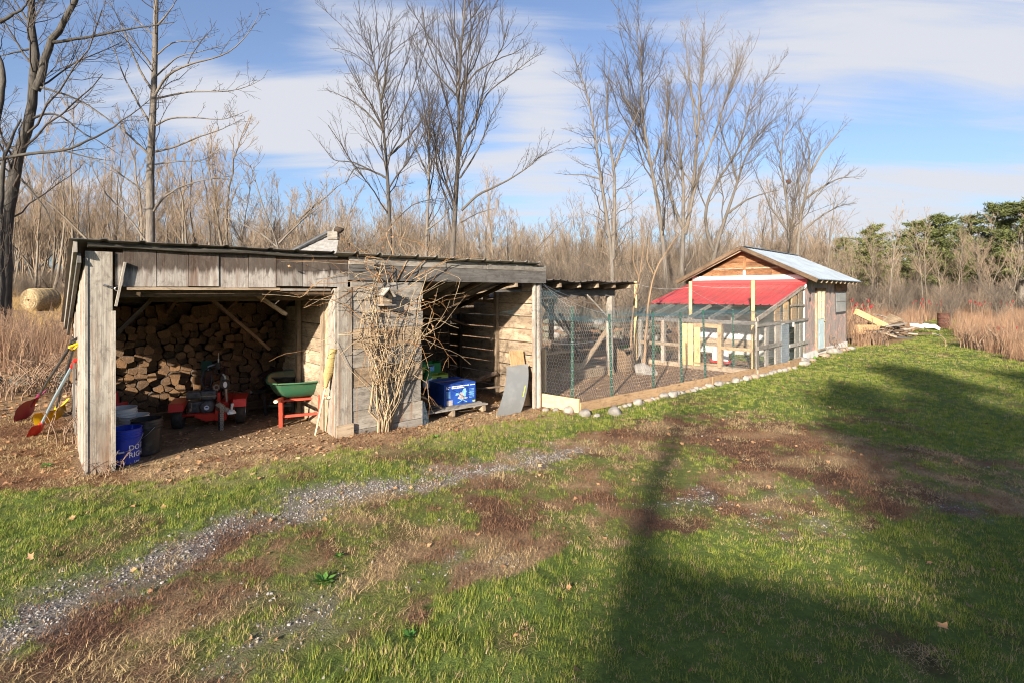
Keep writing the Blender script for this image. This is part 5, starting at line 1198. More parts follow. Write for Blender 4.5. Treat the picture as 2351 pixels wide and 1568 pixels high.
MB().box((gx0-.03, HW/2, 2.87), (.02, 2.1, .05)).build('collar_tie', M['tan'], hut)
MB().box((gx0-.005, HW/2, 2.555), (.03, HW+.04, .145)).build('white_band', M['white'], hut)
z = .50
for i, h in enumerate((.24, .27, .27, .27, .27, .3)):
    if z > 2.3: break
    MB().box((-.015-.004*(i % 2), HW/2, z+h/2), (.02, HW, h-.006)).build('siding_board', M['white'], hut); z += h
z = .02
for i in range(3): MB().box((-.02, HW/2, z+.075), (.035, HW, .145)).build('base_board', M['tan'], hut); z += .155
# roof
mbr = bpy.data.objects.new('roof', None); COL.objects.link(mbr); mbr.parent = hut
def slope_sheet(x0, x1, sgn, mat):
    mb = MB(); w0, w1 = HW/2, (-.44 if sgn < 0 else HW+.44); z0, z1 = 3.56, 2.46
    mb.sheet(lambda u, v: (x0+(x1-x0)*u, w0+(w1-w0)*v, z0+(z1-z0)*v+.012), 1, 1); mb.sheet(lambda u, v: (x1-(x1-x0)*u, w0+(w1-w0)*v, z0+(z1-z0)*v), 1, 1)
    for k in range(3):
        x = x0+(x1-x0)*(k+.5)/3; mb.beam((x, w0, z0+.022), (x, w1, z1+.022), .025, .022)
    mb.beam((x0, w1, z1+.006), (x1, w1, z1+.006), .012, .014)
    return mb.build('roofing_sheet', mat, mbr)
n = 7
for sgn in (-1, 1):
    for i in range(n): x0 = -.38+i*(HL+.75)/n; slope_sheet(x0, x0+(HL+.75)/n-.002, sgn, M['galv'])
    w1 = -.44 if sgn < 0 else HW+.44
    MB().beam((-.40, HW/2, 3.54), (-.40, w1, 2.43), .03, .12).build('barge_board', M['brown'], mbr)
    for i in range(10): x = -.3+i*.6; MB().beam((x, HW/2, 3.47), (x, w1+(.03 if sgn < 0 else -.03), 2.40), .045, .09).build('rafter', M['tan'], mbr)
MB().box((HL/2, HW/2, 3.585), (HL+.75, .22, .012)).build('ridge_cap', M['galv'], mbr)
# red lean-to roof
red = bpy.data.objects.new('lean_to_roof', None); COL.objects.link(red); red.parent = hut
for i in range(4):
    a0 = -.06+i*.96; mb = MB(); x0, x1, z0, z1 = -.03, -2.78, 2.36, 1.735
    prof = []; y = a0
    while y < min(a0+.955, HW+.10)-.01:
        prof += [(y, 0), (y+.17, 0), (y+.185, .022), (y+.205, .022), (y+.22, 0)]; y += .23
    prof = [p for p in prof if p[0] < a0+.955]+[(a0+.957, 0)]
    for (py, pz_) in prof: mb.v += [Vector((x0, py, z0+pz_)), Vector((x1, py, z1+pz_)), Vector((x1, py, z1+pz_-.006)), Vector((x0, py, z0+pz_-.006))]
    for k in range(len(prof)-1):
        for e in range(3): mb.face([k*4+e, k*4+e+1, k*4+5+e, k*4+4+e][::1], [(0, 0)]*4)
    mb.build('roofing_sheet', M['red'], red)
MB().prism([(0, .12), (.03, .12), (.03, .02), (.16, -.03), (.16, -.04), (0, 0)], (-.03, -.08, 2.37), (-1, 0, 0), (0, 0, 1), HW+.18).build('flashing', M['red'], red)
# frame of the lean-to
lt = bpy.data.objects.new('lean_to_frame', None); COL.objects.link(lt); lt.parent = hut
def raf(x): return 2.30+(2.30-1.40)/LD_*x
for i in range(7):
    y = .03+i*(HW-.06)/6; MB().beam((-.03, y, raf(0)-.03), (-LD_, y, raf(-LD_)-.03), .04, .09).build('rafter', M['grey'], lt)
MB().box((-LD_+.02, HW/2, 1.30), (.05, HW+.1, .10)).build('top_plate', M['darkgrey'], lt)
MB().box((-LD_+.02, HW/2, .07), (.05, HW+.1, .14)).build('sill', M['tan'], lt)
for (px, m) in ((1470, 'grey'), (1522, 'greylit'), (1562, 'greylit'), (1655, 'tan')):
    p = FP(px, 800); MB().box((-LD_+.02, p.y, .68), (.09, .10, 1.2)).build('post', M[m], lt)
for (x0, x1, yy) in ((1470, 1578, 780), (1655, 1728, 793)):
    a, b = FP(x0, yy), FP(x1, yy); MB().box((-LD_-.015, (a.y+b.y)/2, .62), (.03, abs(a.y-b.y), .09)).build('rail', M['newdark'] if x0 > 1600 else M['tan'], lt)
# gate of new lumber
gt = bpy.data.objects.new('gate', None); COL.objects.link(gt); gt.parent = hut
for (x0, x1, m) in ((1568, 1580, 'new'), (1581, 1593, 'new'), (1595, 1609, 'new'), (1648, 1657, 'newdark')):
    a, b = FP(x0, 790), FP(x1, 790); MB().box((-LD_-.03, (a.y+b.y)/2, .66), (.025, abs(a.y-b.y)-.006, 1.12)).build('upright', M[m], gt)
a, b = FP(1594, 742), FP(1650, 742); MB().box((-LD_-.034, (a.y+b.y)/2, 1.19), (.03, abs(a.y-b.y), .11)).build('top_rail', M['newdark'], gt); MB().box((-LD_-.034, (a.y+b.y)/2, .17), (.03, abs(a.y-b.y), .05)).build('bottom_rail', M['newdark'], gt)
# side of the lean-to: studs, rails and scrap panels
for (x0, x1, y0, y1, m, nm) in ((1736, 1741, 735, 853, 'grey', 'stud'), (1756, 1763, 742, 843, 'grey', 'stud'), (1779, 1791, 745, 838, 'greylit', 'stud'), (1793, 1810, 745, 838, 'galvp', 'metal_panel'), (1825, 1832, 745, 832, 'grey', 'stud'), (1836, 1842, 742, 826, 'grey', 'stud'),
                                (1778, 1790, 700, 738, 'newdark', 'board'), (1797, 1809, 686, 738, 'ply', 'board'), (1817, 1828, 672, 737, 'newdark', 'board'), (1833, 1843, 665, 737, 'tan', 'board'), (1790, 1796, 694, 737, 'darkgrey', 'board')):
    a, b, c = SP(x0, y0), SP(x1, y0), SP((x0+x1)/2, y1); z1 = min(SP((x0+x1)/2, y0).z, raf((a.x+b.x)/2)-.08)
    MB().box(((a.x+b.x)/2, 0, (z1+max(c.z, .02))/2), (abs(b.x-a.x), .04, z1-max(c.z, .02))).build(nm, M['galv'] if m == 'galvp' else M[m], lt)
for (x0, x1, y, h) in ((1736, 1853, 740, .07), (1737, 1792, 794, .10), (1810, 1853, 789, .10), (1812, 1845, 702, .04)):
    a, b = SP(x0, y), SP(x1, y); zc = (a.z+b.z)/2; MB().box(((a.x+b.x)/2, -.035, zc), (abs(b.x-a.x), .035, h)).build('rail', M['grey'], lt)
MB().beam((-.03, -.03, raf(0)), (-LD_, -.03, raf(-LD_)), .04, .11).build('rake_board', M['greylit'], lt)
# small hatch, step and feeders inside the run
MB().box((-.05, .55, .62), (.03, .55, .75)).build('hatch', M['brown'], hut)
for (px, py) in ((1642, 824), (1666, 824)):
    q = FP(px, py, 1.0); o = thing('poultry_feeder', 'red and white poultry feeder in the run, %s of two' % ('left' if px < 1650 else 'right'), 'feeder', HU.W(q.x, q.y, .05), 0, 'poultry feeders in the run')
    MB().lathe([(0, .06), (.13, .06), (.15, .12), (.14, .12), (.12, .08), (0, .08)], 18).build('dish', M['feeder'], o, True); MB().lathe([(.085, .08), (.085, .40), (.06, .46), (0, .47)], 18).build('hopper', M['whiteplastic'], o, True)
# side wall: door and window
d0, d1 = SP(1873.5, 668), SP(1889, 802); dz0, dz1 = .22, 2.12; dx0, dx1 = d0.x, d1.x; dc = (dx0+dx1)/2; dw = dx1-dx0
door = MB().box((dc, -.025, (dz0+dz1)/2), (dw, .045, dz1-dz0)).build('door', M['doorpaint'], hut)
MB().box((dc, -.051, 1.65), (dw*.70, .008, .86)).build('glass', M['glass'], door)
for k in range(4): MB().box((dc-dw*.35+dw*.70*k/3, -.06, 1.65), (.035 if k in (0, 3) else .024, .012, .88)).build('muntin', M['lite'], door)
for k in range(4): MB().box((dc, -.0575, 1.22+.86*k/3), (dw*.70, .011, .03)).build('muntin', M['lite'], door)
for k in range(2): MB().box((dc, -.052, .48+k*.40), (dw*.62, .008, .30)).build('door_panel', M['doorpaint'], door, False, .004)
MB().rock((dx1-.08, -.085, 1.12), .028, 3, 2, 1).build('knob', M['brass'], door, True)
for s_ in (0, 1): MB().box((dx0-.05 if not s_ else dx1+.05, -.03, (dz0+dz1)/2+.03), (.09, .06, dz1-dz0+.08)).build('door_jamb', M['tan'], hut)
MB().box((dc, -.04, dz1+.05), (dw+.26, .08, .09)).build('door_lintel', M['cedar'], hut); MB().box((dc, -.06, dz0-.02), (dw+.1, .12, .04)).build('door_sill', M['tan'], hut)
a, b = SP(1917.6, 672), SP(1940, 718); wz1, wz0 = a.z, b.z-.02; wc = (a.x+b.x)/2; ww = b.x-a.x
win = MB().box((wc, -.012, (wz0+wz1)/2), (ww, .03, wz1-wz0)).build('window', M['screen'], hut); MB().box((wc, -.03, (wz0+wz1)/2+.02), (ww-.10, .008, wz1-wz0-.10)).build('pane', M['glass'], win); MB().box((wc, -.036, (wz0+wz1)/2+.05), (ww-.08, .006, .03)).build('sash', M['steel'], win)
MB().box((HL+.0, -.012, 1.35), (.06, .03, 2.25)).build('corner_trim', M['darkgrey'], hut); MB().box((wc+.05, -.02, wz1+.25), (ww+.3, .03, .42)).build('patch_panel', M['cedar'], hut)
MB().box((dx0-.75, -.015, 1.85), (.12, .02, .12)).build('vent', M['black'], hut)
MB().rock((-.12, -.02, 2.26), (.10, .08, .12), 4, 2).build('yard_lamp', M['whiteplastic'], hut, True)

# ------------------------------------------------------------------ chicken pen
pen = thing('poultry_pen', 'chicken wire pen with green steel posts and new board kerb', 'pen', (PB.x, PB.y, 0), PN.rz)
def pb(p): return PN.L((p.x, p.y, p.z))
a = pb(PA); MB().beam((a.x, a.y, .135), (0, 0, .125), .04, .235).build('kerb_board', M['new'], pen, False, .004)
cuts = [0.02, 2.75, 4.35, PNL]
for i in range(3): MB().beam((cuts[i], .0, .095), (cuts[i+1]-.006, .0+.01*(i % 2), .09), .04, .175).build('kerb_board', M['newdark'], pen, False, .004)
MB().beam((PNL, 0, .10), (PNL+1.0, .10, .10), .04, .2).build('kerb_board', M['newdark'], pen)
v = pb(gp(1247, 925)); MB().box((v.x+.02, v.y, .62), (.035, .10, .80)).build('upright_board', M['new'], pen)
tp = []
for (x, y, yt, lx) in ((1313.6, 919, 703, 1313.5), (1405, 909, 722, 1399), (1500.6, 892, 718, 1499.5), (1565.6, 880.6, 718, 1562), (1620, 870, 713, 1614), (1684.6, 855.7, 710, 1683)):
    g_ = gp(x, y); t_ = atd(lx, yt, g_.y); b_ = pb(g_); t2_ = pb(t_); mb = MB(); mb.beam((b_.x, b_.y, -.1), (t2_.x, t2_.y, t_.z), .006, .05); mb.beam((b_.x, b_.y+.016, -.1), (t2_.x, t2_.y+.016, t_.z), .032, .006); post = mb.build('post', M['greenpost'], pen); tp.append((b_, Vector((t2_.x, t2_.y, t_.z))))
    for k in range(9):
        f = .12+k*.1; q = Vector((b_.x, b_.y, 0)).lerp(Vector((t2_.x, t2_.y, t_.z)), f); MB().tube([q+Vector((-.035, -.012, .0)), q+Vector((.035, -.012, .006))], .0055, 5).build('wire_tie', M['chain'], post)
for (x, yb, yt) in ((1459, 832, 647), (1585, 838, 647), (1728.5, 850, 645)):
    g_ = gp(x, yb); t_ = atd(x, yt, g_.y); b_ = pb(g_); MB().box((b_.x, b_.y, t_.z/2), (.085, .04, t_.z), Matrix.Rotation(-.75, 3, 'Z')).build('timber_post', M['new'], pen)
# wire netting
def netting(o, e1, e2, L, H, cw, ch, top=None):
    """hexagonal mesh on the plane o + a e1 + b e2"""
    o, e1, e2 = map(np.array, (o, e1, e2)); E = []; na = int(L/cw)+1; nb = int(H/ch)+2
    i, j = np.meshgrid(np.arange(na), np.arange(nb), indexing='ij'); off = (j % 2)*.5
    bx = (i+off)*cw; by = j*ch
    A0 = np.stack([bx, by-.28*ch], -1); A1 = np.stack([bx, by+.28*ch], -1)
    E.append((A0, A1)); E.append((A1, np.stack([bx+.5*cw, by+.72*ch], -1))); E.append((A1, np.stack([bx-.5*cw, by+.72*ch], -1)))
    P0 = np.concatenate([q[0].reshape(-1, 2) for q in E]); P1 = np.concatenate([q[1].reshape(-1, 2) for q in E]); m = (P0+P1)/2
    k = (m[:, 0] >= 0) & (m[:, 0] <= L) & (m[:, 1] >= 0) & (m[:, 1] <= (top(m[:, 0]) if top else H)); P0, P1 = P0[k], P1[k]
    W = lambda p: o+p[:, :1]*e1+p[:, 1:]*e2+np.stack([vnoise(p[:, 0]*3, p[:, 1]*3, 5)*.03-.015, vnoise(p[:, 0]*3, p[:, 1]*3, 8)*.03-.015, np.zeros(len(p))], -1)
    return np.stack([W(P0), W(P1)], 1)
A = Arr(); wr = .0016
ax_ = Vector((a.x, a.y, 0)); e1 = (-ax_).normalized()
E = netting((ax_.x, ax_.y, .20), (e1.x, e1.y, 0), (0, 0, 1), ax_.length, 2.1, .055, .062, lambda q: 2.0-.40*q/ax_.length); A.add(tubes(E, np.full(E.shape[:2], wr), 3))
E = netting((.0, .015, .20), (1, 0, 0), (0, 0, 1), PNL, 1.45, .055, .062, lambda q: 1.38+.02*np.sin(q*3)); A.add(tubes(E, np.full(E.shape[:2], wr), 3))
tag(link('wire_netting', A.mesh('wire_netting'), M['wire'], pen), kind='stuff')
A = Arr()   # netting wrapped on the corner log
cl = pb(SH.W(Lw-.08, .06)); th = np.linspace(0, 2*PI, 13)[:-1]; E = []
for j in range(22):
    z = 1.05+j*.055
    for i in range(12):
        t0 = 2*PI*(i+.5*(j % 2))/12; t1 = t0+PI/12; q = lambda t, zz: (cl.x+.09*math.cos(t), cl.y+.09*math.sin(t), zz)
        E += [(q(t0, z), q(t0, z+.02)), (q(t0, z+.02), q(t1, z+.055)), (q(t0, z+.02), q(t0-PI/12, z+.055))]
E = np.array(E); A.add(tubes(E, np.full(E.shape[:2], wr), 3)); tag(link('wrapped_netting', A.mesh('wrapped_netting'), M['wire'], pen), kind='stuff')
# netting on the run under the red roof (front and side)
A = Arr(); q = pb(HU.W(-LD_-.04, HW)); q2 = pb(HU.W(-LD_-.04, 0)); e = (q2-q); Ln = Vector((e.x, e.y)).length; e.normalize()
E = netting((q.x, q.y, .1), (e.x, e.y, 0), (0, 0, 1), Ln, 1.2, .07, .078); A.add(tubes(E, np.full(E.shape[:2], wr), 3))
q3 = pb(HU.W(0, -.05)); e = (q3-q2); Ln = Vector((e.x, e.y)).length; e.normalize(); E = netting((q2.x, q2.y, .1), (e.x, e.y, 0), (0, 0, 1), Ln, 1.7, .07, .078, lambda t: 1.2+.18*t); A.add(tubes(E, np.full(E.shape[:2], wr), 3))
# slope between red roof and front plate
s0_ = pb(HU.W(-2.75, HW)); s1_ = pb(HU.W(-LD_, HW)); s2_ = pb(HU.W(-LD_, 0)); e = (s2_-s1_).normalized(); f = Vector((s0_.x-s1_.x, s0_.y-s1_.y, .31)); E = netting((s1_.x, s1_.y, 1.43), tuple(e), tuple(f.normalized()), HW, f.length, .07, .078); A.add(tubes(E, np.full(E.shape[:2], wr), 3))
tag(link('run_netting', A.mesh('run_netting'), M['wiregreen'], pen), kind='stuff')
# teal bird net stretched over the pen, sagging
def birdnet():
    r = np.random.default_rng(4); n1, n2 = 118, 46; U, V = np.meshgrid(np.linspace(0, 1, n1), np.linspace(0, 1, n2), indexing='ij')
    c00 = np.array(pb(SH.W(Lw-.05, .05)).to_tuple()); c00[2] = 2.22
    X = -.75+(PNL+.8)*U; Yq = V*(3.6-.8*U)+.0; Zq = 1.60+.06*np.sin(U*19)*(1-V)-.10*np.sin(PI*V)+.10*V+.5*np.exp(-((X+.8)/.55)**2)*np.exp(-V*3)
    bunch = np.exp(-V*6)*.06*np.sin(U*60); Zq = Zq+bunch-.03*np.exp(-V*5)*np.abs(np.sin(U*19))
    P_ = np.stack([X+r.normal(0, .012, X.shape), Yq+r.normal(0, .012, X.shape), Zq+r.normal(0, .01, X.shape)], -1)
    A = Arr(); E = np.concatenate([np.stack([P_[:-1, 1:], P_[1:, :-1]], 2).reshape(-1, 2, 3), np.stack([P_[:-1, :-1], P_[1:, 1:]], 2).reshape(-1, 2, 3)]); A.add(tubes(E, np.full(E.shape[:2], .0007), 3))
    # gathered hem along the fence top
    for k in range(5):
        t = np.linspace(0, 1, 60); hem = np.stack([-.75+(PNL+.7)*t, .03+.05*np.sin(t*31+k)+r.normal(0, .01, 60), 1.60+.5*np.exp(-((-.75+(PNL+.7)*t+.8)/.55)**2)-.05*np.abs(np.sin(t*PI*6))+.03*np.sin(t*43+k*1.7)+r.normal(0, .008, 60)], -1); A.add(tubes(hem[None], np.full((1, 60), .0016), 4))
    c = r.uniform(0, 1, (110, 3)); p = np.array([-.85, -.15, 1.55])+c*np.array([.30, .25, .6]); d = r.normal(0, .06, (110, 3)); A.add(tubes(np.stack([p, p+d], 1), np.full((110, 2), .0013), 3))
    tag(link('bird_net', A.mesh('bird_net'), M['teal'], pen), kind='stuff')
birdnet()
for (x0, y0, d0_, x1, y1, d1_, sag, m) in ((1246, 650, 9.5, 1313, 706, 10.0, .05, 'chain'), (1246, 655, 9.5, 1405, 722, 10.4, .1, 'chain'), (1459, 652, 15, 1585, 660, 14.8, .1, 'wire'), (1585, 655, 14.8, 1728, 660, 14.0, .05, 'wire'), (1590, 668, 14.8, 1684, 712, 13.4, .05, 'wire'), (1250, 655, 10.2, 1459, 700, 15, .2, 'wire'), (1313, 790, 10, 1405, 775, 10.4, .02, 'chain'), (1246, 782, 9.6, 1313, 790, 10, .02, 'chain')):
    p, q = pb(atd(x0, y0, d0_)), pb(atd(x1, y1, d1_)); pts = [p.lerp(q, t/8)-Vector((0, 0, sag*4*(t/8)*(1-t/8))) for t in range(9)]; MB().tube(pts, .004, 5).build('tie_wire', M[m], pen)
# ------------------------------------------------------------------ open shelter in the pen
she = thing('pen_shelter', 'low open pole shelter with sagging metal roof inside the pen', 'shelter', SH.W(Lw, 0, 0), SH.rz)
lp_ = SH.L(gp(1399, 858)); ux, uw = lp_.x-Lw, lp_.y
rw = random.Random(9); bw = uw+2.0
MB().tube([(ux, uw, -.1), (ux+.02, uw, .6), (ux-.01, uw, 1.3), (ux+.01, uw, 1.98)], [.10, .095, .09, .09], 12).build('log_post', M['greylit'], she, True)
MB().tube([(ux+.03, uw+.05, .9), (ux+.16, uw-.02, 1.0)], [.035, .03], 7).build('branch_stub', M['tan'], she, True)
MB().box((ux-1.9, uw, 2.06), (4.1, .12, .16)).build('front_beam', M['darkgrey'], she)
for k, x_ in enumerate((ux-.05, ux-2.1)): MB().box((x_, bw, .9), (.11, .11, 1.9)).build('back_post', M['brown'], she)
MB().box((ux-1.9, bw, 1.83), (4.1, .10, .14)).build('back_beam', M['brown'], she)
for i in range(7): x_ = ux-3.6+i*.66; MB().beam((x_, uw-.40, 2.245), (x_, bw+.3, 1.94), .06, .10).build('rafter', M['tan'], she)
for i in range(5):
    x0 = ux-3.9+i*.9; ribbed(x0, x0+.91, uw-.48, bw+.4, 2.33+.01*(i % 2), 2.00, .23, .02, 0, 'roofing_sheet', M['roofdark'], she, ripple=.018)
P2 = lambda x, y, w: (lambda q: Vector((q.x-Lw, q.y, q.z)))(SH.P(x, y, w))
for (x0, y0, x1, y1, w_, m) in ((1344, 678, 1398, 735, uw-.08, 'greylit'), (1245, 697, 1335, 800, uw+1.0, 'darkgrey'), (1285, 720, 1312, 765, bw-.1, 'darkgrey'), (1398, 752, 1330, 850, uw+.1, 'tan'), (1315, 790, 1370, 868, uw+.9, 'darkgrey')):
    MB().beam(P2(x0, y0, w_), P2(x1, y1, w_), .04, .12, up=(0, 1, 0)).build('brace', M[m], she)
MB().box((ux-.9, uw+.05, .10), (1.9, .16, .20)).build('sill_log', M['tan'], she); MB().beam((ux-.02, uw-.1, .09), (ux+.02, bw, .09), .15, .18).build('sill_log', M['tan'], she)
for k, (h, z) in enumerate(((.16, .12), (.17, .30), (.03, .43))): MB().box((ux-.6, bw-.45, z), (3.2, .04 if k < 2 else .25, h)).build('box_board', M['newdark'] if k == 2 else M['brown'], she)
# stump, boulder and small trees inside the pen
st = gp(1428, 850); o = thing('tree_stump', 'split weathered stump beside the pen shelter', 'stump', (st.x, st.y, 0))
mb = MB(); mb.sheet(lambda u, v: ((.30+.05*math.sin(u*25)-.06*v)*math.cos(2*PI*u)+.05, (.24+.04*math.sin(u*19)-.05*v)*math.sin(2*PI*u), -.05+v*(.62+.14*math.sin(2*PI*u*2+1)+.06*math.sin(u*37))), 28, 5); mb.build('stump_body', M['brown'], o); mb = MB(); mb.sheet(lambda u, v: ((.24*v)*math.cos(2*PI*u)+.05, .19*v*math.sin(2*PI*u), .42+.13*v), 20, 3); mb.build('stump_hollow', M['logbark'], o)
b_ = gp(1478, 858); o = thing('boulder', 'pale rounded boulder in the pen near the thin trees', 'boulder', (b_.x, b_.y, 0)); MB().rock((0, 0, .06), (.36, .26, .22), 12, 3).build('stone', M['stonepale'], o, True)
# stones along the kerb
rr = random.Random(15)
px_l = [(1253, 942, .09, 'stone'), (1275, 943, .10, 'stone'), (1306, 946, .13, 'stonepale'), (1341, 952, .16, 'stone'), (1370, 955, .08, 'stonepale'), (1411, 949, .19, 'stone')]
pos = [(gp(x, y), r_*.82, m) for (x, y, r_, m) in px_l]
t_ = .75
while t_ < PNL-.1:
    r_ = rr.choice((.05, .06, .07, .08, .09, .10, .12)); q = PN.W(t_+r_, -.07-r_*.6+rr.uniform(-.03, .01)); pos.append((q, r_, rr.choice(('stone', 'stonepale', 'stonepale', 'stonebrown', 'stone')))); t_ += r_*2*rr.uniform(.85, 1.25)
words = {'stone': 'grey', 'stonepale': 'pale', 'stonebrown': 'brown'}
for i, (q, r_, m) in enumerate(pos):
    z_ = gz1(q.x, q.y); lab = '%s %s field stone lying along the outside of the pen kerb' % ('small' if r_ < .065 else 'large' if r_ > .11 else 'fist-sized' if r_ < .085 else 'middling', words[m])
    if i < 6: lab = '%s field stone at the pen corner, %s from the shed post' % (words[m], ('first', 'second', 'third', 'fourth', 'fifth', 'sixth')[i])
    o = MB().rock((0, 0, r_*.45), (r_*rr.uniform(1, 1.35), r_*rr.uniform(.75, 1), r_*rr.uniform(.6, .85)), 100+i, 2).build('field_stone', M[m], None, True); o.location = (q.x, q.y, z_-.025); o.rotation_euler = (0, 0, PN.rz+rr.uniform(-.5, .5)); tag(o, lab, 'stone', 'stones along the pen kerb')
# dry stone wall behind the pen
sw0, sw1 = gp(1262, 815), gp(1560, 800)
o = thing('dry_stone_wall', 'low mossy dry stone wall of rough stones behind the pen', 'stone wall', (sw0.x, sw0.y+1.2, 0)); d = sw1-sw0; Ls = d.length; d.normalize()
rows = 5
for k in range(rows):
    t_ = 0
    while t_ < Ls:
        r_ = rr.uniform(.14, .24); MB().rock((d.x*t_, d.y*t_+rr.uniform(-.15, .15)+k*.04, .10+k*.22+rr.uniform(-.04, .04)), (r_, r_*.8, r_*rr.uniform(.55, .8)), int(t_*100)+k, 2).build('stone', M['moss'] if rr.random() < .75 else M['stone'], o, True); t_ += r_*1.7
for k in range(2):                                   # its tumbled end by the field on the left
    pass
lw0, lw1 = gpt(-60, 890), gpt(168, 880)
o = thing('tumbled_stone_row', 'low row of tumbled mossy stones left of the woodshed', 'stone wall', (lw0.x, lw0.y, lw0.z)); d = lw1-lw0; Ls = Vector((d.x, d.y)).length; d = Vector((d.x, d.y, 0)).normalized()
for k in range(3):
    t_ = 0
    while t_ < Ls+.6:
        r_ = rr.uniform(.13, .26); x_, y_ = d.x*t_, d.y*t_+k*.16; MB().rock((x_, y_, -.06+k*.07+Z(lw0.x+x_, lw0.y+y_)-lw0.z), (r_*1.1, r_*.8, r_*.5), int(t_*77)+k+5, 2).build('stone', M['moss'], o, True); t_ += r_*1.9
# ------------------------------------------------------------------ bare trees
def resample(p, k):
    p = np.asarray(p, float); s = np.concatenate([[0], np.cumsum(np.linalg.norm(np.diff(p, axis=0), axis=1))]); t = np.linspace(0, s[-1], k)
    q = np.stack([np.interp(t, s, p[:, i]) for i in range(3)], -1)
    for _ in range(2): q[1:-1] = .25*q[:-2]+.5*q[1:-1]+.25*q[2:]
    return q
def sprout(P, R, per, ang, ratio, r, k=5, tmin=.2, up=.25, curl=.2, rmul=.5, lmin=0.0, tmax=1.0, lmax=9.):
    """side shoots for every polyline of P [N,K,3]; returns P2,R2"""
    N, K, _ = P.shape; L = np.linalg.norm(np.diff(P, axis=1), axis=2).sum(1)
    cnt = np.maximum(1, np.round(per*(L if per > 0 else 1)*r.uniform(.8, 1.2, N)).astype(int)) if np.isscalar(per) else per
    pi = np.repeat(np.arange(N), cnt); m = len(pi); t = tmin+(tmax-tmin)*r.uniform(0, 1, m)**.85
    f = t*(K-1); i = np.clip(f.astype(int), 0, K-2); fr = (f-i)[:, None]
    st = P[pi, i]*(1-fr)+P[pi, i+1]*fr; rad = R[pi, i]*(1-fr[:, 0])+R[pi, i+1]*fr[:, 0]
    D = P[pi, i+1]-P[pi, i]; D /= np.linalg.norm(D, axis=1, keepdims=True)+1e-9
    q = r.normal(0, 1, (m, 3)); q -= D*(q*D).sum(1, keepdims=True); q /= np.linalg.norm(q, axis=1, keepdims=True)+1e-9
    a = np.radians(r.normal(ang, 9, m))[:, None]; d = D*np.cos(a)+q*np.sin(a); d[:, 2] += up*r.uniform(.3, 1.3, m); d /= np.linalg.norm(d, axis=1, keepdims=True)
    ln = np.clip(L[pi]*ratio*(1.08-.75*t)*r.uniform(.55, 1.3, m), lmin, lmax)[:, None, None]; tt = np.linspace(0, 1, k)[None, :, None]
    c = r.normal(0, curl, (m, 1, 3)); c[:, :, 2] += up*.6; P2 = st[:, None]+(d[:, None]*tt+c*tt*tt)*ln
    P2[:, 1:] += r.normal(0, .018, (m, k-1, 3))*ln
    r0 = np.clip(np.minimum(rad*.72, rmul*ln[:, 0, 0]*.018+.002), .0025, None); R2 = r0[:, None]*np.linspace(1, .35, k)[None]
    return P2, R2
def tree(name, label, stems, d, r, specs, bark_, twig_, group=None, base=None, tw=1.0, dep=.35, minr=.004):
    """stems: (picture polyline, width at foot px, width at tip px); d: distance"""
    ps = []; rs_ = []
    for si, (pts, w0, w1) in enumerate(stems):
        off = 0 if si == 0 else r.uniform(-1, 1)*dep
        q = np.array([atd(x, y, d+off*min(1, i/2.5)+(r.normal(0, .12*dep) if i else 0)) for i, (x, y) in enumerate(pts)]); K = 18
        ps.append(resample(q, K)); rr_ = np.linspace(w0*.92, w1*.6, K)*d/F/2; ps[-1][1:-1] += r.normal(0, .25*rr_.mean(), (K-2, 3)); rs_.append(rr_)
    b = ps[0][0]; zb = Z(b[0], b[1])
    if b[2] > zb: ps[0] = resample(np.concatenate([[[b[0]+(b[0]-ps[0][4][0])*.2, b[1], zb-.2]], ps[0]]), 18)
    O = np.array([b[0], b[1], zb]); ps = np.array(ps)-O; rs_ = np.array(rs_)
    rs_[0, :2] *= [1.35, 1.12]
    o = thing(name, label, 'tree', O, 0, group)
    A = Arr().add(tubes(ps, rs_, 9)); link('trunk', A.mesh('trunk'), bark_, o, True)
    C = Arr(); P_, R_ = ps, rs_
    for k, sp in enumerate(specs):
        P_, R_ = sprout(P_, R_, r=r, **sp); R_ = np.maximum(R_, minr)*tw; C.add(tubes(P_, R_, 5 if k == 0 else 3))
        if k == 0: P_ = np.concatenate([P_, resample_many(ps[:, 9:], P_.shape[1])]); R_ = np.concatenate([R_, rs_[:, np.linspace(9, 17, R_.shape[1]).astype(int)]])
    link('crown', C.mesh('crown'), twig_, o, True); return o
def resample_many(P, k): return np.array([resample(p, k) for p in P])
rt = np.random.default_rng(55)
A1 = lambda pts: [(x*.371, y*.371) for x, y in pts]
A2 = lambda pts: [(551+x*.41, y*.41) for x, y in pts]
A3 = lambda pts: [(1224.5+x*.3906, 30.6+y*.3906) for x, y in pts]
SPB = [dict(per=1.5, ang=50, ratio=.30, k=7, tmin=.22, up=.18, curl=.14, lmax=4.5), dict(per=3.2, ang=42, ratio=.42, k=5, tmin=.2, up=.18, curl=.2, lmax=1.7), dict(per=5.5, ang=40, ratio=.42, k=3, tmin=.25, up=.1, curl=.2, lmin=.12, lmax=.55)]
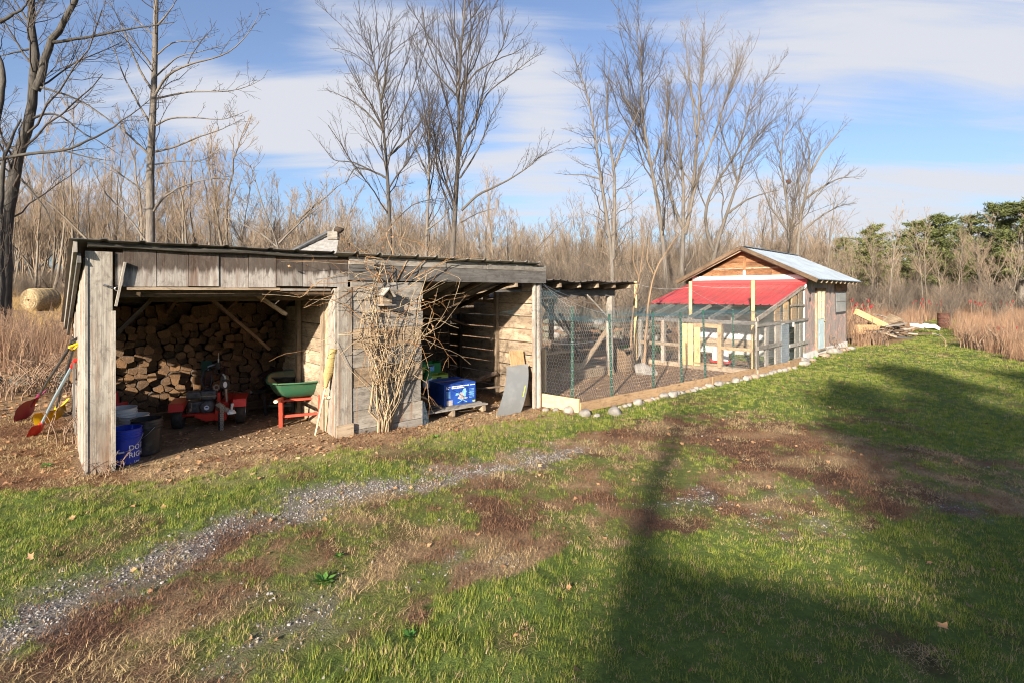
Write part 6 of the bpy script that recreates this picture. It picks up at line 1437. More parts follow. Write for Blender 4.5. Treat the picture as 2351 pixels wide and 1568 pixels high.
tree('maple_tree', 'large dark forked bare tree at the left edge of the picture', [
    ([(4, 800), (5, 700), (6, 600)]+A1([(20, 1450), (80, 1100), (110, 920), (150, 800), (220, 540), (235, 470)])+A1([(205, 380), (205, 200), (195, 0)])+[(66, -120), (60, -260)], 36, 9),
    (A1([(222, 560), (250, 450), (300, 300), (340, 230), (420, 100), (470, 0)])+[(205, -70), (240, -180)], 19, 7), (A1([(330, 265), (450, 245), (580, 225), (780, 185), (950, 160)])+[(400, 52)], 8, 2.5),
    (A1([(205, 735), (280, 700), (390, 720), (500, 820), (620, 880), (740, 960)]), 6, 1.5), (A1([(120, 940), (50, 900), (-60, 860)]), 8, 4), (A1([(240, 540), (420, 590), (560, 660), (700, 760)]), 6, 1.5), (A1([(130, 1110), (200, 1190), (280, 1290), (340, 1420)]), 5, 1.5),
    (A1([(215, 300), (120, 320), (0, 350)]), 6, 3), (A1([(190, 150), (130, 70), (60, -40)]), 6, 3)], 19.0, rt, [dict(SPB[0], per=1.7)]+SPB[1:], M['barkdark'], M['twigdark'], minr=.005)
tree('maple_tree', 'slim dark trunk leaning in at the far left, partly out of the picture', [([(-4, 790), (-2, 600)]+A1([(8, 1400), (5, 1200), (10, 1000), (50, 900), (90, 800), (130, 740)]), 26, 6), (A1([(0, 990), (160, 950), (410, 940), (620, 840), (800, 720), (950, 600)]), 9, 2), (A1([(410, 940), (560, 980), (700, 1000)]), 4, 1.2), ([(-10, 300), (10, 180), (-20, 60), (-10, -80)], 14, 8), (A1([(0, 140), (140, 60), (180, 0)]), 9, 4)], 17.0, rt, SPB, M['barkdark'], M['twigdark'], minr=.0045)
tree('maple_tree', 'tall straight grey bare tree rising behind the left bay', [
    ([(342, 740), (343, 560), (345, 480), (347, 350), (350, 280), (353, 200), (356, 120), (360, 40), (362, 0), (366, -120), (368, -240)], 24, 9)]+[(A1(q), w, 1.3) for q, w in (
    ([(970, 610), (1150, 570), (1420, 570), (1560, 530), (1640, 480)], 5), ([(955, 600), (1030, 460), (1200, 390), (1390, 350), (1530, 230), (1610, 80)], 6.5), ([(960, 780), (1050, 730), (1200, 730), (1380, 745), (1530, 690)], 5), ([(965, 940), (1090, 910), (1230, 850), (1380, 800), (1500, 740)], 5.5),
    ([(950, 1310), (1010, 1220), (1130, 1150), (1290, 1110), (1430, 1090)], 6), ([(960, 1020), (1100, 1000), (1250, 1000), (1340, 940)], 4), ([(940, 560), (870, 450), (790, 260), (740, 130), (670, 0)], 6), ([(920, 960), (820, 860), (700, 760), (560, 670), (450, 610)], 6), ([(910, 1200), (800, 1120), (650, 1010), (520, 970)], 5), ([(900, 1490), (800, 1350), (650, 1200), (560, 1020), (540, 900)], 5),
    ([(975, 160), (1050, 70), (1120, -40)], 5), ([(975, 340), (1070, 260), (1200, 260), (1330, 220)], 4), ([(960, 480), (1100, 350), (1250, 320), (1420, 270)], 4), ([(940, 780), (840, 620), (760, 460), (690, 260), (640, 150)], 5.5), ([(930, 400), (830, 260), (760, 180)], 4), ([(960, 230), (850, 130), (740, 60)], 4))], 22.0, rt, [dict(per=.9, ang=48, ratio=.34, k=6, tmin=.2, up=.15, curl=.14, lmax=2.2), dict(per=2.6, ang=42, ratio=.45, k=5, tmin=.2, up=.18, curl=.2, lmax=1.3), dict(per=4.5, ang=40, ratio=.42, k=3, tmin=.2, up=.1, curl=.2, lmin=.12, lmax=.5)], M['bark'], M['twigdark'], minr=.0055)
SPU = [dict(per=1.55, ang=34, ratio=.36, k=7, tmin=.22, up=.40, curl=.10, lmax=6.0), dict(per=2.6, ang=32, ratio=.42, k=5, tmin=.15, up=.25, curl=.15, lmax=1.8), dict(per=4.4, ang=34, ratio=.42, k=3, tmin=.2, up=.15, curl=.2, lmin=.15, lmax=.6)]
tree('elm_tree', 'tangled bare tree behind the closet with crooked low limbs', [(A2([(838, 1500), (840, 1240), (825, 1000), (820, 850), (800, 730), (790, 560), (770, 440), (740, 300), (715, 150)]), 15, 2), (A2([(790, 560), (820, 400), (850, 250), (865, 190)]), 6, 1.5), (A2([(805, 740), (720, 640), (620, 560), (480, 500)]), 6, 1.5), (A2([(830, 880), (930, 790), (1030, 660), (1080, 560)]), 7, 1.5), (A2([(720, 950), (640, 910), (520, 900), (440, 790)]), 4, 1.2), (A2([(825, 1000), (720, 950), (640, 940), (590, 1040)]), 6, 2)], 25.0, rt, [dict(SPU[0], per=2.8, curl=.25, ang=45)]+SPU[1:], M['barkdark'], M['twigdark'], minr=.0048)
tree('elm_tree', 'narrow bare tree between the tangled tree and the tallest one', [(A2([(1040, 1450), (1045, 1300), (1060, 1000), (1055, 800), (1065, 600), (1050, 480), (1020, 350)]), 11, 2), (A2([(1060, 1000), (990, 850), (940, 700), (910, 540)]), 5, 1.3), (A2([(1062, 640), (1100, 540), (1120, 460)]), 4, 1.2), (A2([(1045, 1290), (1130, 1230), (1190, 1150)]), 5, 2)], 27.0, rt, SPU, M['bark'], M['twigdark'], minr=.0048)
tree('ash_tree', 'tallest upswept bare tree behind the right bay reaching the top edge', [(A2([(1185, 1560), (1190, 1400), (1215, 1050), (1225, 850), (1228, 600), (1220, 420), (1240, 250), (1260, 0)])+[(1072, -70)], 17, 3)]+[(A2(q), w, 1.3) for q, w in (
    ([(1230, 560), (1170, 490), (1070, 390), (1000, 270), (940, 170)], 5), ([(1250, 500), (1320, 400), (1450, 330), (1560, 290), (1640, 220)], 5), ([(1235, 850), (1300, 690), (1380, 520), (1530, 410), (1690, 290)], 6), ([(1240, 1180), (1330, 1090), (1450, 1040), (1600, 950), (1700, 860), (1790, 810)], 7), ([(1225, 420), (1150, 330), (1100, 200)], 4), ([(1235, 620), (1250, 480), (1300, 330), (1350, 150), (1400, 40)], 5), ([(1240, 330), (1310, 200), (1360, 60)], 4), ([(1232, 1000), (1330, 850), (1420, 620), (1500, 500)], 5), ([(1230, 240), (1180, 130), (1130, 0)], 4), ([(1235, 1250), (1320, 1200), (1420, 1170)], 4))], 27.0, rt, SPU, M['bark'], M['twigdark'], minr=.0048)
tree('elm_tree', 'twin-stemmed bare tree right of the shed with drooping side twigs', [(A3([(465, 1640), (470, 1500), (430, 1200), (400, 950), (360, 750), (340, 550), (310, 400), (270, 320), (230, 250)]), 14, 2.2), (A3([(470, 1450), (475, 1200), (480, 1000), (470, 850), (430, 700), (430, 500), (440, 350), (450, 250)]), 11, 2), (A3([(480, 900), (540, 750), (600, 620), (640, 540)]), 7, 2), (A3([(400, 980), (300, 950), (190, 950), (120, 940)]), 4, 1.2)], 30.0, rt, [dict(SPU[0], per=2.8, up=.05, ang=60, ratio=.2)]+SPU[1:], M['bark'], M['twigdark'], minr=.0042)
tree('ash_tree', 'tall leaning bare tree left of the hut', [(A3([(785, 1640), (780, 1560), (750, 1200), (710, 1000), (690, 850), (650, 700), (620, 580), (640, 400), (650, 250), (600, 60)]), 15, 2), (A3([(640, 640), (560, 540), (500, 400), (470, 300)]), 5, 1.4), (A3([(700, 900), (770, 700), (800, 500), (820, 330)]), 5, 1.4)], 31.0, rt, SPU, M['bark'], M['twigdark'], minr=.0042)
tree('ash_tree', 'broad many-stemmed bare tree just behind the hut gable', [(A3([(870, 1640), (875, 1450), (885, 1300), (880, 1230), (880, 980), (850, 700), (845, 520)]), 16, 2.5), (A3([(885, 1280), (800, 1080), (770, 850), (790, 600), (790, 400), (770, 300)]), 9, 2), (A3([(890, 1300), (940, 1050), (960, 750), (980, 500), (990, 300), (1000, 60)]), 11, 1.8), (A3([(960, 720), (930, 480), (900, 250), (890, 80)]), 6, 1.5), (A3([(900, 1250), (970, 950), (1060, 720), (1140, 500), (1200, 280), (1240, 170)]), 8, 1.5), (A3([(930, 1000), (820, 850), (720, 700)]), 5, 1.5)], 33.0, rt, SPU, M['bark'], M['twig'], minr=.0042)
tree('ash_tree', 'spreading bare tree leaning right behind the hut roof', [(A3([(1030, 1640), (1060, 1400), (1140, 1180), (1200, 1000), (1250, 800), (1320, 700), (1420, 620)]), 14, 2), (A3([(1060, 1400), (1000, 1250), (1030, 1050), (1150, 900), (1230, 750), (1280, 480), (1380, 360)]), 9, 1.6), (A3([(1140, 1180), (1250, 1100), (1350, 1060), (1450, 1040)]), 6, 1.6), (A3([(1200, 1000), (1160, 850), (1100, 700), (1090, 560)]), 6, 1.5)], 34.0, rt, SPU, M['bark'], M['twig'], minr=.0055)
nest_tree = tree('ash_tree', 'rounded bare tree with a nest right of the hut ridge', [(A3([(1505, 1600), (1500, 1400), (1500, 1150), (1460, 950), (1440, 800), (1470, 700), (1520, 620)]), 12, 2), (A3([(1545, 1560), (1550, 1400), (1580, 1150), (1630, 950), (1620, 770), (1560, 660)]), 11, 2), (A3([(1590, 1100), (1700, 1020), (1800, 970), (1940, 960)]), 6, 1.5), (A3([(1630, 940), (1690, 830), (1780, 720), (1850, 640)]), 6, 1.5), (A3([(1510, 1300), (1400, 1150), (1330, 1000), (1280, 880)]), 6, 1.5), (A3([(1560, 1300), (1680, 1200), (1800, 1130), (1900, 1120)]), 5, 1.5), (A3([(1570, 1200), (1560, 1000), (1540, 850), (1560, 760)]), 5, 1.5)], 35.0, rt, SPU, M['bark'], M['twig'], minr=.0055)
q = atd(1224.5+1500*.3906, 30.6+990*.3906, 35)-nest_tree.location; MB().rock(q, (.22, .2, .18), 5, 2).build('nest', M['rust'], nest_tree, True)
tree('apple_tree', 'low crooked bare tree behind the roof of the left bay', [([(650, 640), (640, 560), (620, 520), (600, 470), (590, 420), (575, 380)], 9, 2), ([(640, 560), (680, 520), (720, 480), (700, 420)], 5, 1.5), ([(640, 570), (590, 530), (520, 500), (470, 505)], 5, 1.5)], 16.0, rt, [dict(SPB[0], per=2.6)]+SPB[1:], M['bark'], M['twig'], minr=.005)
# slim tawny saplings in the pen
for (pts, w, lab) in (([(1447, 850), (1450, 760), (1455, 690), (1468, 640), (1480, 560), (1470, 500)], 7, 'slim brown sapling standing left of the tall pen post'), ([(1478, 845), (1485, 740), (1490, 680), (1500, 630), (1540, 560), (1590, 500)], 8, 'forked tawny sapling standing right of the tall pen post')):
    tree('sapling', lab, [(pts, w, 1.5), ([pts[3], (pts[3][0]-15, 600), (pts[3][0]-8, 530)], 4, 1)], 14.6, rt, [dict(per=2.0, ang=32, ratio=.3, k=6, tmin=.4, up=.3, curl=.12, lmax=1.6), dict(per=3, ang=35, ratio=.4, k=4, tmin=.2, up=.2, curl=.2, lmax=.6)], M['sapling'], M['twig'], 'saplings in the pen', minr=.004)

# ------------------------------------------------------------------ the wood behind: slender bare trees, some copied one by one, the mass beyond as one
def proto_tree(seed, h, spread, r0):
    r = np.random.default_rng(seed); K = 14; n = (1, 2, 3, 1, 2, 1, 4, 3)[seed-200]; ps = []
    for s_ in range(n):
        top = np.array([r.normal(0, .05*h), r.normal(0, .05*h), h*(1-.15*s_)])+np.array([r.normal(0, .10*h*s_), r.normal(0, .1*h*s_), 0]); t = np.linspace(0, 1, K)[:, None]; p = top*t+np.array([r.normal(0, .03*h), r.normal(0, .03*h), 0])*np.sin(PI*t)+r.normal(0, .012*h*.3, (K, 3))*t; ps.append(p)
    ps = np.array(ps); R_ = r0*np.linspace(1, .12, K)[None].repeat(n, 0); A = Arr().add(tubes(ps, R_, 6))
    C = Arr(); P1, R1 = sprout(ps, R_, 1.9, 34, spread, r, k=5, tmin=.25, up=.35, curl=.12, lmax=4); C.add(tubes(P1, np.maximum(R1, .014), 4))
    P2, R2 = sprout(P1, R1, 2.2, 34, .42, r, k=4, tmin=.15, up=.25, curl=.18, lmax=1.6); C.add(tubes(P2, np.maximum(R2, .010), 3)); P3, R3 = sprout(P2, R2, 3.4, 38, .55, r, k=3, tmin=.2, up=.15, curl=.25, lmin=.25, lmax=.9); C.add(tubes(P3, np.maximum(R3, .007), 3))
    return A, C
protos = [proto_tree(200+i, (13, 11, 12.5, 10, 14, 11.5, 10.5, 11.5)[i], (.22, .32, .30, .36, .20, .30, .36, .34)[i], (.10, .10, .12, .10, .10, .10, .12, .13)[i]) for i in range(8)]
pm = [(A.mesh('trunk'), C.mesh('crown')) for A, C in protos]
rf = np.random.default_rng(77)
for a_, b_ in pm:
    a_.materials.append(M['woodtrunk']); b_.materials.append(M['woodtwig'])
    for m_ in (a_, b_): m_.polygons.foreach_set('use_smooth', np.ones(len(m_.polygons), bool))
side = {0: 'slender bare tree in the thin wood beyond the field on the left', 1: 'slender bare tan tree in the dense wood behind the sheds', 2: 'slender bare tree at the edge of the wood beyond the meadow on the right'}
for i in range(140):
    px = -60+2470*(i+rf.uniform(0, 1))/140; zone = 0 if px < 560 else (1 if px < 1900 else 2)
    d = rf.uniform(46, 62) if zone == 0 else rf.uniform(44, 58) if zone == 1 else rf.uniform(42, 56); x = (px-CX)/F*d
    sc = (rf.uniform(.95, 1.35) if zone == 0 else rf.uniform(.6, .98)*(.75 if zone == 2 else 1)); k = int(rf.integers(0, 8)) if zone else int(rf.integers(0, 6))
    o = thing('woodland_tree', side[zone], 'tree', (x, d, Z(x, d)-.1), rf.uniform(0, 6.28), ('trees of the thin wood on the left', 'trees of the dense wood behind the sheds', 'trees at the edge of the meadow')[zone]); o.scale = (sc*rf.uniform(.9, 1.2),)*2+(sc,)
    for nm, me_ in zip(('trunk', 'crown'), pm[k]):
        q = bpy.data.objects.new(nm, me_); COL.objects.link(q); q.parent = o
n = 950; px = rf.uniform(-150, 2500, n); d = 56+rf.uniform(0, 1, n)**.8*62; px = np.where((px < 560) & (rf.random(n) < .45), px+800+rf.uniform(0, 900, n), px); x = (px-CX)/F*d
joined = []
for A, C in protos:
    B = Arr(); [B.add((v, q, u)) for v, q, u in zip(A.V, [Q_-0 for Q_ in A.Q], A.U)]; off = A.n
    B2 = Arr(); V = np.concatenate(A.V+C.V); Q_ = np.concatenate([np.concatenate(A.Q), np.concatenate(C.Q)+A.n]); U = np.concatenate(A.U+C.U); joined.append((quat_mesh('wood', V, Q_, None, U), M['woodtwig']))
scatter('far_forest', 'mass of bare tan trees filling the wood behind', joined, x, d, zt(x, d)-.2, np.stack([np.zeros(n), np.zeros(n), rf.uniform(0, 6.28, n)], -1), np.where(px < 560, rf.uniform(.8, 1.15, n), rf.uniform(.62, .95, n)*np.where(px > 1900, .85, 1)), rf.integers(0, 8, n))
# brushwood under the trees
def shrub(seed, h, N=16):
    r = np.random.default_rng(seed); b = np.stack([r.normal(0, .25, N), r.normal(0, .25, N), np.zeros(N)], -1); a = r.uniform(0, 6.28, N); hh = h*r.uniform(.6, 1.15, N); tip = b+np.stack([np.cos(a)*hh*.35, np.sin(a)*hh*.35, hh], -1); t = np.linspace(0, 1, 6)[None, :, None]
    P_ = b[:, None]*(1-t)+tip[:, None]*t+np.stack([np.cos(a), np.sin(a), a*0], -1)[:, None]*.1*h*np.sin(PI*t)*-1; R_ = np.linspace(.016, .006, 6)[None].repeat(N, 0); A = Arr().add(tubes(P_, R_, 4)); P2, R2 = sprout(P_, R_, 2.6, 36, .38, r, k=4, tmin=.2, up=.2, curl=.2, lmax=1.2); A.add(tubes(P2, np.maximum(R2, .007), 3)); P3, R3 = sprout(P2, R2, 3, 38, .5, r, k=3, tmin=.2, up=.1, curl=.2, lmin=.12, lmax=.5); A.add(tubes(P3, np.maximum(R3, .005), 3)); return A.mesh('shrub')
n = 1500; px = rf.uniform(-120, 2480, n); d = 33+rf.uniform(0, 1, n)*30; d = np.where((px > 560) & (px < 1900), d-9*rf.random(n), d+6); x = (px-CX)/F*d
k = ~((px < 240) & (d < 45)); px, d, x = px[k], d[k], x[k]; n = len(x)
scatter('undergrowth_brush', 'grey brown leafless brushwood along the edge of the wood', [(shrub(300+i, 2.6+.5*i), M['twig' if i % 2 else 'woodtwig']) for i in range(4)], x, d, zt(x, d)-.1, np.stack([np.zeros(n), np.zeros(n), rf.uniform(0, 6.28, n)], -1), rf.uniform(.55, 1.2, n)*np.where(px < 560, .6, np.where(px > 1900, .68, 1)), rf.integers(0, 4, n))
# single bushes behind the pen and sheds
for (px_, py, d_, s_, lab) in ((1330, 0, 17.5, .75, 'leafless bush just behind the pen shelter'), (1440, 0, 19, .85, 'leafless bush behind the saplings of the pen'), (900, 0, 13, .9, 'leafless bush behind the boarded closet'), (1000, 0, 14.5, .85, 'leafless bush behind the right bay'), (760, 0, 14, .8, 'leafless bush behind the cupola'), (1130, 0, 18, .8, 'leafless bush behind the right end of the shed roof'), (2180, 0, 30, .8, 'grey leafless bush at the meadow edge behind the rusty barrel'), (2060, 0, 32, .9, 'grey leafless bush behind the scrap wood pile'), (2290, 0, 33, 1.0, 'dense leafless bush at the far right meadow edge')):
    x_ = (px_-CX)/F*d_; o = tag(link('leafless_bush', shrub(int(px_), 3.0, 20), M['twig'], None, True), lab, 'bush', 'leafless bushes'); o.location = (x_, d_, Z(x_, d_)-.05); o.scale = (s_,)*3
# pines on the right
def pine(seed, h):
    r = np.random.default_rng(seed); T = tubes(np.stack([np.zeros(10), np.zeros(10), np.linspace(0, h, 10)], -1)[None]+r.normal(0, .04, (1, 10, 3)), np.linspace(.22, .03, 10)[None], 8); A = Arr().add(T)
    bs = []; V = []; Q_ = []
    z = h*.28
    while z < h*.98:
        n = r.integers(4, 7); f = (z-h*.28)/(h*.72); ln = (h*.27)*(1-f)**.7*(.6+.4*min(1, f*4))+.3
        for k in range(n): a = r.uniform(0, 6.28); l = ln*r.uniform(.6, 1.15); e = np.array([math.cos(a)*l, math.sin(a)*l, l*r.uniform(-.05, .35)]); t = np.linspace(0, 1, 5)[:, None]; p = np.array([0, 0, z])+e*t+np.array([0, 0, .15*l])*t*t; bs.append(p)
        z += r.uniform(.28, .5)
    bs = np.array(bs); A.add(tubes(bs, np.linspace(.035, .012, 5)[None].repeat(len(bs), 0), 4))
    m = 90; i = np.repeat(np.arange(len(bs)), m); t = r.uniform(.25, 1.05, len(i)); f = np.clip(t*4, 0, 3.999); j = f.astype(int); fr = (f-j)[:, None]; c = bs[i, j]*(1-fr)+bs[i, j+1]*fr+r.normal(0, .14, (len(i), 3)); d = r.normal(0, 1, c.shape); d[:, 2] = np.abs(d[:, 2])*.7+.2; d /= np.linalg.norm(d, axis=1, keepdims=True); s = np.cross(d, r.normal(0, 1, c.shape)); s /= np.linalg.norm(s, axis=1, keepdims=True); L = r.uniform(.16, .40, (len(i), 1)); w = L*.12
    V = np.stack([c-d*L*.3, c+s*w, c+d*L, c-s*w], 1).reshape(-1, 3); Q_ = np.arange(len(V)).reshape(-1, 4); return A.mesh('trunk'), quat_mesh('crown', V, Q_)
pp = [pine(400+i, 12) for i in range(3)]
for i, (px_, ytop, d_, lab) in enumerate(((2005, 518, 52, 'small green pine at the left of the pine group'), (2103, 505, 50, 'narrow green pine left of the broad dark pine'), (2160, 492, 49, 'broad dark pine in the middle of the pine group'), (2290, 468, 50, 'tall pale green pine near the right edge'), (2345, 458, 47, 'dark pine cut by the right edge of the picture'), (1935, 545, 68, 'low pine half hidden in the wood right of the hut'), (2225, 496, 53, 'pine standing behind the bare trees of the meadow edge'))):
    x_ = (px_-CX)/F*d_; zb = Z(x_, d_); h = CH+(HY-ytop)*d_/F-zb; o = thing('pine_tree', lab, 'tree', (x_, d_, zb), i*1.3, 'pines at the right of the wood'); s_ = h/12; o.scale = (s_*1.4, s_*1.4, s_); k = i % 3
    for nm, me_, mt in (('trunk', pp[k][0], M['bark']), ('crown', pp[k][1], M['needle'])): me_.materials.clear(); me_.materials.append(mt); q = bpy.data.objects.new(nm, me_); COL.objects.link(q); q.parent = o
# ------------------------------------------------------------------ hay bale, scrap pile, barrel and other odd things
d_ = 30.0; c = atd(95, 694, d_)
zb = Z(c.x, c.y); o = thing('round_hay_bale', 'round golden hay bale lying in the field on the left', 'hay bale', (c.x, c.y, zb), -.2)
R_ = .66; mb = MB(); Mx = Matrix.Translation((0, 0, R_-.03)) @ Matrix.Rotation(PI/2, 4, 'X')
mb.lathe([(.05, .66), (.3, .67), (.5, .655), (R_-.04, .63), (R_, .56), (R_+.01, 0), (R_, -.56), (R_-.04, -.63), (.3, -.67), (.0, -.66)], 36, Mx); b = mb.build('bale_body', M['hay'], o, True)
rr = random.Random(4)
for k in range(9): rad = .08+k*.064; MB().tube([(rad*math.cos(t)*(1+.03*rr.random()), -.672-.006*rr.random(), R_-.03+rad*math.sin(t)) for t in [2*PI*i/18+k for i in range(17)]], .012, 4).build('straw_ring', M['hay'], o)
for y in (-.4, -.1, .2, .45): MB().tube([((R_+.012)*math.cos(t), y, R_-.03+(R_+.012)*math.sin(t)) for t in [2*PI*i/30 for i in range(31)]], .006, 4, False).build('twine', M['straw'], o)
bp_ = gp(2167, 754); o = thing('rusty_barrel', 'rusty open steel burn barrel standing at the meadow path', 'barrel', (bp_.x, bp_.y, Z(bp_.x, bp_.y)))
MB().lathe([(0, .02), (.29, .02), (.295, .0), (.295, .27), (.307, .29), (.295, .31), (.295, .55), (.307, .57), (.295, .59), (.292, .83), (.302, .85), (.285, .85), (.28, .05), (0, .05)], 30).build('drum', M['rust'], o, True); MB().lathe([(.303, .555), (.312, .57), (.303, .585)], 30).build('hoop', M['rust'], o, True)
# scrap wood pile beside the hut: every board and block its own thing
def scrap(name, lab, cat, px, py, d, dims, rot, mat, jit=0.0, off=0.0):
    p = atd(px, py, d); o = thing(name, lab, cat, (p.x, p.y, p.z), 0, 'scrap pile beside the hut'); MB().box((0, 0, 0), dims, Matrix.Rotation(rot[2], 3, 'Z') @ Matrix.Rotation(rot[1], 3, 'Y') @ Matrix.Rotation(rot[0], 3, 'X'), jit=jit).build('board' if 'board' in name or 'plank' in name or 'sheet' in name else 'block', mat, o); return o
scrap('timber_plank', 'thick yellow timber sticking up from the scrap pile', 'timber', 2000, 733, 22.5, (1.75, .16, .24), (0.2, .38, .25), M['new'])
scrap('particle_board_sheet', 'square pale board leaning low in the scrap pile', 'board', 1989, 757, 21.8, (1.15, .03, .42), (.35, 0, .1), M['ply'])
scrap('plywood_sheet', 'pinkish plywood piece behind the yellow timber', 'board', 2050, 737, 23.4, (.8, .03, .5), (.6, .35, .2), M['tan'])
scrap('grey_board', 'grey weathered board on top of the scrap pile', 'board', 2028, 727, 24, (1.0, .2, .04), (.1, .2, .3), M['grey'])
scrap('concrete_block', 'white concrete slab behind the scrap pile', 'block', 2105, 748, 25, (.5, .28, .16), (.1, .15, .3), M['concrete'], .03)
scrap('concrete_block', 'broken white block between scrap pile and barrel', 'block', 2128, 748, 26, (.5, .3, .16), (.1, -.1, .8), M['concrete'], .04)
scrap('concrete_block', 'low pale rubble block nearest the rusty barrel', 'block', 2142, 752, 26, (.45, .35, .2), (.1, .3, .4), M['concrete'], .05)
r = random.Random(31)
for i in range(34):
    px_ = r.gauss(2045, 34); py = r.uniform(742, 782) if px_ > 2000 else r.uniform(760, 775); d = r.uniform(21.8, 24.5); p = atd(px_, py, d); zt_ = max(p.z, .05); ln = r.uniform(.5, 1.5)
    o = thing('scrap_board', 'weathered grey board in the jumbled scrap pile', 'board', (p.x, p.y, min(zt_, .75)), r.uniform(-.9, .9), 'loose boards of the scrap pile'); MB().box((0, 0, 0), (ln, r.uniform(.08, .22), r.uniform(.02, .06)), Matrix.Rotation(r.uniform(-.35, .35), 3, 'Y') @ Matrix.Rotation(r.uniform(-.3, .3), 3, 'X')).build('board', M[r.choice(('grey', 'darkgrey', 'tan', 'brown', 'grey'))], o)
# table frame
tb = gp(2080, 793); o = thing('sawhorse', 'small broken wooden sawhorse at the front of the scrap pile', 'sawhorse', (tb.x-.6, tb.y+.9, -.12), .35)
MB().box((0, 0, .62), (.8, .28, .04)).build('top', M['darkgrey'], o)
for x_ in (-.3, .3):
    for y_ in (-.1, .1): MB().beam((x_*1.1, y_*1.6, 0), (x_, y_, .6), .05, .05).build('leg', M['darkgrey'], o)
# metal sheets on the grass beside the hut
for k, (x_, y_, w_, l_, m, lab) in enumerate(((1962, 783, 1.9, .5, 'galv', 'pale metal roofing sheet lying at the hut corner'), (1985, 786, 1.7, .35, 'roofdark', 'dark metal sheets stacked beside the hut corner'), (1975, 779, .5, .3, 'red', 'scrap of red roofing on the metal sheets'))):
    g_ = gp(x_, y_+3); o = thing('roofing_offcut', lab, 'metal sheet', (g_.x, g_.y, .03+.05*k), .25, 'roofing offcuts by the hut')
    MB().sheet(lambda u, v: ((u-.5)*w_, (v-.5)*l_, .12+.03*math.sin(u*6+k)+.012*abs(math.sin(v*9))), 10, 8).build('sheet', M[m], o); MB().sheet(lambda u, v: ((u-.5)*w_, (.5-v)*l_, .11+.03*math.sin(u*6+k)+.012*abs(math.sin(v*9))), 10, 8).build('sheet_underside', M[m], o); MB().box((0, 0, .05), (w_*.7, .08, .11)).build('bearer', M['grey'], o)
# stones and low weeds at the hut foundation
for i, (x_, y_, r_) in enumerate(((1915, 812, .22), (1935, 806, .18), (1955, 802, .14), (1890, 818, .16), (1840, 832, .2), (1862, 829, .12), (1846, 838, .14))):
    g_ = gp(x_, y_); o = tag(MB().rock((0, 0, r_*.35), (r_*1.4, r_, r_*.55), 60+i, 2).build('foundation_stone', M['stonebrown' if i % 2 else 'stonepale'], None, True), ('pale' if i % 2 == 0 else 'brown')+' stone at the foot of the hut foundation, %s from the pen' % ('fifth', 'sixth', 'last', 'fourth', 'first', 'third', 'second')[i], 'stone', 'stones at the hut foundation'); o.location = (g_.x, g_.y, gz1(g_.x, g_.y))
# leafy weeds
rl = np.random.default_rng(8)
def weed(loc, s, lab, mat='greenleaf', n=26):
    V = []; Q_ = []
    for i in range(n):
        a = rl.uniform(0, 6.28); l = rl.uniform(.5, 1); e = rl.uniform(.15, .9); d = np.array([math.cos(a)*math.cos(e), math.sin(a)*math.cos(e), math.sin(e)]); sd = np.array([-math.sin(a), math.cos(a), 0])*.22*l; b = len(V); c = d*l; V += [d*.1, c*.55+sd, c+np.array([0, 0, -.1*l]), c*.55-sd]; Q_.append((b, b+1, b+2, b+3))
    o = tag(link('leafy_weed', quat_mesh('leafy_weed', np.array(V), Q_), M[mat]), lab, 'weed', 'leafy weeds'); o.location = loc; o.scale = (s,)*3
for (x_, y_, s_, lab) in ((108, 1072, .09, 'bright green dock leaves in the leaf litter at far left'), (745, 1335, .10, 'dark green rosette in the middle of the worn drive'), (1830, 835, .22, 'green weed clump at the hut corner'), (1240, 958, .07, 'small green weed below the corner log'), (940, 1460, .07, 'yellow green leaf rosette at the front of the drive'), (780, 1275, .06, 'small green rosette beside the gravel track'), (1870, 826, .2, 'green weed clump under the hut door'), (1000, 1003, .07, 'small green weed in front of the right bay')):
    g_ = gpt(x_, y_); weed((g_.x, g_.y, gz1(g_.x, g_.y)), s_, lab)
for (x_, y_, s_) in ((1448, 815, .5), (1525, 815, .5), (1360, 800, .45)): g_ = gp(x_, y_); weed((g_.x, g_.y+.6, 0), s_, 'green leafy clump at the foot of the dry stone wall', n=40)
for (x_, y_, s_, lab) in ((1905, 805, .8, 'dark twiggy weed clump at the hut wall'), (2015, 792, .9, 'brown twiggy weed clump in front of the scrap pile'), (2255, 800, 1.1, 'dark cut brush at the lawn edge, left of two'), (2330, 810, 1.1, 'dark cut brush at the lawn edge, right of two'), (235, 1085, .25, 'dry stalks at the foot of the corner post'), (175, 1010, .5, 'dry reddish stalks beside the left shed wall')):
    g_ = gpt(x_, y_); o = tag(link('twiggy_weed', shrub(int(x_), .75, 22), M['weed'], None), lab, 'weed', 'twiggy weeds'); o.location = (g_.x, g_.y, gz1(g_.x, g_.y)-.02); o.scale = (s_*1.3, s_*1.3, s_)
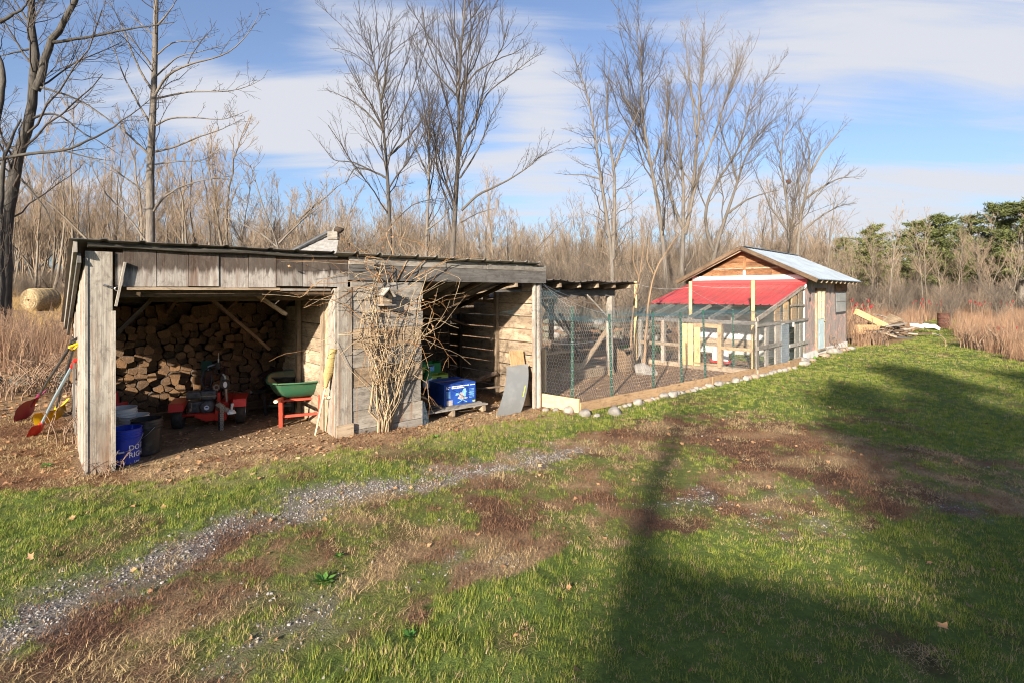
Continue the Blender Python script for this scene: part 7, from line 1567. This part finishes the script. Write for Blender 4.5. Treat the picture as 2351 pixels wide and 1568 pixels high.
# sumac with red seed heads in the meadow
ns = 0
for (x0, x1, n_, y0, y1, dd) in ((1955, 2010, 16, 690, 720, 24), (2090, 2160, 14, 688, 705, 34), (2200, 2330, 16, 690, 704, 36), (2290, 2345, 3, 735, 755, 20)):
    for i in range(n_):
        px_ = rl.uniform(x0, x1); py = rl.uniform(y0, y1); d = dd*rl.uniform(.92, 1.08); p = atd(px_, py, d); zg = Z(p.x, p.y)
        o = thing('sumac_stem', ('red sumac seed head beside the hut wall', 'red sumac seed head in the meadow behind the barrel', 'red sumac seed head in the far right meadow', 'red leafed sprig in the near right meadow')[(x0 > 2000)+(x0 > 2150)+(x0 > 2250)], 'sumac', (p.x, p.y, zg), 0, ('sumac beside the hut', 'sumac behind the barrel', 'sumac in the far meadow', 'red sprigs near right')[(x0 > 2000)+(x0 > 2150)+(x0 > 2250)])
        h = p.z-zg; MB().tube([(0, 0, 0), (rl.normal(0, .08), 0, h*.6), (rl.normal(0, .1), 0, h)], [.018, .014, .01], 5).build('stem', M['weed'], o); tpx = rl.normal(0, .1); s_ = rl.uniform(.7, 1.2)
        MB().rock((tpx*.3, 0, h), (.045*s_, .045*s_, .10*s_), int(i*7+x0), 1).build('seed_head', M['berry'], o)
# a few large single leaves on the lawn
for i, (x_, y_, s_, lab) in enumerate(((2165, 1458, .075, 'large pinkish fallen leaf low on the shaded lawn'), (2225, 1405, .06, 'curled tan leaf above the large pinkish one'), (1205, 1462, .045, 'tan leaf at the edge of the bright lawn'), (1185, 1475, .045, 'dark brown leaf beside the tan one'), (1170, 1395, .04, 'pale leaf where the drive meets the lawn'), (70, 1295, .07, 'pale curled leaf on the bright grass at far left'), (1930, 1205, .04, 'orange leaf on the shaded drive edge'), (2160, 1300, .04, 'brown leaf on the shaded lawn'), (1775, 1310, .035, 'brown leaf in the sunny patch of lawn'), (1585, 1560, .03, 'white pebble-like leaf at the bottom edge'))):
    g_ = gpt(x_, y_); o = tag(link('fallen_leaf', leafmesh(70+i), M['leaf']), lab, 'leaf', 'single leaves on the lawn'); o.location = (g_.x, g_.y, gz1(g_.x, g_.y)+.045); o.scale = (s_*.75, s_*.5, s_*.8); o.rotation_euler = (.2, .15*i % .5, i*1.1)

# ------------------------------------------------------------------ behind the viewpoint: the farmhouse and yard tree whose shade falls on the lawn
def pq(p, q): return Vector((SXY.x*-q+(-SXY.y)*p, -SXY.y*q+SXY.x*p, 0))     # p across the light, q along it
tan_ = math.tan(SUN_EL)
ex = Vector((-SXY.y, SXY.x, 0)); rz_h = math.atan2(ex.y, ex.x)
hs = thing('farmhouse', 'white sided farmhouse standing behind the viewpoint, shading the lawn', 'house', pq(0, -4.6), rz_h)
def hbox(nm, x0, x1, y0, y1, z0, z1, m): return MB().box(((x0+x1)/2, (y0+y1)/2, (z0+z1)/2), (x1-x0, y1-y0, z1-z0)).build(nm, M[m], hs)
hbox('wall', -.2, 14, -7.5, -.3, -.3, 2.95, 'white')
MB().prism([(.1, 2.9), (.1, 3.05), (-3.7, 4.45), (-7.9, 3.05), (-7.9, 2.9)], (-.45, 0, 0), (0, 1, 0), (0, 0, 1), 14.9).build('roof', M['shingle'], hs)
for x_ in (3.5, 6, 9, 12):
    for z_ in (.9,): w = MB().box((x_, -.29, z_+.6), (1.0, .06, 1.3)).build('window', M['screen'], hs); MB().box((x_, -.255, z_+.6), (.84, .02, 1.12)).build('pane', M['glass'], w)
d_ = MB().box((.8, -.29, 1.0), (.9, .05, 2.0)).build('door', M['doorpaint'], hs); MB().rock((1.15, -.24, 1.0), .03, 3, 2, 1).build('knob', M['brass'], d_)
# yard trees behind the viewpoint
for i, (p_, q_, h_, lab) in enumerate(((2.7, -14.5, 9.8, 'short dense pine behind the farmhouse door'), (4.7, -14, 11.2, 'dense pine of middle height behind the farmhouse'), (7.4, -15, 11.6, 'tall dense pine behind the middle of the farmhouse'), (10.6, -16, 12.4, 'tallest dense pine behind the farmhouse'), (13.8, -15, 12.0, 'dense pine beyond the far gable of the farmhouse'), (17.5, -14, 13.0, 'outermost dense pine beyond the farmhouse'))):
    c = pq(p_, q_); o = thing('pine_tree', lab, 'tree', (c.x, c.y, Z(c.x, c.y)), i*1.7, 'yard pines behind the viewpoint'); s_ = h_/12; o.scale = (s_, s_, s_)
    for nm, me_ in (('trunk', pp[i % 3][0]), ('crown', pp[i % 3][1])): q = bpy.data.objects.new(nm, me_); COL.objects.link(q); q.parent = o
c = pq(-.5, -15); o = thing('maple_tree', 'bare yard tree far behind the farmhouse at the viewpoint', 'tree', (c.x, c.y, Z(c.x, c.y)), 1.4); o.scale = (.75, .75, .66)
q = bpy.data.objects.new('crown', pm[0][1]); COL.objects.link(q); q.parent = o
MB().tube([(0, 0, 0), (.10, .05, 4), (-.08, 0, 8), (.06, .1, 10.5), (0, .1, 13)], [.32, .27, .23, .18, .04], 9).build('trunk', M['bark'], o, True)
for (x_, y_, s_, lab) in ((40, 905, .5, 'tangled dead brush on the tumbled stones, leftmost'), (110, 900, .45, 'tangled dead brush on the tumbled stones near the shovels'), (75, 880, .6, 'tangled dead brush behind the tumbled stones')):
    g_ = gpt(x_, y_); o = tag(link('twiggy_weed', shrub(int(x_)+3, .8, 26), M['weed'], None), lab, 'weed', 'twiggy weeds'); o.location = (g_.x, g_.y, g_.z-.03); o.scale = (s_*1.8, s_*1.8, s_)
